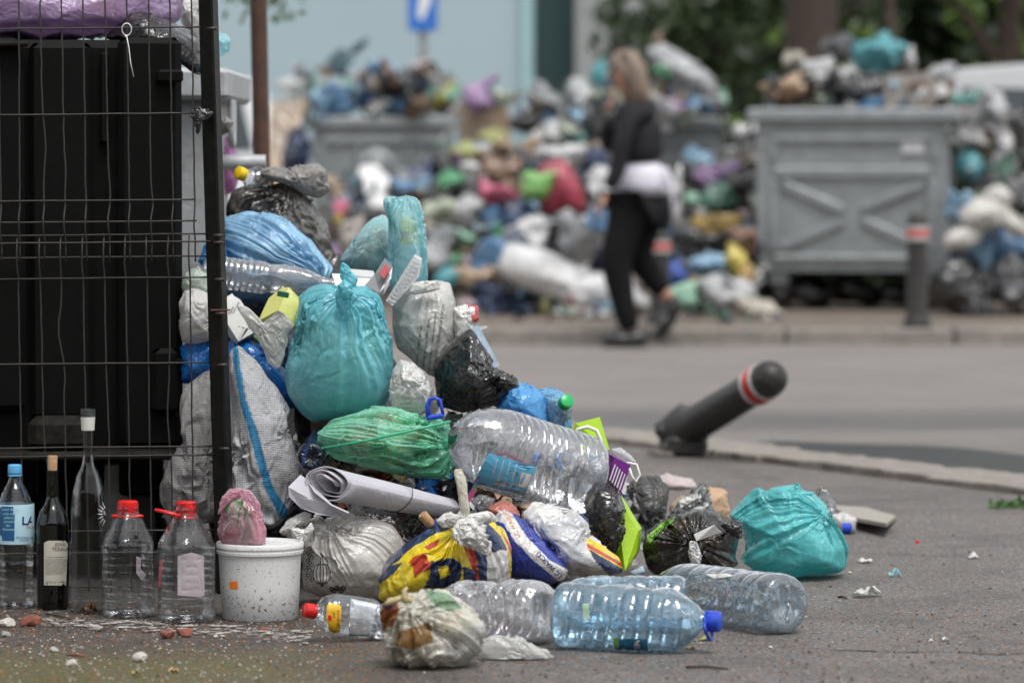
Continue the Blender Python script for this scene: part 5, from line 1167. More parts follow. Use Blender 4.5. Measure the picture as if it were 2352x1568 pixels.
blob('paper_bag', 'crumpled brown paper bag between the packet and the right teal bag', 'bag', [(1535, 1160), (1560, 1138), (1610, 1140), (1630, 1120), (1660, 1126), (1690, 1168), (1690, 1200), (1640, 1200), (1545, 1190)], 9.95, .10, F_paper, res=MID, seed=85, sa=.02, fm=.9, nf=14)
# ---- canvas roll
t = thing('canvas_roll', 'rolled up pale grey canvas sheet tied with a dark string', 'roll', W(850, 1180, 8.85))
a0, a1 = W(752, 1108, 8.62), W(1035, 1168, 8.86); axv = (a1 - a0) / np.linalg.norm(a1 - a0); Lr = np.linalg.norm(a1 - a0)
u_ = np.array([0, 0, 1.]); u_ -= axv * u_.dot(axv); u_ /= np.linalg.norm(u_); v2_ = np.cross(axv, u_)
if v2_[1] > 0: v2_ = -v2_
mb = MB()
def spiral(turns, r0, r1, n, squash=.72):
    P = []
    for i in range(n + 1):
        q = i / n; a = -.4 + turns * 2 * PI * q; r = r0 + (r1 - r0) * q + .0015 * math.sin(a * 5); P.append((r * math.cos(a), r * math.sin(a) * squash))
    return P
S = spiral(3.1, .018, .060, 120)
V = []; nl = 14
for k in range(nl + 1):
    q = k / nl
    for j, (x, y) in enumerate(S):
        e = j / len(S); sk_ = (-.02 * (1 - q) * math.sin(e * 18)) if q < .2 else 0; taper = 1 - .35 * q
        V.append(a0 + axv * (Lr * q + sk_ + .012 * math.cos(e * 18) * (q < .01)) + (u_ * y + v2_ * x) * taper * (1 + .02 * math.sin(q * 9 + e * 30)))
m_ = len(S); Fc = [(k * m_ + j, k * m_ + j + 1, (k + 1) * m_ + j + 1, (k + 1) * m_ + j) for k in range(nl) for j in range(m_ - 1)]
ro = link('rolled_sheet', V, Fc, F_cloth, t); sm = ro.modifiers.new('s', 'SOLIDIFY'); sm.thickness = .0022
fl = MB(); P = [W(x, y, 8.63 + q) for x, y, q in ((662, 1118, .0), (688, 1092, .03), (706, 1106, .02), (722, 1130, -.03), (760, 1160, -.05), (800, 1178, -.05), (790, 1188, -.04), (735, 1182, -.03), (690, 1166, 0), (664, 1140, 0))]
fl.prism(P, (0, 0, 0), (.002, .006, .002)).build('loose_flap', F_cloth, t, angle=None)
rg = []
for i in range(25):
    a = 2 * PI * i / 24; q = .56; tp_r = .0615 * (1 - .35 * q); rg.append(a0 + axv * (Lr * q + .012 * math.sin(a)) + u_ * math.sin(a) * tp_r * .73 + v2_ * math.cos(a) * tp_r * 1.02)
MB().tube(rg, .0011, 5, False).build('string', INK, t, True)
# ---- onion print bag
on = [(650, 1225), (685, 1185), (722, 1178), (760, 1182), (820, 1180), (870, 1186), (905, 1205), (930, 1240), (940, 1275), (925, 1330), (880, 1372), (800, 1376), (730, 1370), (698, 1355), (688, 1300), (684, 1255)]
o = blob('rubbish_bag', 'white bag with onion and herb drawings behind the white tub', 'bag', on, 8.72, .12, film('onion_bag_film', (.72, .70, .67), .97, .24, .3, var=.08, crease=.003, spots=((.72, .36, .38), 5, .35), dirt=.12), res=(256, 128), seed=86, pole=(-.45, -.6, .9), folds=.17, fw=1.5, nfold=(7, 50), sa=.018, fm=.2, c=(800, 1280))
on_d = []; on_f = []
def stroke(pts, w):
    for i in range(len(pts) - 1):
        a, b = np.array(pts[i], float), np.array(pts[i + 1], float); d_ = b - a; n_ = np.array([-d_[1], d_[0]]) / (np.linalg.norm(d_) + 1e-9) * w
        k = len(on_d); on_d.extend([tuple(a + n_), tuple(b + n_), tuple(b - n_), tuple(a - n_)]); on_f.append((k, k + 1, k + 2, k + 3))
cx_, cy_ = 739, 1317
for kx in (1, .6, .2, -.2, -.6, -1):
    stroke([(cx_ + kx * 20 * math.sin(q) ** .8, cy_ - 24 * math.cos(q) - 0) for q in np.linspace(.25, PI - .1, 12)], .9)
stroke([(735, 1296), (737, 1280), (736, 1268)], 1.2); stroke([(743, 1296), (740, 1280), (741, 1270)], 1.2); stroke([(739, 1341), (737, 1347)], 1.5); stroke([(739, 1341), (743, 1346)], 1.5)
for q in range(14):
    x, y = 712 + 5 * math.sin(q * 2.1), 1258 + q * 5.6; stroke([(x + 4 * math.cos(a), y + 4 * math.sin(a)) for a in np.linspace(0, 6.28, 8)], .8)
stroke([(716, 1210), (712, 1258)], .9); stroke([(720, 1215), (722, 1240)], .9); stroke([(708, 1225), (712, 1240)], .8)
for q in range(6): x, y = 762 + q * 5.5, 1352 + 4 * math.sin(q * 2); stroke([(x + 5 * math.cos(a), y + 4 * math.sin(a)) for a in np.linspace(0, 6.28, 7)], 1.6)
drape('print', on_d, on_f, o, INK, .0012, o)
blob('ear', None, None, [(640, 1220), (665, 1190), (700, 1172), (718, 1178), (712, 1200), (680, 1215), (650, 1232)], 8.66, .02, F_white, parent=o, res=MID, seed=87, floor=None, sa=.05, pole=(1, 0, .2), folds=.14)
blob('ear', None, None, [(668, 1212), (700, 1215), (716, 1196), (722, 1215), (704, 1250), (690, 1258), (672, 1246)], 8.6, .012, F_white, parent=o, res=MID, seed=88, floor=None, sa=.04)
blob('rubbish_bag', 'thin black bag with a smooth wet skin left of the yellow bag', 'bag', [(918, 1200), (960, 1168), (1005, 1150), (1045, 1165), (1050, 1200), (1000, 1215), (950, 1245), (925, 1230)], 8.86, .07, F_blackt, res=HI, seed=89, floor=None, sa=.02)
ckt = thing('bottle_cork', 'loose wine cork on the black bag left of the knotted yellow bag', 'cork', W(985, 1205, 8.72))
MB().lathe([(0, .0108), (.002, .0118), (.032, .0112), (.034, .010)], W(990, 1205, 8.70), rot(0, -.45, 0) @ [-.2, -.3, 1], 20).build('cork', CORK, ckt, angle=.8)
MB().lathe([(0, .016), (.02, .016)], W(998, 1216, 8.71), rot(0, -.45, 0) @ [-.2, -.3, 1], 20).build('neck_band', plain('navy_plastic', (.01, .02, .12), .35), ckt, angle=.8)
# ---- red and clear meat tray, brown paper etc. behind the logo bags
blob('meat_packet', 'red and clear film packet behind the blue shop bag', 'packet', [(1118, 1165), (1150, 1148), (1185, 1160), (1198, 1185), (1170, 1200), (1130, 1185)], 8.8, .05, film('meat_film', (.55, .20, .16), .9, .12, .2, crease=.006, spots=((.6, .55, .5), 14, .8)), res=MID, seed=90, floor=None)
blob('plastic_cup', 'crumpled clear cup under the large clear bottle', 'cup', [(1080, 1150), (1105, 1132), (1138, 1145), (1132, 1165), (1100, 1172)], 8.82, .03, PETC, res=MID, seed=91, floor=None, sa=.04)
blob('food_scrap', 'brown paper scrap tucked above the white and grey bag', 'scrap', [(1190, 1160), (1230, 1150), (1280, 1165), (1262, 1190), (1210, 1185)], 8.86, .04, F_paper, res=LO, seed=92, floor=None)
# ---- white and grey bag with yellow corner
NV, YE, RD_, WH_, GY_ = (.012, .028, .09), (.80, .62, .02), (.50, .05, .02), (.68, .67, .65), (.52, .53, .54)
wg = [(1196, 1175), (1225, 1150), (1262, 1160), (1310, 1165), (1352, 1190), (1358, 1225), (1385, 1250), (1420, 1280), (1436, 1318), (1380, 1325), (1310, 1320), (1262, 1290), (1235, 1240), (1205, 1215)]
o = blob('rubbish_bag', 'white and grey bag with a yellow and navy printed corner', 'bag', wg, 8.78, .10, F_print, res=(240, 120), seed=93, sa=.028, fm=.4, n=36, base=WH_, c=(1310, 1250),
         paint=[([(1230, 1200), (1360, 1170), (1362, 1240), (1330, 1290), (1250, 1270)], GY_), ([(1335, 1165), (1372, 1195), (1362, 1225), (1350, 1200), (1330, 1180)], NV), ([(1345, 1232), (1440, 1280), (1450, 1330), (1400, 1320), (1350, 1262)], YE), ([(1348, 1246), (1445, 1302), (1445, 1310), (1348, 1256)], RD_), ([(1350, 1258), (1440, 1312), (1440, 1340), (1405, 1325), (1370, 1292)], NV)])
bar_p = []; bar_f = []
for q in range(16):
    x = 1222 + q * 2.6; w = random.choice((.5, .9, 1.3)); k = len(bar_p); bar_p += [(x, 1222 + q * 1.6), (x + w, 1222 + q * 1.6), (x + w + 4, 1246 + q * 1.2), (x + 4, 1246 + q * 1.2)]; bar_f.append((k, k + 1, k + 2, k + 3))
drape('barcode', bar_p, bar_f, o, INK, .0015, o)
# ---- blue shop bag with white strip
lc = [(1128, 1190), (1150, 1168), (1190, 1185), (1232, 1225), (1275, 1265), (1312, 1308), (1300, 1335), (1262, 1345), (1200, 1335), (1165, 1325), (1140, 1290), (1128, 1240)]
BL_ = (.02, .04, .32)
o = blob('rubbish_bag', 'royal blue shop bag with a white lettered strip right of the yellow bag', 'bag', lc, 8.68, .09, F_print, res=(240, 120), seed=94, sa=.024, fm=.3, base=BL_, c=(1210, 1260),
         paint=[([(1118, 1178), (1150, 1155), (1178, 1182), (1210, 1232), (1262, 1285), (1322, 1318), (1290, 1340), (1230, 1290), (1185, 1245), (1155, 1200), (1125, 1196)], WH_)])
letters([('LC WAIKIKI', 1292, 1322, 15, dict(ang=133, bold=.015))], o, INKN, None, .002); letters([('LC WAIKIKI', 1196, 1232, 14, dict(ang=118, bold=.01))], o, INKO, None, .002); letters([('LC WAIKIKI', 1152, 1180, 12, dict(ang=165))], o, INKP, None, .002)
# ---- yellow logo bag
yb = [(868, 1330), (885, 1290), (930, 1250), (985, 1215), (1030, 1195), (1075, 1185), (1120, 1180), (1150, 1205), (1180, 1255), (1182, 1300), (1170, 1345), (1120, 1372), (1000, 1376), (910, 1376), (872, 1372)]
o = blob('rubbish_bag', 'knotted yellow, navy and red printed bag at the front of the heap', 'bag', yb, 8.52, .12, F_print, res=(320, 160), seed=95, pole=(.22, -.7, .75), folds=.17, fw=1.2, sa=.022, fm=.25, base=YE, c=(1030, 1280), nfold=(5, 22),
         paint=[([(860, 1330), (880, 1282), (940, 1236), (1010, 1195), (1060, 1180), (1075, 1200), (1000, 1225), (945, 1258), (900, 1300), (925, 1288), (905, 1318), (872, 1340)], NV),
                ([(1062, 1215), (1075, 1230), (1095, 1270), (1100, 1320), (1108, 1380), (1094, 1380), (1082, 1300), (1065, 1255), (1048, 1230)], RD_),
                ([(1066, 1205), (1110, 1190), (1150, 1230), (1165, 1260), (1140, 1275), (1120, 1260), (1124, 1380), (1104, 1380), (1098, 1300), (1088, 1260)], NV),
                ([(1118, 1275), (1150, 1262), (1166, 1262), (1172, 1330), (1160, 1380), (1120, 1380)], WH_),
                ([(1130, 1185), (1150, 1195), (1190, 1260), (1180, 1262), (1150, 1215), (1120, 1195)], YE), ([(1150, 1218), (1182, 1262), (1182, 1300), (1170, 1262)], RD_),
                ([(988, 1246), (1010, 1236), (1004, 1252), (984, 1262), (974, 1256)], RD_), ([(950, 1278), (978, 1268), (984, 1290), (1000, 1296), (985, 1308), (962, 1318), (952, 1326), (948, 1300), (938, 1290)], RD_),
                ([(990, 1288), (1040, 1280), (1062, 1296), (1058, 1330), (1030, 1350), (972, 1350), (985, 1330)], NV), ([(1008, 1302), (1030, 1298), (1034, 1318), (1010, 1330)], YE), ([(1062, 1300), (1092, 1310), (1094, 1345), (1066, 1345)], NV)])
blob('knot', None, None, [(1035, 1215), (1050, 1192), (1085, 1185), (1110, 1205), (1125, 1250), (1128, 1275), (1095, 1262), (1060, 1250), (1040, 1238)], 8.37, .035, F_white, parent=o, res=HI, seed=96, floor=None, sa=.09, n=50, size=.4)
blob('ear', None, None, [(1040, 1075), (1062, 1072), (1070, 1100), (1080, 1180), (1072, 1192), (1058, 1185), (1050, 1120)], 8.42, .010, film('cream_film', (.68, .66, .56), 1, .3, .3, crease=.003), parent=o, res=MID, seed=97, floor=None, sa=.02, pole=(0, 0, -1))
blob('ear', None, None, [(1000, 1195), (1030, 1178), (1070, 1182), (1130, 1172), (1142, 1190), (1110, 1205), (1060, 1200), (1020, 1214)], 8.42, .015, F_white, parent=o, res=MID, seed=98, floor=None, sa=.05)
# ---- small black bag
bb = [(1465, 1265), (1478, 1230), (1515, 1195), (1560, 1172), (1600, 1164), (1650, 1178), (1665, 1195), (1695, 1195), (1706, 1215), (1695, 1260), (1702, 1300), (1690, 1320), (1600, 1328), (1495, 1322), (1478, 1300)]
o = blob('rubbish_bag', 'small glossy black bag with star creases round its knot, beside the sea green bag', 'bag', bb, 9.1, .12, F_blackt, res=(272, 136), seed=111, pole=(.02, -1, .12), folds=.10, fw=1.4, sa=.026, n=34, fm=.45, c=(1588, 1250))
blob('knot', None, None, (1597, 1224, 12, 11), 8.965, .02, F_black, parent=o, res=LO, seed=112, floor=None, sa=.08)
blob('ear', None, None, [(1655, 1205), (1680, 1190), (1706, 1200), (1704, 1235), (1680, 1230)], 9.0, .03, F_black, parent=o, res=MID, seed=113, floor=None, sa=.08)
card('paper_strip', 'bent white paper strip stuck in the knot of the small black bag', 'paper', [(1594, 1228), (1640, 1206), (1657, 1222), (1600, 1242)], 8.93, .0015, PAP, (0, .0, .02, 0))
blob('foil_scrap', 'crumpled silver foil below the knot of the small black bag', 'foil', [(1584, 1242), (1600, 1240), (1612, 1275), (1606, 1300), (1588, 1296), (1580, 1270)], 8.955, .014, F_foil, res=MID, seed=114, floor=None, sa=.07, n=40)
sticker('green_paper', [(1485, 1232), (1520, 1200), (1552, 1180), (1548, 1196), (1515, 1222), (1492, 1248)], o, film('green_spotted_paper', (.16, .36, .03), 1, .5, 0, dirt=.8, crease=.002))
card('paper_scrap', 'pale blue paper scrap on the ground beside the lime bag', 'paper', [(1448, 1312), (1476, 1298), (1482, 1312), (1456, 1320)], 9.18, .002, plain('pale_blue_paper', (.45, .6, .68), .6), (0, .1, 0, -.1))
# ---- right teal bag
rt = [(1670, 1190), (1700, 1150), (1735, 1118), (1752, 1126), (1775, 1122), (1800, 1118), (1835, 1108), (1842, 1118), (1870, 1130), (1905, 1170), (1930, 1215), (1950, 1262), (1952, 1318), (1900, 1324), (1800, 1322), (1730, 1312), (1702, 1290), (1706, 1240), (1700, 1205)]
o = blob('rubbish_bag', 'sea green bag lying alone on the pavement at the right of the heap', 'bag', rt, 9.36, .15, F_teal2, res=(288, 144), seed=115, pole=(.78, -.5, .5), folds=.08, fw=1.7, sa=.017, n=24, fm=.4, nfold=(7, 36), c=(1805, 1230), lo=.8, strong=(((-.7, -.5, -.6), 1.0, .9), ((-.4, -.2, .9), .5, 1.4)))
blob('ear', None, None, [(1790, 1140), (1812, 1122), (1838, 1108), (1840, 1126), (1872, 1130), (1850, 1150), (1810, 1155)], 9.33, .02, F_teal2, parent=o, res=MID, seed=116, floor=None, sa=.05)
blob('ear', None, None, [(1725, 1150), (1738, 1118), (1752, 1124), (1775, 1140), (1750, 1160)], 9.36, .02, F_teal2, parent=o, res=MID, seed=117, floor=None, sa=.05)
b_, t_ = W(1908, 1175, 9.75), W(1885, 1125, 9.72)
t, bo, ax, L = bottle('soda_bottle', 'small clear bottle neck sticking up behind the sea green bag', b_, t_, .02, [(0, .9), (.3, 1), (.6, .5), (.7, .8), (1, .6)], PETC)
card('cardboard_strip', 'folded grey brown cardboard strip on the pavement behind the sea green bag', 'cardboard', [(1900, 1166), (1990, 1172), (2058, 1192), (2036, 1210), (1960, 1196)], 10.9, .01, plain('grey_card', (.28, .26, .23), .8, vs=30, var=.3), (0.25, .25, .0, -.55, -.3))
t = thing('blister_pack', 'clear and white blister pack with a blue cap behind the sea green bag', 'packaging', G(1935, 1228))
blob('shell', None, None, [(1905, 1180), (1940, 1175), (1968, 1190), (1966, 1222), (1930, 1228), (1908, 1205)], 10.5, .04, film('white_clear_film', 0), parent=t, res=MID, seed=118, sa=.03)
MB().lathe([(0, .015), (.022, .015), (.024, .012)], G(1936, 1226) + [0, 0, .016], (1, -.25, 0), 20).build('cap', BLUC, t, angle=.8)

# ================================================================== front row lying bottles and bags
def lying(name, label, bpx, tpx, d0, d1, rpx, prof, mat, cap=None, **k):
    s = d0 / F; r = rpx * s; b_, t_ = W(*bpx, d0), W(*tpx, d1)
    b_[2] = max(b_[2], r * .96); t_[2] = max(t_[2], r * .8) if cap is None else t_[2]
    return bottle(name, label, b_, t_, r, prof, mat, 64, k.get('sq', .92), k.get('rib'), k.get('fn'), (0, .3, 1)) + (t_,)
BP = [(0, .84), (.02, .95), (.06, 1), (.30, .97), (.34, 1.0), (.68, 1.0), (.76, .95), (.86, .72), (.93, .44), (.96, .26), (1, .24)]
t, bo, ax, L, tp2 = lying('water_bottle', 'pale blue water bottle with a blue handled cap, lying nearest the camera', (1282, 1424), (1628, 1426), 7.98, 7.88, 78, BP, PETB, 1, rib=(.1, .74, 7, .0022), fn=dent(12, .006))
capring(t, tp2 + ax * .0, ax, .0215, BLUC, ((.25, -.3, -.7), .034, .030, .25), .026)
T_ = bvh(bo); sticker('label', [(1408, 1466), (1486, 1466), (1490, 1504), (1412, 1504)], T_, plain('label_blue', (.03, .20, .38), .4, vs=30, var=.4), t, .002)
sticker('label_green_edge', [(1408, 1464), (1420, 1464), (1424, 1504), (1412, 1504)], T_, plain('label_green', (.20, .5, .10), .4), t, .003); letters([('MIRA', 1456, 1468, 20, dict(ang=-90, bold=.02))], T_, INKW, t, .0035)
sticker('label_ghost', [(1338, 1385), (1352, 1385), (1354, 1420), (1340, 1420)], T_, plain('label_green_faded', (.30, .45, .32), .5), t, .002); letters([('VIA', 1352, 1432, 20, dict(ang=80))], T_, plain('pale_ink', (.4, .6, .7), .5), t, .002)
t, bo, ax, L, tp2 = lying('water_bottle', 'pale blue water bottle lying half hidden behind the nearest one', (1575, 1388), (1262, 1380), 8.26, 8.30, 66, BP, PETB, None, rib=(.1, .74, 7, .0022), fn=dent(13, .008))
t, bo, ax, L, tp2 = lying('water_bottle', 'dented clear blue bottle with its base turned to the right', (1806, 1390), (1500, 1362), 8.20, 8.62, 72, BP, pet('pale_blue_pet', (.80, .89, .95), .09, .07, hcol=(.5, .6, .68), gl=1.25, bs=.0018), None, rib=(.1, .7, 6, .0025), fn=dent(14, .009))
sticker('label', [(1622, 1318), (1668, 1316), (1690, 1322), (1640, 1328)], bvh(bo), LAB, t, .002)
for q in range(6):
    a = q * PI / 3; bc_ = W(1812, 1386, 8.16); MB().tube([bc_ + np.array([.002, 0, 0]), bc_ + np.array([-.004, math.cos(a) * .03 - .0, math.sin(a) * .045])], [.002, .005], 6).build('foot_petal', pet('pale_blue_pet', 0), t, True)
t, bo, ax, L, tp2 = lying('water_bottle', 'crushed clear ribbed bottle behind the tied greasy bag', (1252, 1425), (1000, 1392), 8.02, 8.20, 76, [(0, .8), (.05, .95), (.1, 1), (.6, 1.0), (.75, .92), (.9, .6), (1, .3)], pet('crushed_pet', (.95, .95, .97), .16, .08, hcol=(.85, .86, .9), gl=1.9, bs=.0035, bscale=24), None, rib=(.1, .8, 8, .004), fn=dent(15, .016))
t, bo, ax, L, tp2 = lying('soda_bottle', 'small clear bottle with a red cap and yellow label before the onion bag', (862, 1426), (718, 1403), 8.12, 8.06, 47, [(0, .85), (.04, .97), (.1, 1), (.7, 1), (.85, .75), (.94, .36), (1, .32)], PETC, 1, fn=dent(16, .004))
capring(t, tp2, ax, .0155, RED, None, .020)
T_ = bvh(bo); sticker('label', [(806, 1374), (872, 1388), (872, 1462), (800, 1460)], T_, pet('milky_label', (.75, .77, .78), .35, .2), t, .0012)
sticker('label_yellow', [(751, 1388), (760, 1384), (778, 1387), (784, 1392), (781, 1450), (770, 1454), (756, 1450), (750, 1420)], T_, plain('label_amber', (.72, .42, .02), .45), t, .0018)
letters([('ROAZI DE', 774, 1400, 9, dict(ang=-90)), ('APP', 764, 1404, 9, dict(ang=-90))], T_, plain('label_brown_ink', (.12, .03, .01), .5), t, .0026); sticker('label_red_dot', [(753, 1412), (762, 1412), (762, 1424), (753, 1424)], T_, RED, t, .0024)
blob('plastic_bottle', 'flattened clear bottle end between the red-capped bottle and the greasy bag', 'bottle', [(852, 1400), (870, 1382), (900, 1390), (905, 1430), (880, 1470), (848, 1466), (838, 1440)], 8.1, .035, PETX, res=MID, seed=120, sa=.05, fm=.5)
blob('film_sheet', 'thin white film spread on the asphalt below the crushed bottle', 'film', [(1095, 1470), (1130, 1455), (1200, 1462), (1262, 1500), (1272, 1512), (1210, 1528), (1160, 1535), (1110, 1520), (1085, 1495)], 7.78, .02, F_whitet, res=HI, seed=121, sa=.03, n=40)
fb_ = [(862, 1400), (885, 1368), (925, 1352), (975, 1345), (1020, 1352), (1065, 1375), (1100, 1410), (1114, 1450), (1108, 1500), (1075, 1530), (1010, 1546), (950, 1550), (895, 1535), (868, 1500), (860, 1450)]
CRM = (.84, .82, .74)
o = blob('rubbish_bag', 'greasy cream see-through bag tied in a knot, nearest of all the bags', 'bag', fb_, 7.68, .105, F_printt, res=(288, 144), seed=122, pole=(-.42, -.75, .62), folds=.2, fw=1.5, nfold=(7, 50), sa=.034, n=44, fm=.45, base=CRM, c=(985, 1450),
         paint=[([(862, 1385), (905, 1368), (918, 1400), (900, 1440), (868, 1450)], (.55, .20, .06)), ([(975, 1352), (1030, 1362), (1062, 1395), (1030, 1405), (990, 1385)], (.28, .45, .30)), ([(915, 1450), (985, 1430), (995, 1470), (950, 1492), (905, 1490)], (.42, .24, .08)),
                ([(885, 1370), (912, 1368), (905, 1392), (880, 1400)], (.10, .08, .28)), ([(1060, 1440), (1114, 1440), (1108, 1520), (1050, 1536), (1020, 1500)], (.56, .55, .52)), ([(895, 1480), (950, 1492), (1000, 1535), (900, 1540)], (.58, .56, .50))])
cont(o, fb_, 7.70, .105, rubbish('rubbish_pale', [(.6, .57, .5), (.45, .30, .14), (.7, .68, .62), (.2, .3, .15), (.5, .4, .3), (.65, .62, .58), (.12, .1, .3)], 20), .88, seed=122)
kc = film('cream_knot', (.66, .55, .30), 1, .35, .25, crease=.003)
MB().tube([W(x, y, 7.56) for x, y in ((884, 1388), (896, 1380), (912, 1376), (925, 1372), (934, 1376), (948, 1380))], [.004, .007, .006, .006, .008, .004], 10).build('knot', kc, o, True)
MB().tube([W(x, y, 7.55) for x, y in ((930, 1384), (932, 1372), (928, 1356), (936, 1348))], [.007, .006, .005, .003], 10).build('knot', kc, o, True)

# ================================================================== small litter on the asphalt
rl = random.Random(5)
STW = plain('white_rubble', (.48, .46, .42), .85, vs=60, var=.25, bs=.002); STR = plain('brick_rubble', (.22, .075, .05), .85, vs=60, var=.3, bs=.002); STG = plain('grey_pebble', (.26, .25, .23), .8, vs=60, var=.25)
def stone(label, x, y, w, mat, k=.6, cat='stone', name='stone'):
    g = G(x, y); s = g[1] / F; r_ = w * s / 2; bm = bmesh.new(); bmesh.ops.create_icosphere(bm, subdivisions=2, radius=1)
    se = rl.uniform(0, 90); V = np.array([v.co[:] for v in bm.verts]); Fc = [tuple(v.index for v in f.verts) for f in bm.faces]; bm.free()
    rg_ = np.random.default_rng(int(se * 10)); f = np.full(len(V), 9.)
    for i in range(9): d_ = rdir(rg_); q = V @ d_; f = np.minimum(f, np.where(q > .05, rg_.uniform(.6, 1) / np.maximum(q, .05), 9))
    V = V * np.minimum(f, 1.1)[:, None] * [r_, r_ * .8, r_ * k]; V += [g[0], g[1], r_ * k * .8]; V[:, 2] = np.maximum(V[:, 2], .001)
    return tag(link(name, V, Fc, mat, None, False), label, cat)
for lab, x, y, w, m_ in (('large red brick fragment in the grit below the red-capped flagons', 425, 1462, 46, STR), ('long red brick fragment beside the larger one', 383, 1466, 42, STR), ('dark red brick lump at the far left of the painted line', 70, 1438, 52, STR),
    ('pale stone chip right of the dark red brick lump', 128, 1440, 26, STG), ('pale pointed stone chip below the painted line', 228, 1450, 26, STG), ('white stone chip at the bottom left', 165, 1528, 32, STW), ('flat white plaster chip below the flagons', 325, 1518, 40, STW),
    ('long flat pale chip at the left edge', 14, 1440, 44, STW), ('grey stone chip at the left edge below the line', 12, 1462, 28, STG), ('small white chip below the painted line', 125, 1496, 22, STW), ('small pale chip beside the tub', 495, 1464, 16, STW), ('reddish crumb in front of the white tub', 606, 1450, 22, STR),
    ('white pebble below the nearest bottle cap', 1770, 1488, 12, STW), ('pale chip between the flagons', 388, 1415, 26, STW), ('tiny red crumb right of the sea green bag', 2108, 1247, 12, RED), ('cream cube of cheese beside the sea green bag', 1953, 1317, 10, plain('cream_crumb', (.65, .6, .3), .6))):
    stone(lab, x, y, w, m_)
def litter(label, x, y, w, h, mat, name='litter_scrap', cat='scrap', seed=1, **k):
    """a small torn sheet, curled up from the ground"""
    g = G(x, y); s = g[1] / F; r = np.random.default_rng(seed); n = 13; u = np.linspace(-1, 1, n); X, Y = np.meshgrid(u, u)
    edge = 1 - .22 * r.random((n, n)) * (np.maximum(abs(X), abs(Y)) > .9); a = r.uniform(0, 6.28)
    z = np.abs(np.sin(X * 2.1 + a) * np.cos(Y * 1.7 + a * 2)) ** .7 * (1 - .3 * X * Y) + .35 * np.abs(vnoise(np.stack([X, Y, X * 0], -1), 1.7, seed)) + .12 * r.random((n, n))
    q = 1 - .5 * np.abs(Y) ** 2 * (1 if seed % 2 else .6)
    P = np.stack([g[0] + X * w / 2 * s * edge * q, g[1] + (Y * w * .38 * edge + X * w * .1) * s, .002 + z / z.max() * h * s * .9 * (.35 + .65 * (1 - np.abs(X) ** 2))], -1)
    Fc = [(i * n + j, i * n + j + 1, (i + 1) * n + j + 1, (i + 1) * n + j) for i in range(n - 1) for j in range(n - 1)]
    o = link(name, P.reshape(-1, 3), Fc, mat, None, True, False, False); m = o.modifiers.new('s', 'SOLIDIFY'); m.thickness = .0006; return tag(o, label, cat)
litter('crumpled clear wet film on the asphalt at the right', 1992, 1370, 76, 34, F_whitet, seed=201)
litter('small turquoise film scrap on the asphalt at the right', 2055, 1325, 34, 26, F_cyan, seed=202)
litter('white petal-like scrap right of the sea green bag', 1988, 1292, 38, 14, F_white, seed=203)
litter('curled white peel at the far right of the pavement', 2236, 1282, 28, 16, F_white, seed=204)
litter('yellow green leaf below the nearest bottle', 1622, 1470, 36, 12, plain('yellow_leaf', (.30, .34, .10), .6), 'fallen_leaf', 'leaf', 205)
litter('pale yellow leaf under the nearest bottle cap', 1588, 1490, 26, 8, plain('pale_leaf', (.38, .34, .16), .6), 'fallen_leaf', 'leaf', 206)
litter('brown withered leaf in front of the tall glass bottle', 207, 1410, 34, 42, plain('brown_leaf', (.16, .07, .025), .7), 'fallen_leaf', 'leaf', 207)
litter('yellowish torn leaf at the bottom left', 312, 1553, 22, 26, plain('pale_leaf', 0), 'fallen_leaf', 'leaf', 208)
litter('pale curled leaf at the bottom left of the brick fragments', 398, 1545, 30, 16, plain('tan_leaf', (.34, .24, .12), .6), 'fallen_leaf', 'leaf', 209)
litter('pair of pale petals near the bottom right crack', 2172, 1472, 22, 10, F_white, 'petal', 'petal', 210)
litter('cream pistachio shell near the bottom right crack', 2138, 1474, 14, 7, F_white, 'petal', 'petal', 211)
for lab, a, b_, m_ in (('thin dark stick at the bottom in front of the nearest bottle', (1575, 1534), (1672, 1538), BARK), ('short black stick left of the clear wet film', (1925, 1373), (1945, 1376), BARK), ('brown twig left of the brick fragments', (105, 1412), (165, 1424), BARK), ('orange splinter at the bottom left', (155, 1506), (195, 1510), STR)):
    MBt = MB().tube([G(*a) + [0, 0, .003], (G(*a) + G(*b_)) / 2 + [0, .004, .005], G(*b_) + [0, 0, .003]], [.0025, .003, .002], 6); tag(MBt.build('stick', m_, None, True), lab, 'stick')
# weed by the right edge
wt = thing('weed_plant', 'low green weed growing on the pavement at the right edge', 'plant', G(2320, 1165)); LV = []; LF = []
for q in range(110):
    g = G(rl.uniform(2275, 2375), 1165 + rl.uniform(-6, 5)); a = rl.uniform(0, 6.28); e = rl.uniform(.2, 1.3); u = np.array([math.cos(a) * math.cos(e), math.sin(a) * math.cos(e), math.sin(e)]); w_ = np.cross(u, [0, 0, 1]); w_ /= np.linalg.norm(w_); l = rl.uniform(.012, .035)
    k = len(LV); LV += [g, g + u * l * .5 + w_ * l * .22, g + u * l, g + u * l * .5 - w_ * l * .22]; LF.append((k, k + 1, k + 2, k + 3))
tag(link('leaves', LV, LF, leafmat('weed_leaves', (.03, .09, .015), (.08, .18, .04)), wt, False, False, False), kind='stuff')
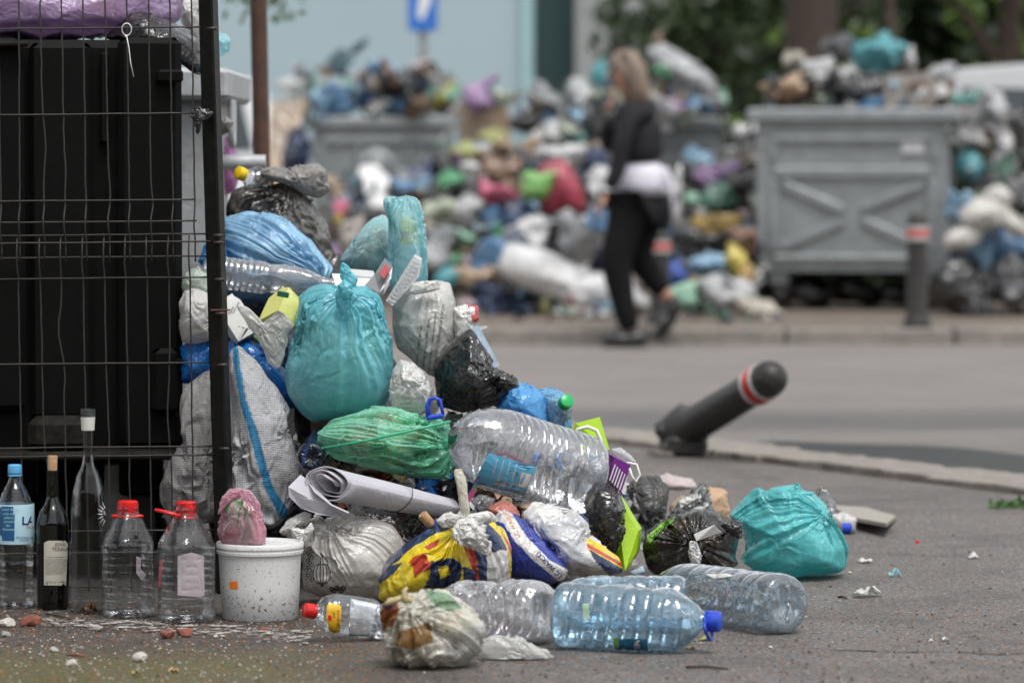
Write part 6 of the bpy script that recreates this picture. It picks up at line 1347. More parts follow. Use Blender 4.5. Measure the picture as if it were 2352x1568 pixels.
# blossom crumbs and grit too many to count
def scatter(name, n, mat, fx, smin, smax, seed, kind='stuff'):
    r = random.Random(seed); V = []; Fc = []; base = [(1, 0, 0), (-.5, .8, 0), (-.4, -.9, 0), (.1, 0, .9)]; k = 0; i = 0
    while i < n:
        x, y = r.uniform(-60, 2420), r.uniform(1395, 1600)
        y = y if r.random() < .72 else r.uniform(1180, 1500)
        if r.random() > fx(x, y): continue
        g = G(x, y); s = r.uniform(smin, smax); a = r.uniform(0, 6.28); ca, sa_ = math.cos(a), math.sin(a)
        for bx, by, bz in base: V.append((g[0] + (bx * ca - by * sa_) * s * r.uniform(.6, 1.3), g[1] + (bx * sa_ + by * ca) * s * r.uniform(.6, 1.3), .0015 + bz * s * r.uniform(.3, .9)))
        Fc += [(k, k + 1, k + 3), (k + 1, k + 2, k + 3), (k + 2, k, k + 3), (k, k + 2, k + 1)]; k += 4; i += 1
    return tag(link(name, V, Fc, mat, None, False, True, False), kind=kind)
ORB = leafmat('blossom_crumbs', (.16, .06, .02), (.42, .20, .06))
near_l = lambda x, y: 1.0 if (x < 900 and y > 1380) else (.22 if y > 1400 else .06)
scatter('blossom_litter', 6500, ORB, near_l, .0012, .0038, 1)
scatter('pale_grit', 1100, STW, lambda x, y: (1.0 if (x < 760 and y > 1400) else .05), .001, .004, 2)
scatter('dark_grit', 2600, BARK, lambda x, y: (1.0 if (x < 720 and 1390 < y < 1455) else .06), .0015, .006, 3)

# loose crumpled scraps wedged between the bags of the near heap: nobody could count them
def scraps(name, spots, sizes, cols, seed, mats, zmin=0.0, per=1):
    r = np.random.default_rng(seed); V = []; Fc = []; mi = []
    for (x, y, d) in spots:
        sz = r.uniform(*sizes); n = 6; u = np.linspace(-1, 1, n); X, Y = np.meshgrid(u, u); a, b = rdir(r), rdir(r); b = b - a * (a @ b); b /= np.linalg.norm(b); c = np.cross(a, b)
        P = X[..., None] * a * sz * r.uniform(.5, 1) + Y[..., None] * b * sz * r.uniform(.4, 1) + (r.normal(size=(n, n)) * .22 * sz + .3 * sz * np.sin(X * 2 + r.uniform(0, 6)))[..., None] * c
        P = P + r.normal(size=(n, n, 3)) * sz * .08 + W(x, y, d); P[..., 2] = np.maximum(P[..., 2], zmin + .003 + .004 * r.random((n, n)))
        o = len(V); V += P.reshape(-1, 3).tolist(); mi += [int(r.integers(len(mats)))] * (n - 1) ** 2
        Fc += [(o + i * n + j, o + i * n + j + 1, o + (i + 1) * n + j + 1, o + (i + 1) * n + j) for i in range(n - 1) for j in range(n - 1)]
    o = link(name, V, Fc, None, None, True, True, False)
    for m in mats: o.data.materials.append(m)
    o.data.polygons.foreach_set('material_index', mi); tag(o, kind='stuff')
rs2 = random.Random(77); sp = []
for q in range(230):
    t_ = rs2.random(); x = 730 + 730 * t_; top = 760 + 400 * t_ ** 1.1; y = rs2.uniform(top, 1330); fr_ = (y - top) / (1330 - top + 1); sp.append((x, y, 9.38 - .48 * fr_))
scraps('loose_litter', sp, (.015, .05), None, 4, [F_white, F_clear, F_black, F_blue3, F_navy, F_paper, F_whitet, F_foil, R_FOOD])
# ================================================================== far rubbish heaps
PALC = dict(blue=(.05, .22, .45), lblue=(.25, .50, .72), royal=(.02, .12, .60), navy=(.015, .04, .13), black=(.008, .008, .009), dgrey=(.05, .05, .055), grey=(.30, .32, .33), lgrey=(.52, .53, .54), white=(.74, .73, .73),
    cream=(.55, .50, .40), yellow=(.80, .62, .03), amber=(.48, .30, .04), lime=(.25, .62, .12), green=(.05, .36, .14), dgreen=(.03, .16, .10), mint=(.25, .55, .38), teal=(.04, .38, .44), tealg=(.10, .45, .38), pgreen=(.48, .56, .40),
    brown=(.20, .09, .04), tan=(.38, .24, .12), card=(.34, .23, .14), pink=(.75, .10, .24), crimson=(.52, .02, .07), lpink=(.60, .42, .44), lilac=(.42, .24, .50), purple=(.14, .04, .20), beige=(.42, .37, .32), dteal=(.04, .13, .17), ygreen=(.50, .52, .14), maroon=(.10, .02, .02))
def pm_(k): return film('far_' + k, [(c * .78 + .22 * sum(PALC[k]) / 3) * .95 for c in PALC[k]], 1, .28, .2 if k not in ('black', 'dgrey', 'card', 'tan', 'brown') else 0, crease=.02, fine=.006, var=.45, sc_=.3, spots=([c * .35 + .04 for c in PALC[k]], 4, .75))
_n = [0]
def far(k, cx, cy, rx, ry, d, label, rotd=0, cat='bag', name='rubbish_bag', T=None, group=None, **kw):
    _n[0] += 1; s = d / F
    if min(rx, ry) > 16: rx *= 1.13; ry *= 1.13
    r = random.Random(900 + _n[0]); out = []; ca, sa_ = math.cos(math.radians(rotd)), math.sin(math.radians(rotd)); n = r.choice((7, 8, 9, 11)); strip = min(rx, ry) < 13
    for i in range(n):
        a = 2 * PI * (i + r.uniform(-.3, .3)) / n; q = 1 if strip else r.choice((.72, .9, 1.05, 1.22, 1.4)) * (.85 if abs(math.sin(a)) > .9 and math.sin(a) < 0 else 1); x, y = rx * q * math.cos(a), ry * q * math.sin(a); out.append((cx + x * ca + y * sa_, cy + x * sa_ * -1 + y * ca))
    kw.setdefault('fm', .95); kw.setdefault('sa', .06); kw.setdefault('lo', .5); kw.setdefault('nf', 12)
    pole = (r.uniform(-.8, .8), r.uniform(-.9, 0), r.uniform(.2, 1))
    return blob(name, label, cat, out, d, T or min(rx, ry) * s * 1.1, pm_(k), res=(72, 36), seed=300 + _n[0], floor=PZ, group=group, n=22, c=(cx, cy), pole=pole, folds=.14, pinch=.35, size=.7, flat=.8, **kw)
def hd__(yb): return 24.5 + (722 - yb) / 460 * 4.4
def H(k, x0, y0, x1, y1, label, **kw):
    d = kw.pop('d', None) or hd__(y1); return far(k, (x0 + x1) / 2, (y0 + y1) / 2, (x1 - x0) / 2, (y1 - y0) / 2, d, label, **kw)
# on the round-boss bin
D2 = 29.8
for k, a in [('blue', (701, 175, 824, 264, 'dull blue bag at the left end of the round-boss bin')), ('white', (640, 172, 706, 238, 'whitish bag behind the leaning cardboard')), ('dgrey', (660, 162, 740, 190, 'dark grey bag behind the whitish one')),
    ('dteal', (758, 108, 812, 178, 'dark teal pointed bag standing on the blue one')), ('blue', (815, 145, 884, 250, 'mid blue bag in the middle of the round-boss bin')), ('lblue', (868, 128, 924, 205, 'light blue bag above the mid blue one')),
    ('royal', (838, 195, 874, 256, 'small royal blue bag beside the black one')), ('black', (882, 150, 992, 252, 'black bag on the round-boss bin')), ('lpink', (940, 144, 1000, 185, 'pale pinkish bag behind the black one')),
    ('yellow', (983, 185, 1046, 246, 'bright yellow bag at the right end of the round-boss bin')), ('lgrey', (960, 232, 1050, 275, 'pale bag under the yellow one on the bin rim')), ('lpink', (830, 235, 884, 268, 'pinkish packet low on the round-boss bin rim')), ('dgreen', (880, 246, 966, 274, 'dark green bag low on the round-boss bin rim'))]:
    H(k, *a, d=D2 + (0.15 if k in ('dgrey', 'lpink', 'dteal') else 0))
far('dteal', 822, 108, 44, 12, D2, 'teal strip of film pointing up to the right', 42, 'film', 'film_strip', .08)
# leaning cardboard
card('cardboard_sheet', 'tall brown cardboard sheet leaning beside the round-boss bin', 'cardboard', [(622, 232), (700, 235), (668, 400), (640, 560), (600, 560)], 28.6, .03, pm_('tan'), (0, 0, -.3, -.5, -.5))
H('navy', 655, 285, 716, 450, 'dark navy bag in the gap left of the round-boss bin', d=28.4)
card('cardboard_box', 'brown cardboard box between the two far bins', 'box', [(1055, 240), (1168, 234), (1172, 325), (1060, 325)], 28.6, .4, pm_('card'))
for k, a in [('lilac', (1066, 182, 1132, 245, 'lilac bag on the brown cardboard box')), ('purple', (1096, 205, 1128, 250, 'small purple bag on the brown cardboard box')), ('pgreen', (1128, 205, 1180, 250, 'pale green bag behind the brown cardboard box')), ('white', (1188, 236, 1220, 262, 'small white cup-like bag on the big black bag'))]: H(k, *a, d=28.4)
far('lilac', 1122, 188, 40, 12, 28.5, 'lilac film point sticking up right of the lilac bag', 38, 'film', 'film_strip', .06)
for k, a in [('black', (1174, 240, 1318, 330, 'big black bag between the two far bins')), ('black', (1180, 318, 1250, 410, 'black bag hanging below the big black one')), ('grey', (1212, 180, 1308, 290, 'grey see-through bag above the big black bag')), ('lblue', (1232, 225, 1275, 280, 'small pale blue bag in front of the grey one')), ('lgrey', (1302, 186, 1356, 262, 'pale lilac white bag left of the walking woman')),
    ('lgrey', (1318, 236, 1396, 292, 'pale grey bag on the rim of the bin behind the woman')), ('royal', (1320, 250, 1346, 294, 'small blue packet on the bin rim left of the woman')), ('teal', (1358, 142, 1402, 230, 'teal bag just behind the face of the walking woman')),
    ('dgrey', (1520, 166, 1604, 262, 'dark grey bag on the bin behind the woman')), ('lilac', (1500, 228, 1570, 272, 'lilac bag on the bin rim right of the woman')), ('dgrey', (1580, 228, 1670, 268, 'dark brownish grey bag at the right end of the bin behind the woman')), ('green', (1498, 148, 1540, 182, 'small green packet right of the blond hair')), ('mint', (1646, 194, 1678, 246, 'mint green bag end hanging at the right of the long pale bag')),
    ('lblue', (1574, 335, 1640, 390, 'faded blue bag hanging on the bin front right of the woman')), ('tealg', (1318, 290, 1350, 352, 'pale teal film at the left corner of the bin behind the woman'))]: H(k, *a, d=29.4 + (.2 if k in ('dgrey',) else 0))
far('lgrey', 1575, 165, 100, 38, 30.0, 'long pale bag slanting down to the right on the bin behind the woman', -32, T=.22)
far('brown', 1512, 112, 14, 30, 30.1, 'brown stick-like scrap above the long pale bag', 10, 'scrap', 'scrap')
# heap between and below the far bins (y grows towards the kerb)
for k, a in [('ygreen', (1024, 325, 1094, 368, 'yellow green bag top left of the heap')), ('ygreen', (1094, 298, 1180, 345, 'olive green bag below the cardboard box')), ('white', (1088, 326, 1130, 362, 'small round white bag under the cardboard box')), ('tan', (1130, 318, 1176, 362, 'tan paper bag below the cardboard box')), ('purple', (1040, 350, 1064, 396, 'small purple bag over the green one')),
    ('white', (1054, 366, 1112, 422, 'round white bag with a pinkish side')), ('green', (1000, 384, 1054, 440, 'bright green bag left of the round white one')), ('brown', (1110, 352, 1196, 424, 'rust brown bag above the hot pink one')), ('tan', (1152, 400, 1198, 448, 'tan fleshy-coloured bag right of the rust brown one')),
    ('blue', (900, 408, 950, 456, 'dark blue bag below the round-boss bin')), ('lblue', (940, 400, 998, 450, 'light blue bag below the round-boss bin')), ('white', (1232, 336, 1345, 395, 'off white bag above the crimson one')), ('pgreen', (1240, 330, 1290, 362, 'pale green bag at the back of the off white one')), ('black', (1050, 420, 1110, 480, 'black bag hollow left of the hot pink bag')),
    ('pgreen', (962, 440, 1050, 520, 'pale green white bag in the left of the heap')), ('lgrey', (1036, 430, 1118, 515, 'light grey bag left below the hot pink one')), ('beige', (766, 505, 836, 590, 'beige grey bag low left behind the cyan bags')), ('pink', (765, 462, 812, 506, 'small pink bag low left behind the cyan bags')), ('yellow', (762, 490, 796, 520, 'small yellow packet low left behind the cyan bags')), ('lilac', (752, 565, 790, 606, 'lilac packet low left behind the cyan bags')), ('dgrey', (810, 470, 900, 520, 'dark grey bag under the white board')),
    ('black', (1290, 395, 1345, 440, 'black gap bag behind the crimson bag')), ('white', (1338, 380, 1410, 450, 'white bag behind the lowered hand of the woman')),
    ('grey', (985, 520, 1050, 585, 'grey bag in the lower left of the heap')), ('mint', (1040, 520, 1092, 575, 'pale mint bag in the lower left of the heap')), ('green', (1016, 580, 1070, 620, 'green packet low in the heap')), ('green', (1128, 500, 1160, 560, 'small bright green bag between blue and white bags')), ('lpink', (1058, 585, 1100, 625, 'pale pink packet above the brown cardboard')),
    ('blue', (1074, 535, 1166, 640, 'strong blue bag left of the two big white bags')), ('lgrey', (975, 560, 1030, 640, 'pale grey bag right behind the cyan bottle bag')), ('teal', (1000, 610, 1060, 660, 'dull teal bag low in the heap')),
    ('tan', (1050, 610, 1150, 655, 'brown cardboard flattened low in the heap')), ('black', (1130, 640, 1210, 680, 'black bag low behind the light blue packet'))]: H(k, *a)
card('white_board', 'white board standing against the round-boss bin', 'board', [(828, 380), (862, 378), (905, 418), (896, 482), (808, 478), (812, 430)], 27.6, .06, pm_('white'), (.2, .2, .1, -.1, -.1, 0))
far('pink', 1140, 446, 66, 30, 26.1, 'hot pink bag stretched sideways above the tall white bag', -18, T=.2)
blob('rubbish_bag', 'large crimson bag beside the lime green one', 'bag', [(1240, 380), (1285, 362), (1310, 380), (1340, 440), (1344, 490), (1300, 480), (1262, 495), (1230, 470), (1225, 420)], 26.2, .14, pm_('crimson'), res=(64, 32), seed=290, floor=PZ, fm=.5)
blob('rubbish_bag', 'lime green bag lying on the crimson bag', 'bag', [(1196, 400), (1215, 388), (1240, 400), (1284, 384), (1270, 425), (1246, 465), (1215, 460), (1195, 450)], 26.0, .10, pm_('lime'), res=(64, 32), seed=291, floor=PZ, fm=.5)
H('white', 1145, 470, 1268, 615, 'tall white bag below the hot pink one', d=25.5); H('lgrey', 1258, 462, 1390, 610, 'tall pale grey bag left of the woman', d=25.5)
far('white', 1322, 650, 118, 52, 24.7, 'long white sack lying towards the walking woman', -20, T=.28)
far('lblue', 1212, 662, 32, 24, 24.9, 'light blue packet on the navy clothes')
far('navy', 1180, 688, 112, 38, 25.1, 'heap of navy blue cloth at the foot of the rubbish', 0, 'cloth', 'cloth_pile', .3); far('navy', 1085, 690, 50, 30, 25.3, 'second navy cloth lump at the left of the far heap', 0, 'cloth', 'cloth_pile')
far('ygreen', 1254, 700, 14, 30, 24.6, 'narrow lime yellow strip on the navy cloth', 20, 'scrap', 'scrap', .05); far('ygreen', 1060, 660, 18, 14, 25.2, 'small lime packet left of the navy cloth', 0, 'packet', 'packet'); far('lpink', 1075, 700, 22, 14, 24.7, 'pinkish packet at the left foot of the navy cloth', 0, 'packet', 'packet')
far('lblue', 1398, 706, 36, 14, 24.4, 'pale blue and white flat packet by the white sack end', -8, 'packet', 'packet', .08); far('white', 1380, 722, 40, 10, 24.1, 'flat white sheet on the pavement left of the woman', 0, 'sheet', 'sheet', .1); far('crimson', 1306, 692, 14, 8, 24.4, 'tiny red scrap at the foot of the white sack', 0, 'scrap', 'scrap'); far('lpink', 1330, 712, 20, 8, 24.3, 'pale pinkish scrap near the kerb left of the woman', 0, 'scrap', 'scrap')
far('blue', 1375, 502, 28, 32, 24.6, 'blue cloth bag hanging from the lowered hand of the woman', -15, T=.05)
# right of the woman
for k, a in [('lilac', (1586, 388, 1662, 432, 'lilac bag between the woman and the large bin')), ('purple', (1620, 372, 1700, 415, 'purple bag behind the lilac one')), ('black', (1655, 385, 1742, 480, 'black bag against the left side of the large bin')), ('dgreen', (1590, 425, 1702, 500, 'dark green netting bag right of the woman')), ('mint', (1572, 440, 1620, 480, 'pale mint packet beside the dark green bag')), ('black', (1545, 360, 1600, 440, 'black bag in the shade right of the woman')),
    ('dteal', (1696, 500, 1735, 560, 'dark bottle-like bag beside the large bin')), ('lpink', (1694, 474, 1730, 506, 'small pinkish packet beside the large bin')), ('amber', (1556, 480, 1700, 545, 'orange brown net of vegetables right of the woman')), ('brown', (1660, 505, 1740, 600, 'brown bag under the orange net')), ('black', (1540, 528, 1672, 590, 'flat black bag under the orange net')), ('royal', (1526, 590, 1580, 660, 'dark blue bag just right of the legs of the woman')),
    ('lblue', (1574, 578, 1668, 640, 'light blue bag low right of the woman')), ('yellow', (1656, 562, 1718, 646, 'golden yellow bag beside the foot of the large bin')), ('amber', (1690, 610, 1740, 665, 'ochre bag behind the wheel of the large bin')), ('lgrey', (1596, 634, 1735, 712, 'pale grey bag lying low before the large bin')), ('mint', (1536, 645, 1602, 712, 'pale greenish bag near the raised foot of the woman')), ('dgrey', (1650, 630, 1680, 660, 'small dark bag above the pale grey one'))]: H(k, *a, d=hd__(a[3]) - .3)
far('white', 1556, 440, 12, 75, 24.35, 'slim white strap-like film right of the hip of the woman', -4, 'film', 'film_strip', .03)
far('beige', 1716, 335, 28, 50, 27.5, 'beige sack with a white top left of the large bin', 0, T=.1); far('white', 1716, 298, 34, 18, 27.4, 'white film on top of the beige sack')
far('cream', 1742, 717, 42, 26, 24.2, 'cream paper bag on the pavement by the wheel of the large bin')
# on the large bin
D4 = 26.0
for k, a in [('tan', (1756, 165, 1868, 240, 'tan brown paper bag on the left end of the large bin')), ('brown', (1750, 180, 1800, 242, 'rust brown packet at the left corner of the large bin')), ('cream', (1800, 118, 1850, 152, 'cream yellow packet on top of the tan bag')), ('white', (1836, 124, 1912, 192, 'white crumpled bag beside the cream packet')),
    ('black', (1868, 165, 2030, 240, 'black bag along the middle of the large bin')), ('brown', (1945, 168, 2005, 215, 'dark brown bundle on the black bag')), ('white', (1912, 150, 1965, 182, 'white packet behind the black bag')), ('white', (1932, 216, 1980, 256, 'small white packet at the bin rim')), ('lgrey', (1984, 208, 2030, 256, 'pale lilac packet at the bin rim')), ('blue', (1870, 222, 1912, 256, 'small blue packet at the bin rim')), ('lime', (1818, 212, 1862, 250, 'lime and cream packet at the bin rim')),
    ('dgrey', (1876, 74, 1986, 142, 'dark brown grey bag high behind the teal one')), ('teal', (1963, 74, 2098, 172, 'bright teal bag crowning the large bin')), ('white', (2062, 106, 2100, 164, 'white and red packet in front of the bright teal bag')), ('crimson', (2070, 144, 2092, 164, 'tiny red packet in front of the bright teal bag')), ('lgrey', (2130, 144, 2190, 180, 'white bag right of the brown box on the bin')), ('lpink', (2160, 215, 2212, 262, 'pale pink packet at the right corner of the large bin'))]:
    H(k, *a, d=D4 + (.25 if a[3] < 200 else 0) - (.2 if a[3] > 235 else 0))
card('cardboard_box', 'grey brown printed cardboard box standing on the right end of the large bin', 'box', [(2028, 172), (2140, 164), (2172, 255), (2036, 258)], 25.7, .3, pm_('beige'))
card('box_print', None, None, [(2080, 195), (2130, 186), (2134, 200), (2084, 206)], 25.68, .01, pm_('brown'), (0,) * 4, bpy.data.objects['cardboard_box.001'])
# heap at the right edge
for k, a, dd in [('lgrey', (2195, 165, 2350, 352, 'big pale see-through sack right of the large bin'), 26.2), ('tealg', (2196, 200, 2272, 275, 'sea green bag slanting across the pale sack'), 25.8), ('green', (2226, 295, 2294, 352, 'green bag below the pale sack'), 25.8), ('lpink', (2190, 235, 2230, 280, 'pinkish bag edge at the corner of the bin'), 25.7), ('lilac', (2268, 300, 2320, 352, 'small dark pink and brown packet by the green bag'), 25.9),
    ('teal', (2204, 350, 2262, 424, 'teal and white bag below the green one'), 25.5), ('white', (2220, 352, 2345, 480, 'white bag with a red print at the right edge'), 25.7), ('lblue', (2178, 428, 2236, 522, 'clear blue bag beside the large bin'), 25.2), ('navy', (2330, 430, 2400, 500, 'dark blue bag cut by the right edge'), 25.9),
    ('lblue', (2225, 530, 2300, 612, 'light blue bag under the white plush toy'), 25.2), ('blue', (2290, 520, 2380, 606, 'mid blue bag at the right edge'), 25.2), ('black', (2145, 585, 2300, 735, 'big black bag on the pavement right of the large bin'), 24.7), ('dgrey', (2250, 575, 2440, 740, 'big black bag with a grey sheen at the right edge'), 24.8), ('navy', (2176, 560, 2240, 620, 'dark blue bag squeezed behind the black ones'), 25.4), ('lgrey', (2330, 480, 2400, 560, 'pale bag cut by the right edge'), 25.6)]: H(k, *a, d=dd)
o = bpy.data.objects.get('rubbish_bag'); 
pt_ = W(2270, 560, 25.0); ty = thing('plush_toy', 'large white plush toy slumped among the bags at the right edge', 'plush toy', pt_)
PL = film('plush', (.52, .50, .47), 1, .9, 0, crease=0, fine=.004, sc_=1)
for nm, e in (('body', (2262, 492, 62, 40, 15)), ('leg', (2208, 550, 46, 28, 14)), ('leg', (2322, 512, 54, 22, -38)), ('arm', (2232, 512, 20, 40, 35)), ('head', (2290, 452, 34, 28, 20))):
    blob(nm, None, None, e, 25.0, min(e[2], e[3]) * 25 / F, PL, parent=ty, res=LO, seed=int(e[0]), floor=None, fm=.6, sa=.03)
# rubbish deep in the far heap which fills the gaps between the bags above
rg = random.Random(31)
for i in range(16):
    x = 1000 + (i % 8) * 50 + rg.uniform(-15, 15); y = 430 + (i // 8) * 130 + rg.uniform(-15, 15)
    far(rg.choice(['black', 'navy', 'dgrey']), x, y, 55, 62, 28.0 - (i // 8) * 1.2, 'dark bag buried in the far heap, %s from the left in the %s row' % (('first', 'second', 'third', 'fourth', 'fifth', 'sixth', 'seventh', 'eighth')[i % 8], ('upper', 'lower')[i // 8]), group='dark bags buried in the far heap')
for i, (x, lab) in enumerate(((1870, 'black bag shape added for the shadow under the left half of the large bin'), (1975, 'black bag shape added for the shadow under the middle of the large bin'), (2085, 'black bag shape added for the shadow under the right half of the large bin'))):
    far('black', x, 668, 62, 38, 26.0, lab, T=.25)  # black shapes added in place of the deep shadow beneath the large bin
for i in range(5):
    far(('dgrey', 'black')[i % 2], 1600 + i * 32, 470 + 60 * (i % 3), 45, 60, 27.2, 'dark bag buried %s to the left of the large bin' % ('farthest', 'second farthest', 'midway', 'close', 'closest')[i], group='dark bags buried beside the large bin')
for i in range(6):
    far(('grey', 'beige', 'dgrey')[i % 3], 740 + i * 48, 560 + 40 * (i % 2), 50, 70, 27.0, 'dull bag half hidden behind the near heap, %s from the left' % ('first', 'second', 'third', 'fourth', 'fifth', 'sixth')[i], group='dull bags behind the near heap')

# loose scraps, cups, paper and film all over the far heaps
def hsp(n, x0, x1, ytop, y1, seed, df):
    r = random.Random(seed); L = []
    for _ in range(n):
        x = r.uniform(x0, x1); y = r.uniform(ytop(x), y1); L.append((x, y, df(y) + r.uniform(-.1, .35)))
    return L
FM = [pm_(k) for k in ('white', 'lgrey', 'cream', 'blue', 'lblue', 'white', 'mint', 'black', 'dgrey', 'tan', 'black', 'grey', 'navy', 'card', 'white', 'pgreen', 'brown', 'dteal')]
scraps('loose_litter', hsp(110, 1000, 1400, lambda x: 300 + 40 * math.sin(x / 30), 722, 1, lambda y: hd__(y) + .15), (.05, .15), None, 11, FM, PZ)
scraps('loose_litter', hsp(80, 1530, 1740, lambda x: 380, 715, 2, lambda y: hd__(y) - .1), (.05, .14), None, 12, FM, PZ)
scraps('loose_litter', hsp(60, 2180, 2400, lambda x: 220, 700, 3, lambda y: 25.35), (.05, .14), None, 13, FM, PZ)
scraps('loose_litter', hsp(60, 1760, 2180, lambda x: 170 + abs(x - 1970) * .1, 248, 4, lambda y: 25.8), (.04, .12), None, 14, FM, PZ)
scraps('loose_litter', hsp(50, 680, 1050, lambda x: 160, 262, 5, lambda y: 29.6), (.05, .14), None, 15, FM, PZ)
scraps('loose_litter', hsp(50, 1180, 1670, lambda x: 215, 270, 6, lambda y: 29.3), (.05, .14), None, 16, FM, PZ)
scraps('loose_litter', hsp(45, 740, 1000, lambda x: 420, 640, 7, lambda y: 26.9), (.05, .15), None, 17, FM, PZ)
scraps('loose_litter', [(random.uniform(1000, 1800), random.uniform(712, 742), 23.4) for _ in range(50)], (.02, .05), None, 18, FM, PZ)
# ================================================================== walking woman
WD = 23.7
WDd = 22.42; wb = W(1450, 790, WDd) * [1, 1, 0] + [0, 0, -.045]; sW = WDd / F
def wp_(x, y, dd=0): return Vector(W(x, y, WDd + dd))
SKIN = plain('skin', (.42, .22, .15), .5, vs=20, var=.08); JACK = plain('jacket_charcoal', (.020, .019, .022), .75, vs=14, var=.3, bs=.003, bscale=20, spec=.15)
TROU = plain('trousers_black', (.009, .009, .010), .8, vs=14, var=.3, bs=.003, bscale=18, spec=.12); SHIRT = plain('shirt_white', (.66, .64, .72), .8, vs=8, var=.06, bs=.004, bscale=18)
HAIR = plain('hair_blond', (.20, .15, .115), .6, vs=40, var=.45, bs=.004, bscale=50); SHOE = plain('shoe_black', (.02, .02, .022), .35, vs=20)
def skin(name, pts, edges, mat, parent, root=0, sub=2):
    """pts: (world point, rx, ry)"""
    me = bpy.data.meshes.new(name); o0 = wloc(parent); me.from_pydata([tuple(Vector(p[0]) - o0) for p in pts], edges, [])
    o = bpy.data.objects.new(name, me); COL.objects.link(o); o.parent = parent
    m = o.modifiers.new('skin', 'SKIN'); m.use_smooth_shade = True
    for i, v in enumerate(me.skin_vertices[0].data): v.radius = (pts[i][1], pts[i][2] if len(pts[i]) > 2 else pts[i][1]); v.use_root = (i == root)
    s = o.modifiers.new('sub', 'SUBSURF'); s.levels = sub; s.render_levels = sub; me.materials.append(mat); return o
pw = thing('person', 'woman in a dark jacket, white shirt hem and black trousers walking along the far kerb', 'person', wb)
# body: one skinned figure, near side leg steps back, far side leg stands
P = [(wp_(1468, 452), .07, .07), (wp_(1470, 400), .075, .07), (wp_(1466, 330), .095, .09), (wp_(1462, 275), .09, .10), (wp_(1452, 238), .05, .055), (wp_(1447, 216), .052, .052), (wp_(1438, 186, 0), .075, .078), (wp_(1434, 150), .088, .086),
     (wp_(1446, 480, -.08), .07, .07), (wp_(1412, 596, -.10), .076, .076), (wp_(1430, 690, -.1), .053, .053), (wp_(1448, 762, -.1), .040, .040),
     (wp_(1486, 480, .08), .07, .07), (wp_(1462, 590, .12), .073, .073), (wp_(1506, 646, .12), .052, .052), (wp_(1540, 692, .12), .040, .040)]
E = [(0, 1), (1, 2), (2, 3), (3, 4), (4, 5), (5, 6), (6, 7), (0, 8), (8, 9), (9, 10), (10, 11), (0, 12), (12, 13), (13, 14), (14, 15)]
body = skin('body', P, E, SKIN, pw)
tr_ = skin('trousers', [(wp_(1474, 446), .16, .15)] + [(p[0], p[1] + .022, p[2] + .022) for p in ((P[8][0], .10, .10), P[9], P[10], P[11])] + [(p[0], p[1] + .022, p[2] + .022) for p in ((P[12][0], .10, .10), P[13], P[14])] + [(wp_(1528, 680, .12), .056)], [(0, 1), (1, 2), (2, 3), (3, 4), (0, 5), (5, 6), (6, 7), (7, 8)], TROU, pw)
skin('jacket', [(wp_(1474, 385), .155, .15), (wp_(1468, 335), .15, .145), (wp_(1462, 275), .155, .17), (wp_(1456, 244), .115, .14), (wp_(1450, 226), .07, .07),
     (wp_(1448, 268, -.17), .072), (wp_(1428, 330, -.20), .06), (wp_(1420, 385, -.2), .052), (wp_(1398, 436, -.2), .045),
     (wp_(1446, 268, .17), .07), (wp_(1420, 330, .16), .058), (wp_(1392, 330, .05), .052), (wp_(1398, 270, -.02), .042)],
     [(0, 1), (1, 2), (2, 3), (3, 4), (3, 5), (5, 6), (6, 7), (7, 8), (3, 9), (9, 10), (10, 11), (11, 12)], JACK, pw)
skin('shirt_hem', [(wp_(1470, 366), .145, .15), (wp_(1472, 410), .155, .165), (wp_(1472, 458), .165, .17)], [(0, 1), (1, 2)], SHIRT, pw)
def hand(c, fwd, palm, side, parent, curl=.6, s=1.0):
    f = Vector(fwd).normalized(); pn = Vector(palm).normalized(); sd = Vector(side).normalized(); c = Vector(c)
    pts = [(c, .024 * s, .02 * s), (c + f * .045 * s, .032 * s, .018 * s), (c + f * .08 * s, .034 * s, .016 * s)]; h = skin('hand', pts, [(0, 1), (1, 2)], SKIN, parent, 0, 2)
    for i, (o_, l) in enumerate(((-.027, .062), (-.009, .07), (.009, .066), (.027, .052))):
        b = c + f * .075 * s + sd * o_ * s; k = [b - f * .02 * s]; d = f.copy()
        for q in range(3): k.append(k[-1] + d * (l * s * (.55, .34, .25)[q] + (.02 * s if q == 0 else 0))); d = (d + pn * curl * (.5 + .2 * q)).normalized()
        skin('finger', [(p, .0092 * s * (1 - .1 * j)) for j, p in enumerate(k)], [(0, 1), (1, 2), (2, 3)], SKIN, h, 0, 1)
    b = c + f * .02 * s - sd * .022 * s; k = [b, b + (-sd * .8 + f).normalized() * .04 * s, b + (-sd * .5 + f).normalized() * .068 * s + pn * .012 * s]
    skin('thumb', [(p, .011 * s) for p in k], [(0, 1), (1, 2)], SKIN, h, 0, 1)
    return h
for q in (hand(wp_(1392, 446, -.2), (-.45, 0, -1), (1, 0, -.2), (0, 1, 0), pw, .9), hand(wp_(1398, 262, -.03), (.15, 0, 1), (1, .1, .1), (0, 1, 0), pw, .5)): pass
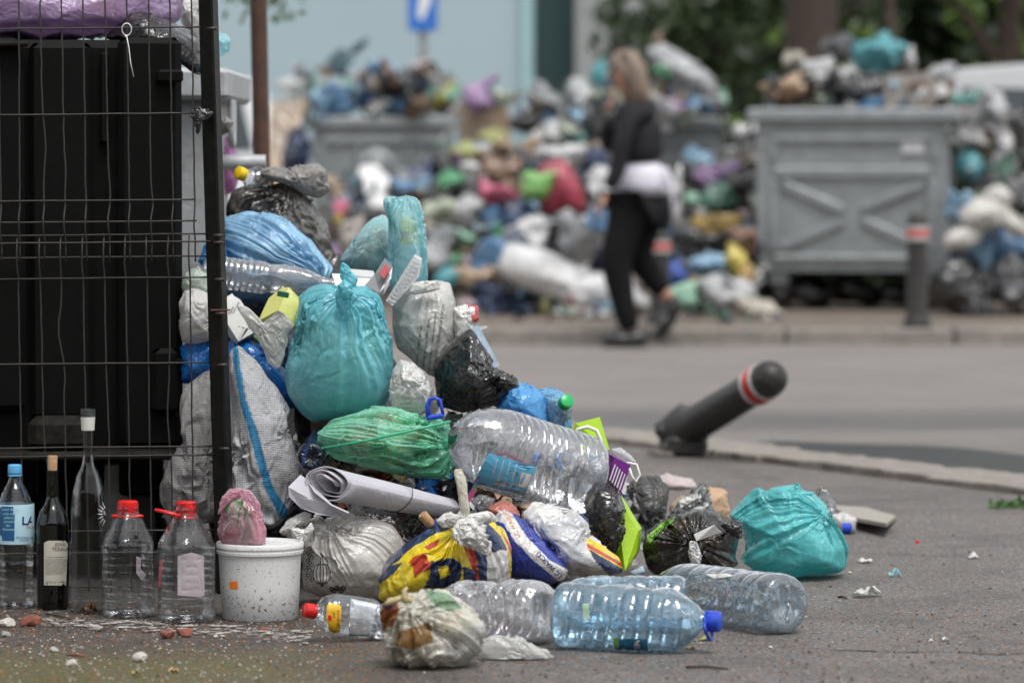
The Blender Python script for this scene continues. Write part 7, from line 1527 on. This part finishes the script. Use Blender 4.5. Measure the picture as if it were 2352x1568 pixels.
# face: nose, lips, ear, eyes
hd0 = wp_(1433, 158)
skin('nose', [(wp_(1402, 160), .011), (wp_(1396, 172), .014), (wp_(1402, 178), .010)], [(0, 1), (1, 2)], SKIN, pw, 0, 1)
skin('lips', [(wp_(1404, 187, -.018), .008), (wp_(1401, 188), .010), (wp_(1404, 187, .018), .008)], [(0, 1), (1, 2)], plain('lips', (.35, .10, .09), .5), pw, 0, 1)
for sd in (-1, 1):
    MB().lathe([(0, .001), (.003, .010), (.008, .011), (.012, .007)], wp_(1407, 158, sd * .035), (-1, sd * .3, 0), 12).build('eye', plain('eye', (.1, .08, .07), .2), pw, True)
    skin('ear', [(wp_(1437, 150, sd * .083), .014, .008), (wp_(1440, 165, sd * .085), .016, .008)], [(0, 1)], SKIN, pw, 0, 1)
# long hair falling over the shoulders
hb_ = blob('hair', None, None, [(1400, 150), (1408, 124), (1432, 112), (1462, 118), (1484, 150), (1494, 200), (1496, 240), (1476, 248), (1452, 236), (1440, 215), (1428, 200), (1424, 165)], WDd + .0, .115, HAIR, parent=pw, res=MID, seed=401, floor=None, pole=(-.1, 0, 1), folds=.10, fw=2.5, sa=.012, fm=.1, ra=.002)
for q in range(26):
    a = -1.2 + q * .105; x0 = 1440 + 12 * math.sin(a); MB().tube([wp_(x0, 118, -.10 * math.cos(a)), wp_(x0 + 22, 165, -.125 * math.cos(a)), wp_(1456 + 26 * math.sin(a) + q % 3 * 3, 246 + q % 4 * 4, -.13 * math.cos(a))], [.012, .013, .004], 6).build('hair_lock', HAIR, pw, True)
# shoes
for (x, y, dd, a) in ((1446, 780, -.1, 0), (1540, 722, .12, -60)):
    c = wp_(x, y, dd); Rr = rot(0, math.radians(a), 0)
    pr = [(.10, .03), (.085, .045), (.03, .05), (-.05, .042), (-.13, .034), (-.165, .022)]
    V = []; n = 16
    for (px, r) in pr:
        for j in range(n):
            t = 2 * PI * j / n; z = math.sin(t) * r * (1 if math.sin(t) > 0 else .75); V.append(np.array(c) + Rr @ np.array([px, math.cos(t) * r * .85, z + (.012 if px > .05 else 0)]))
    Fc = [(i * n + j, i * n + (j + 1) % n, (i + 1) * n + (j + 1) % n, (i + 1) * n + j) for i in range(len(pr) - 1) for j in range(n)] + [tuple(range(n)), tuple(range((len(pr) - 1) * n, len(pr) * n))]
    sh = link('shoe', V, Fc, SHOE, pw); MB().box(np.array(c) + Rr @ [-.03, 0, -.037], (.25, .075, .014), Rr, bev=.005).build('sole', plain('sole_dark', (.03, .03, .03), .7), sh, angle=.5)
    MB().box(np.array(c) + Rr @ [-.04, -.035, .018], (.05, .012, .012), Rr, bev=.003).build('buckle', GAL, sh, angle=.5)
MB().tube([wp_(1528, 382, -.10), wp_(1542, 430, -.10), wp_(1548, 500, -.1)], [.010, .016, .012], 8).build('bag_strap', SHIRT, pw, True)
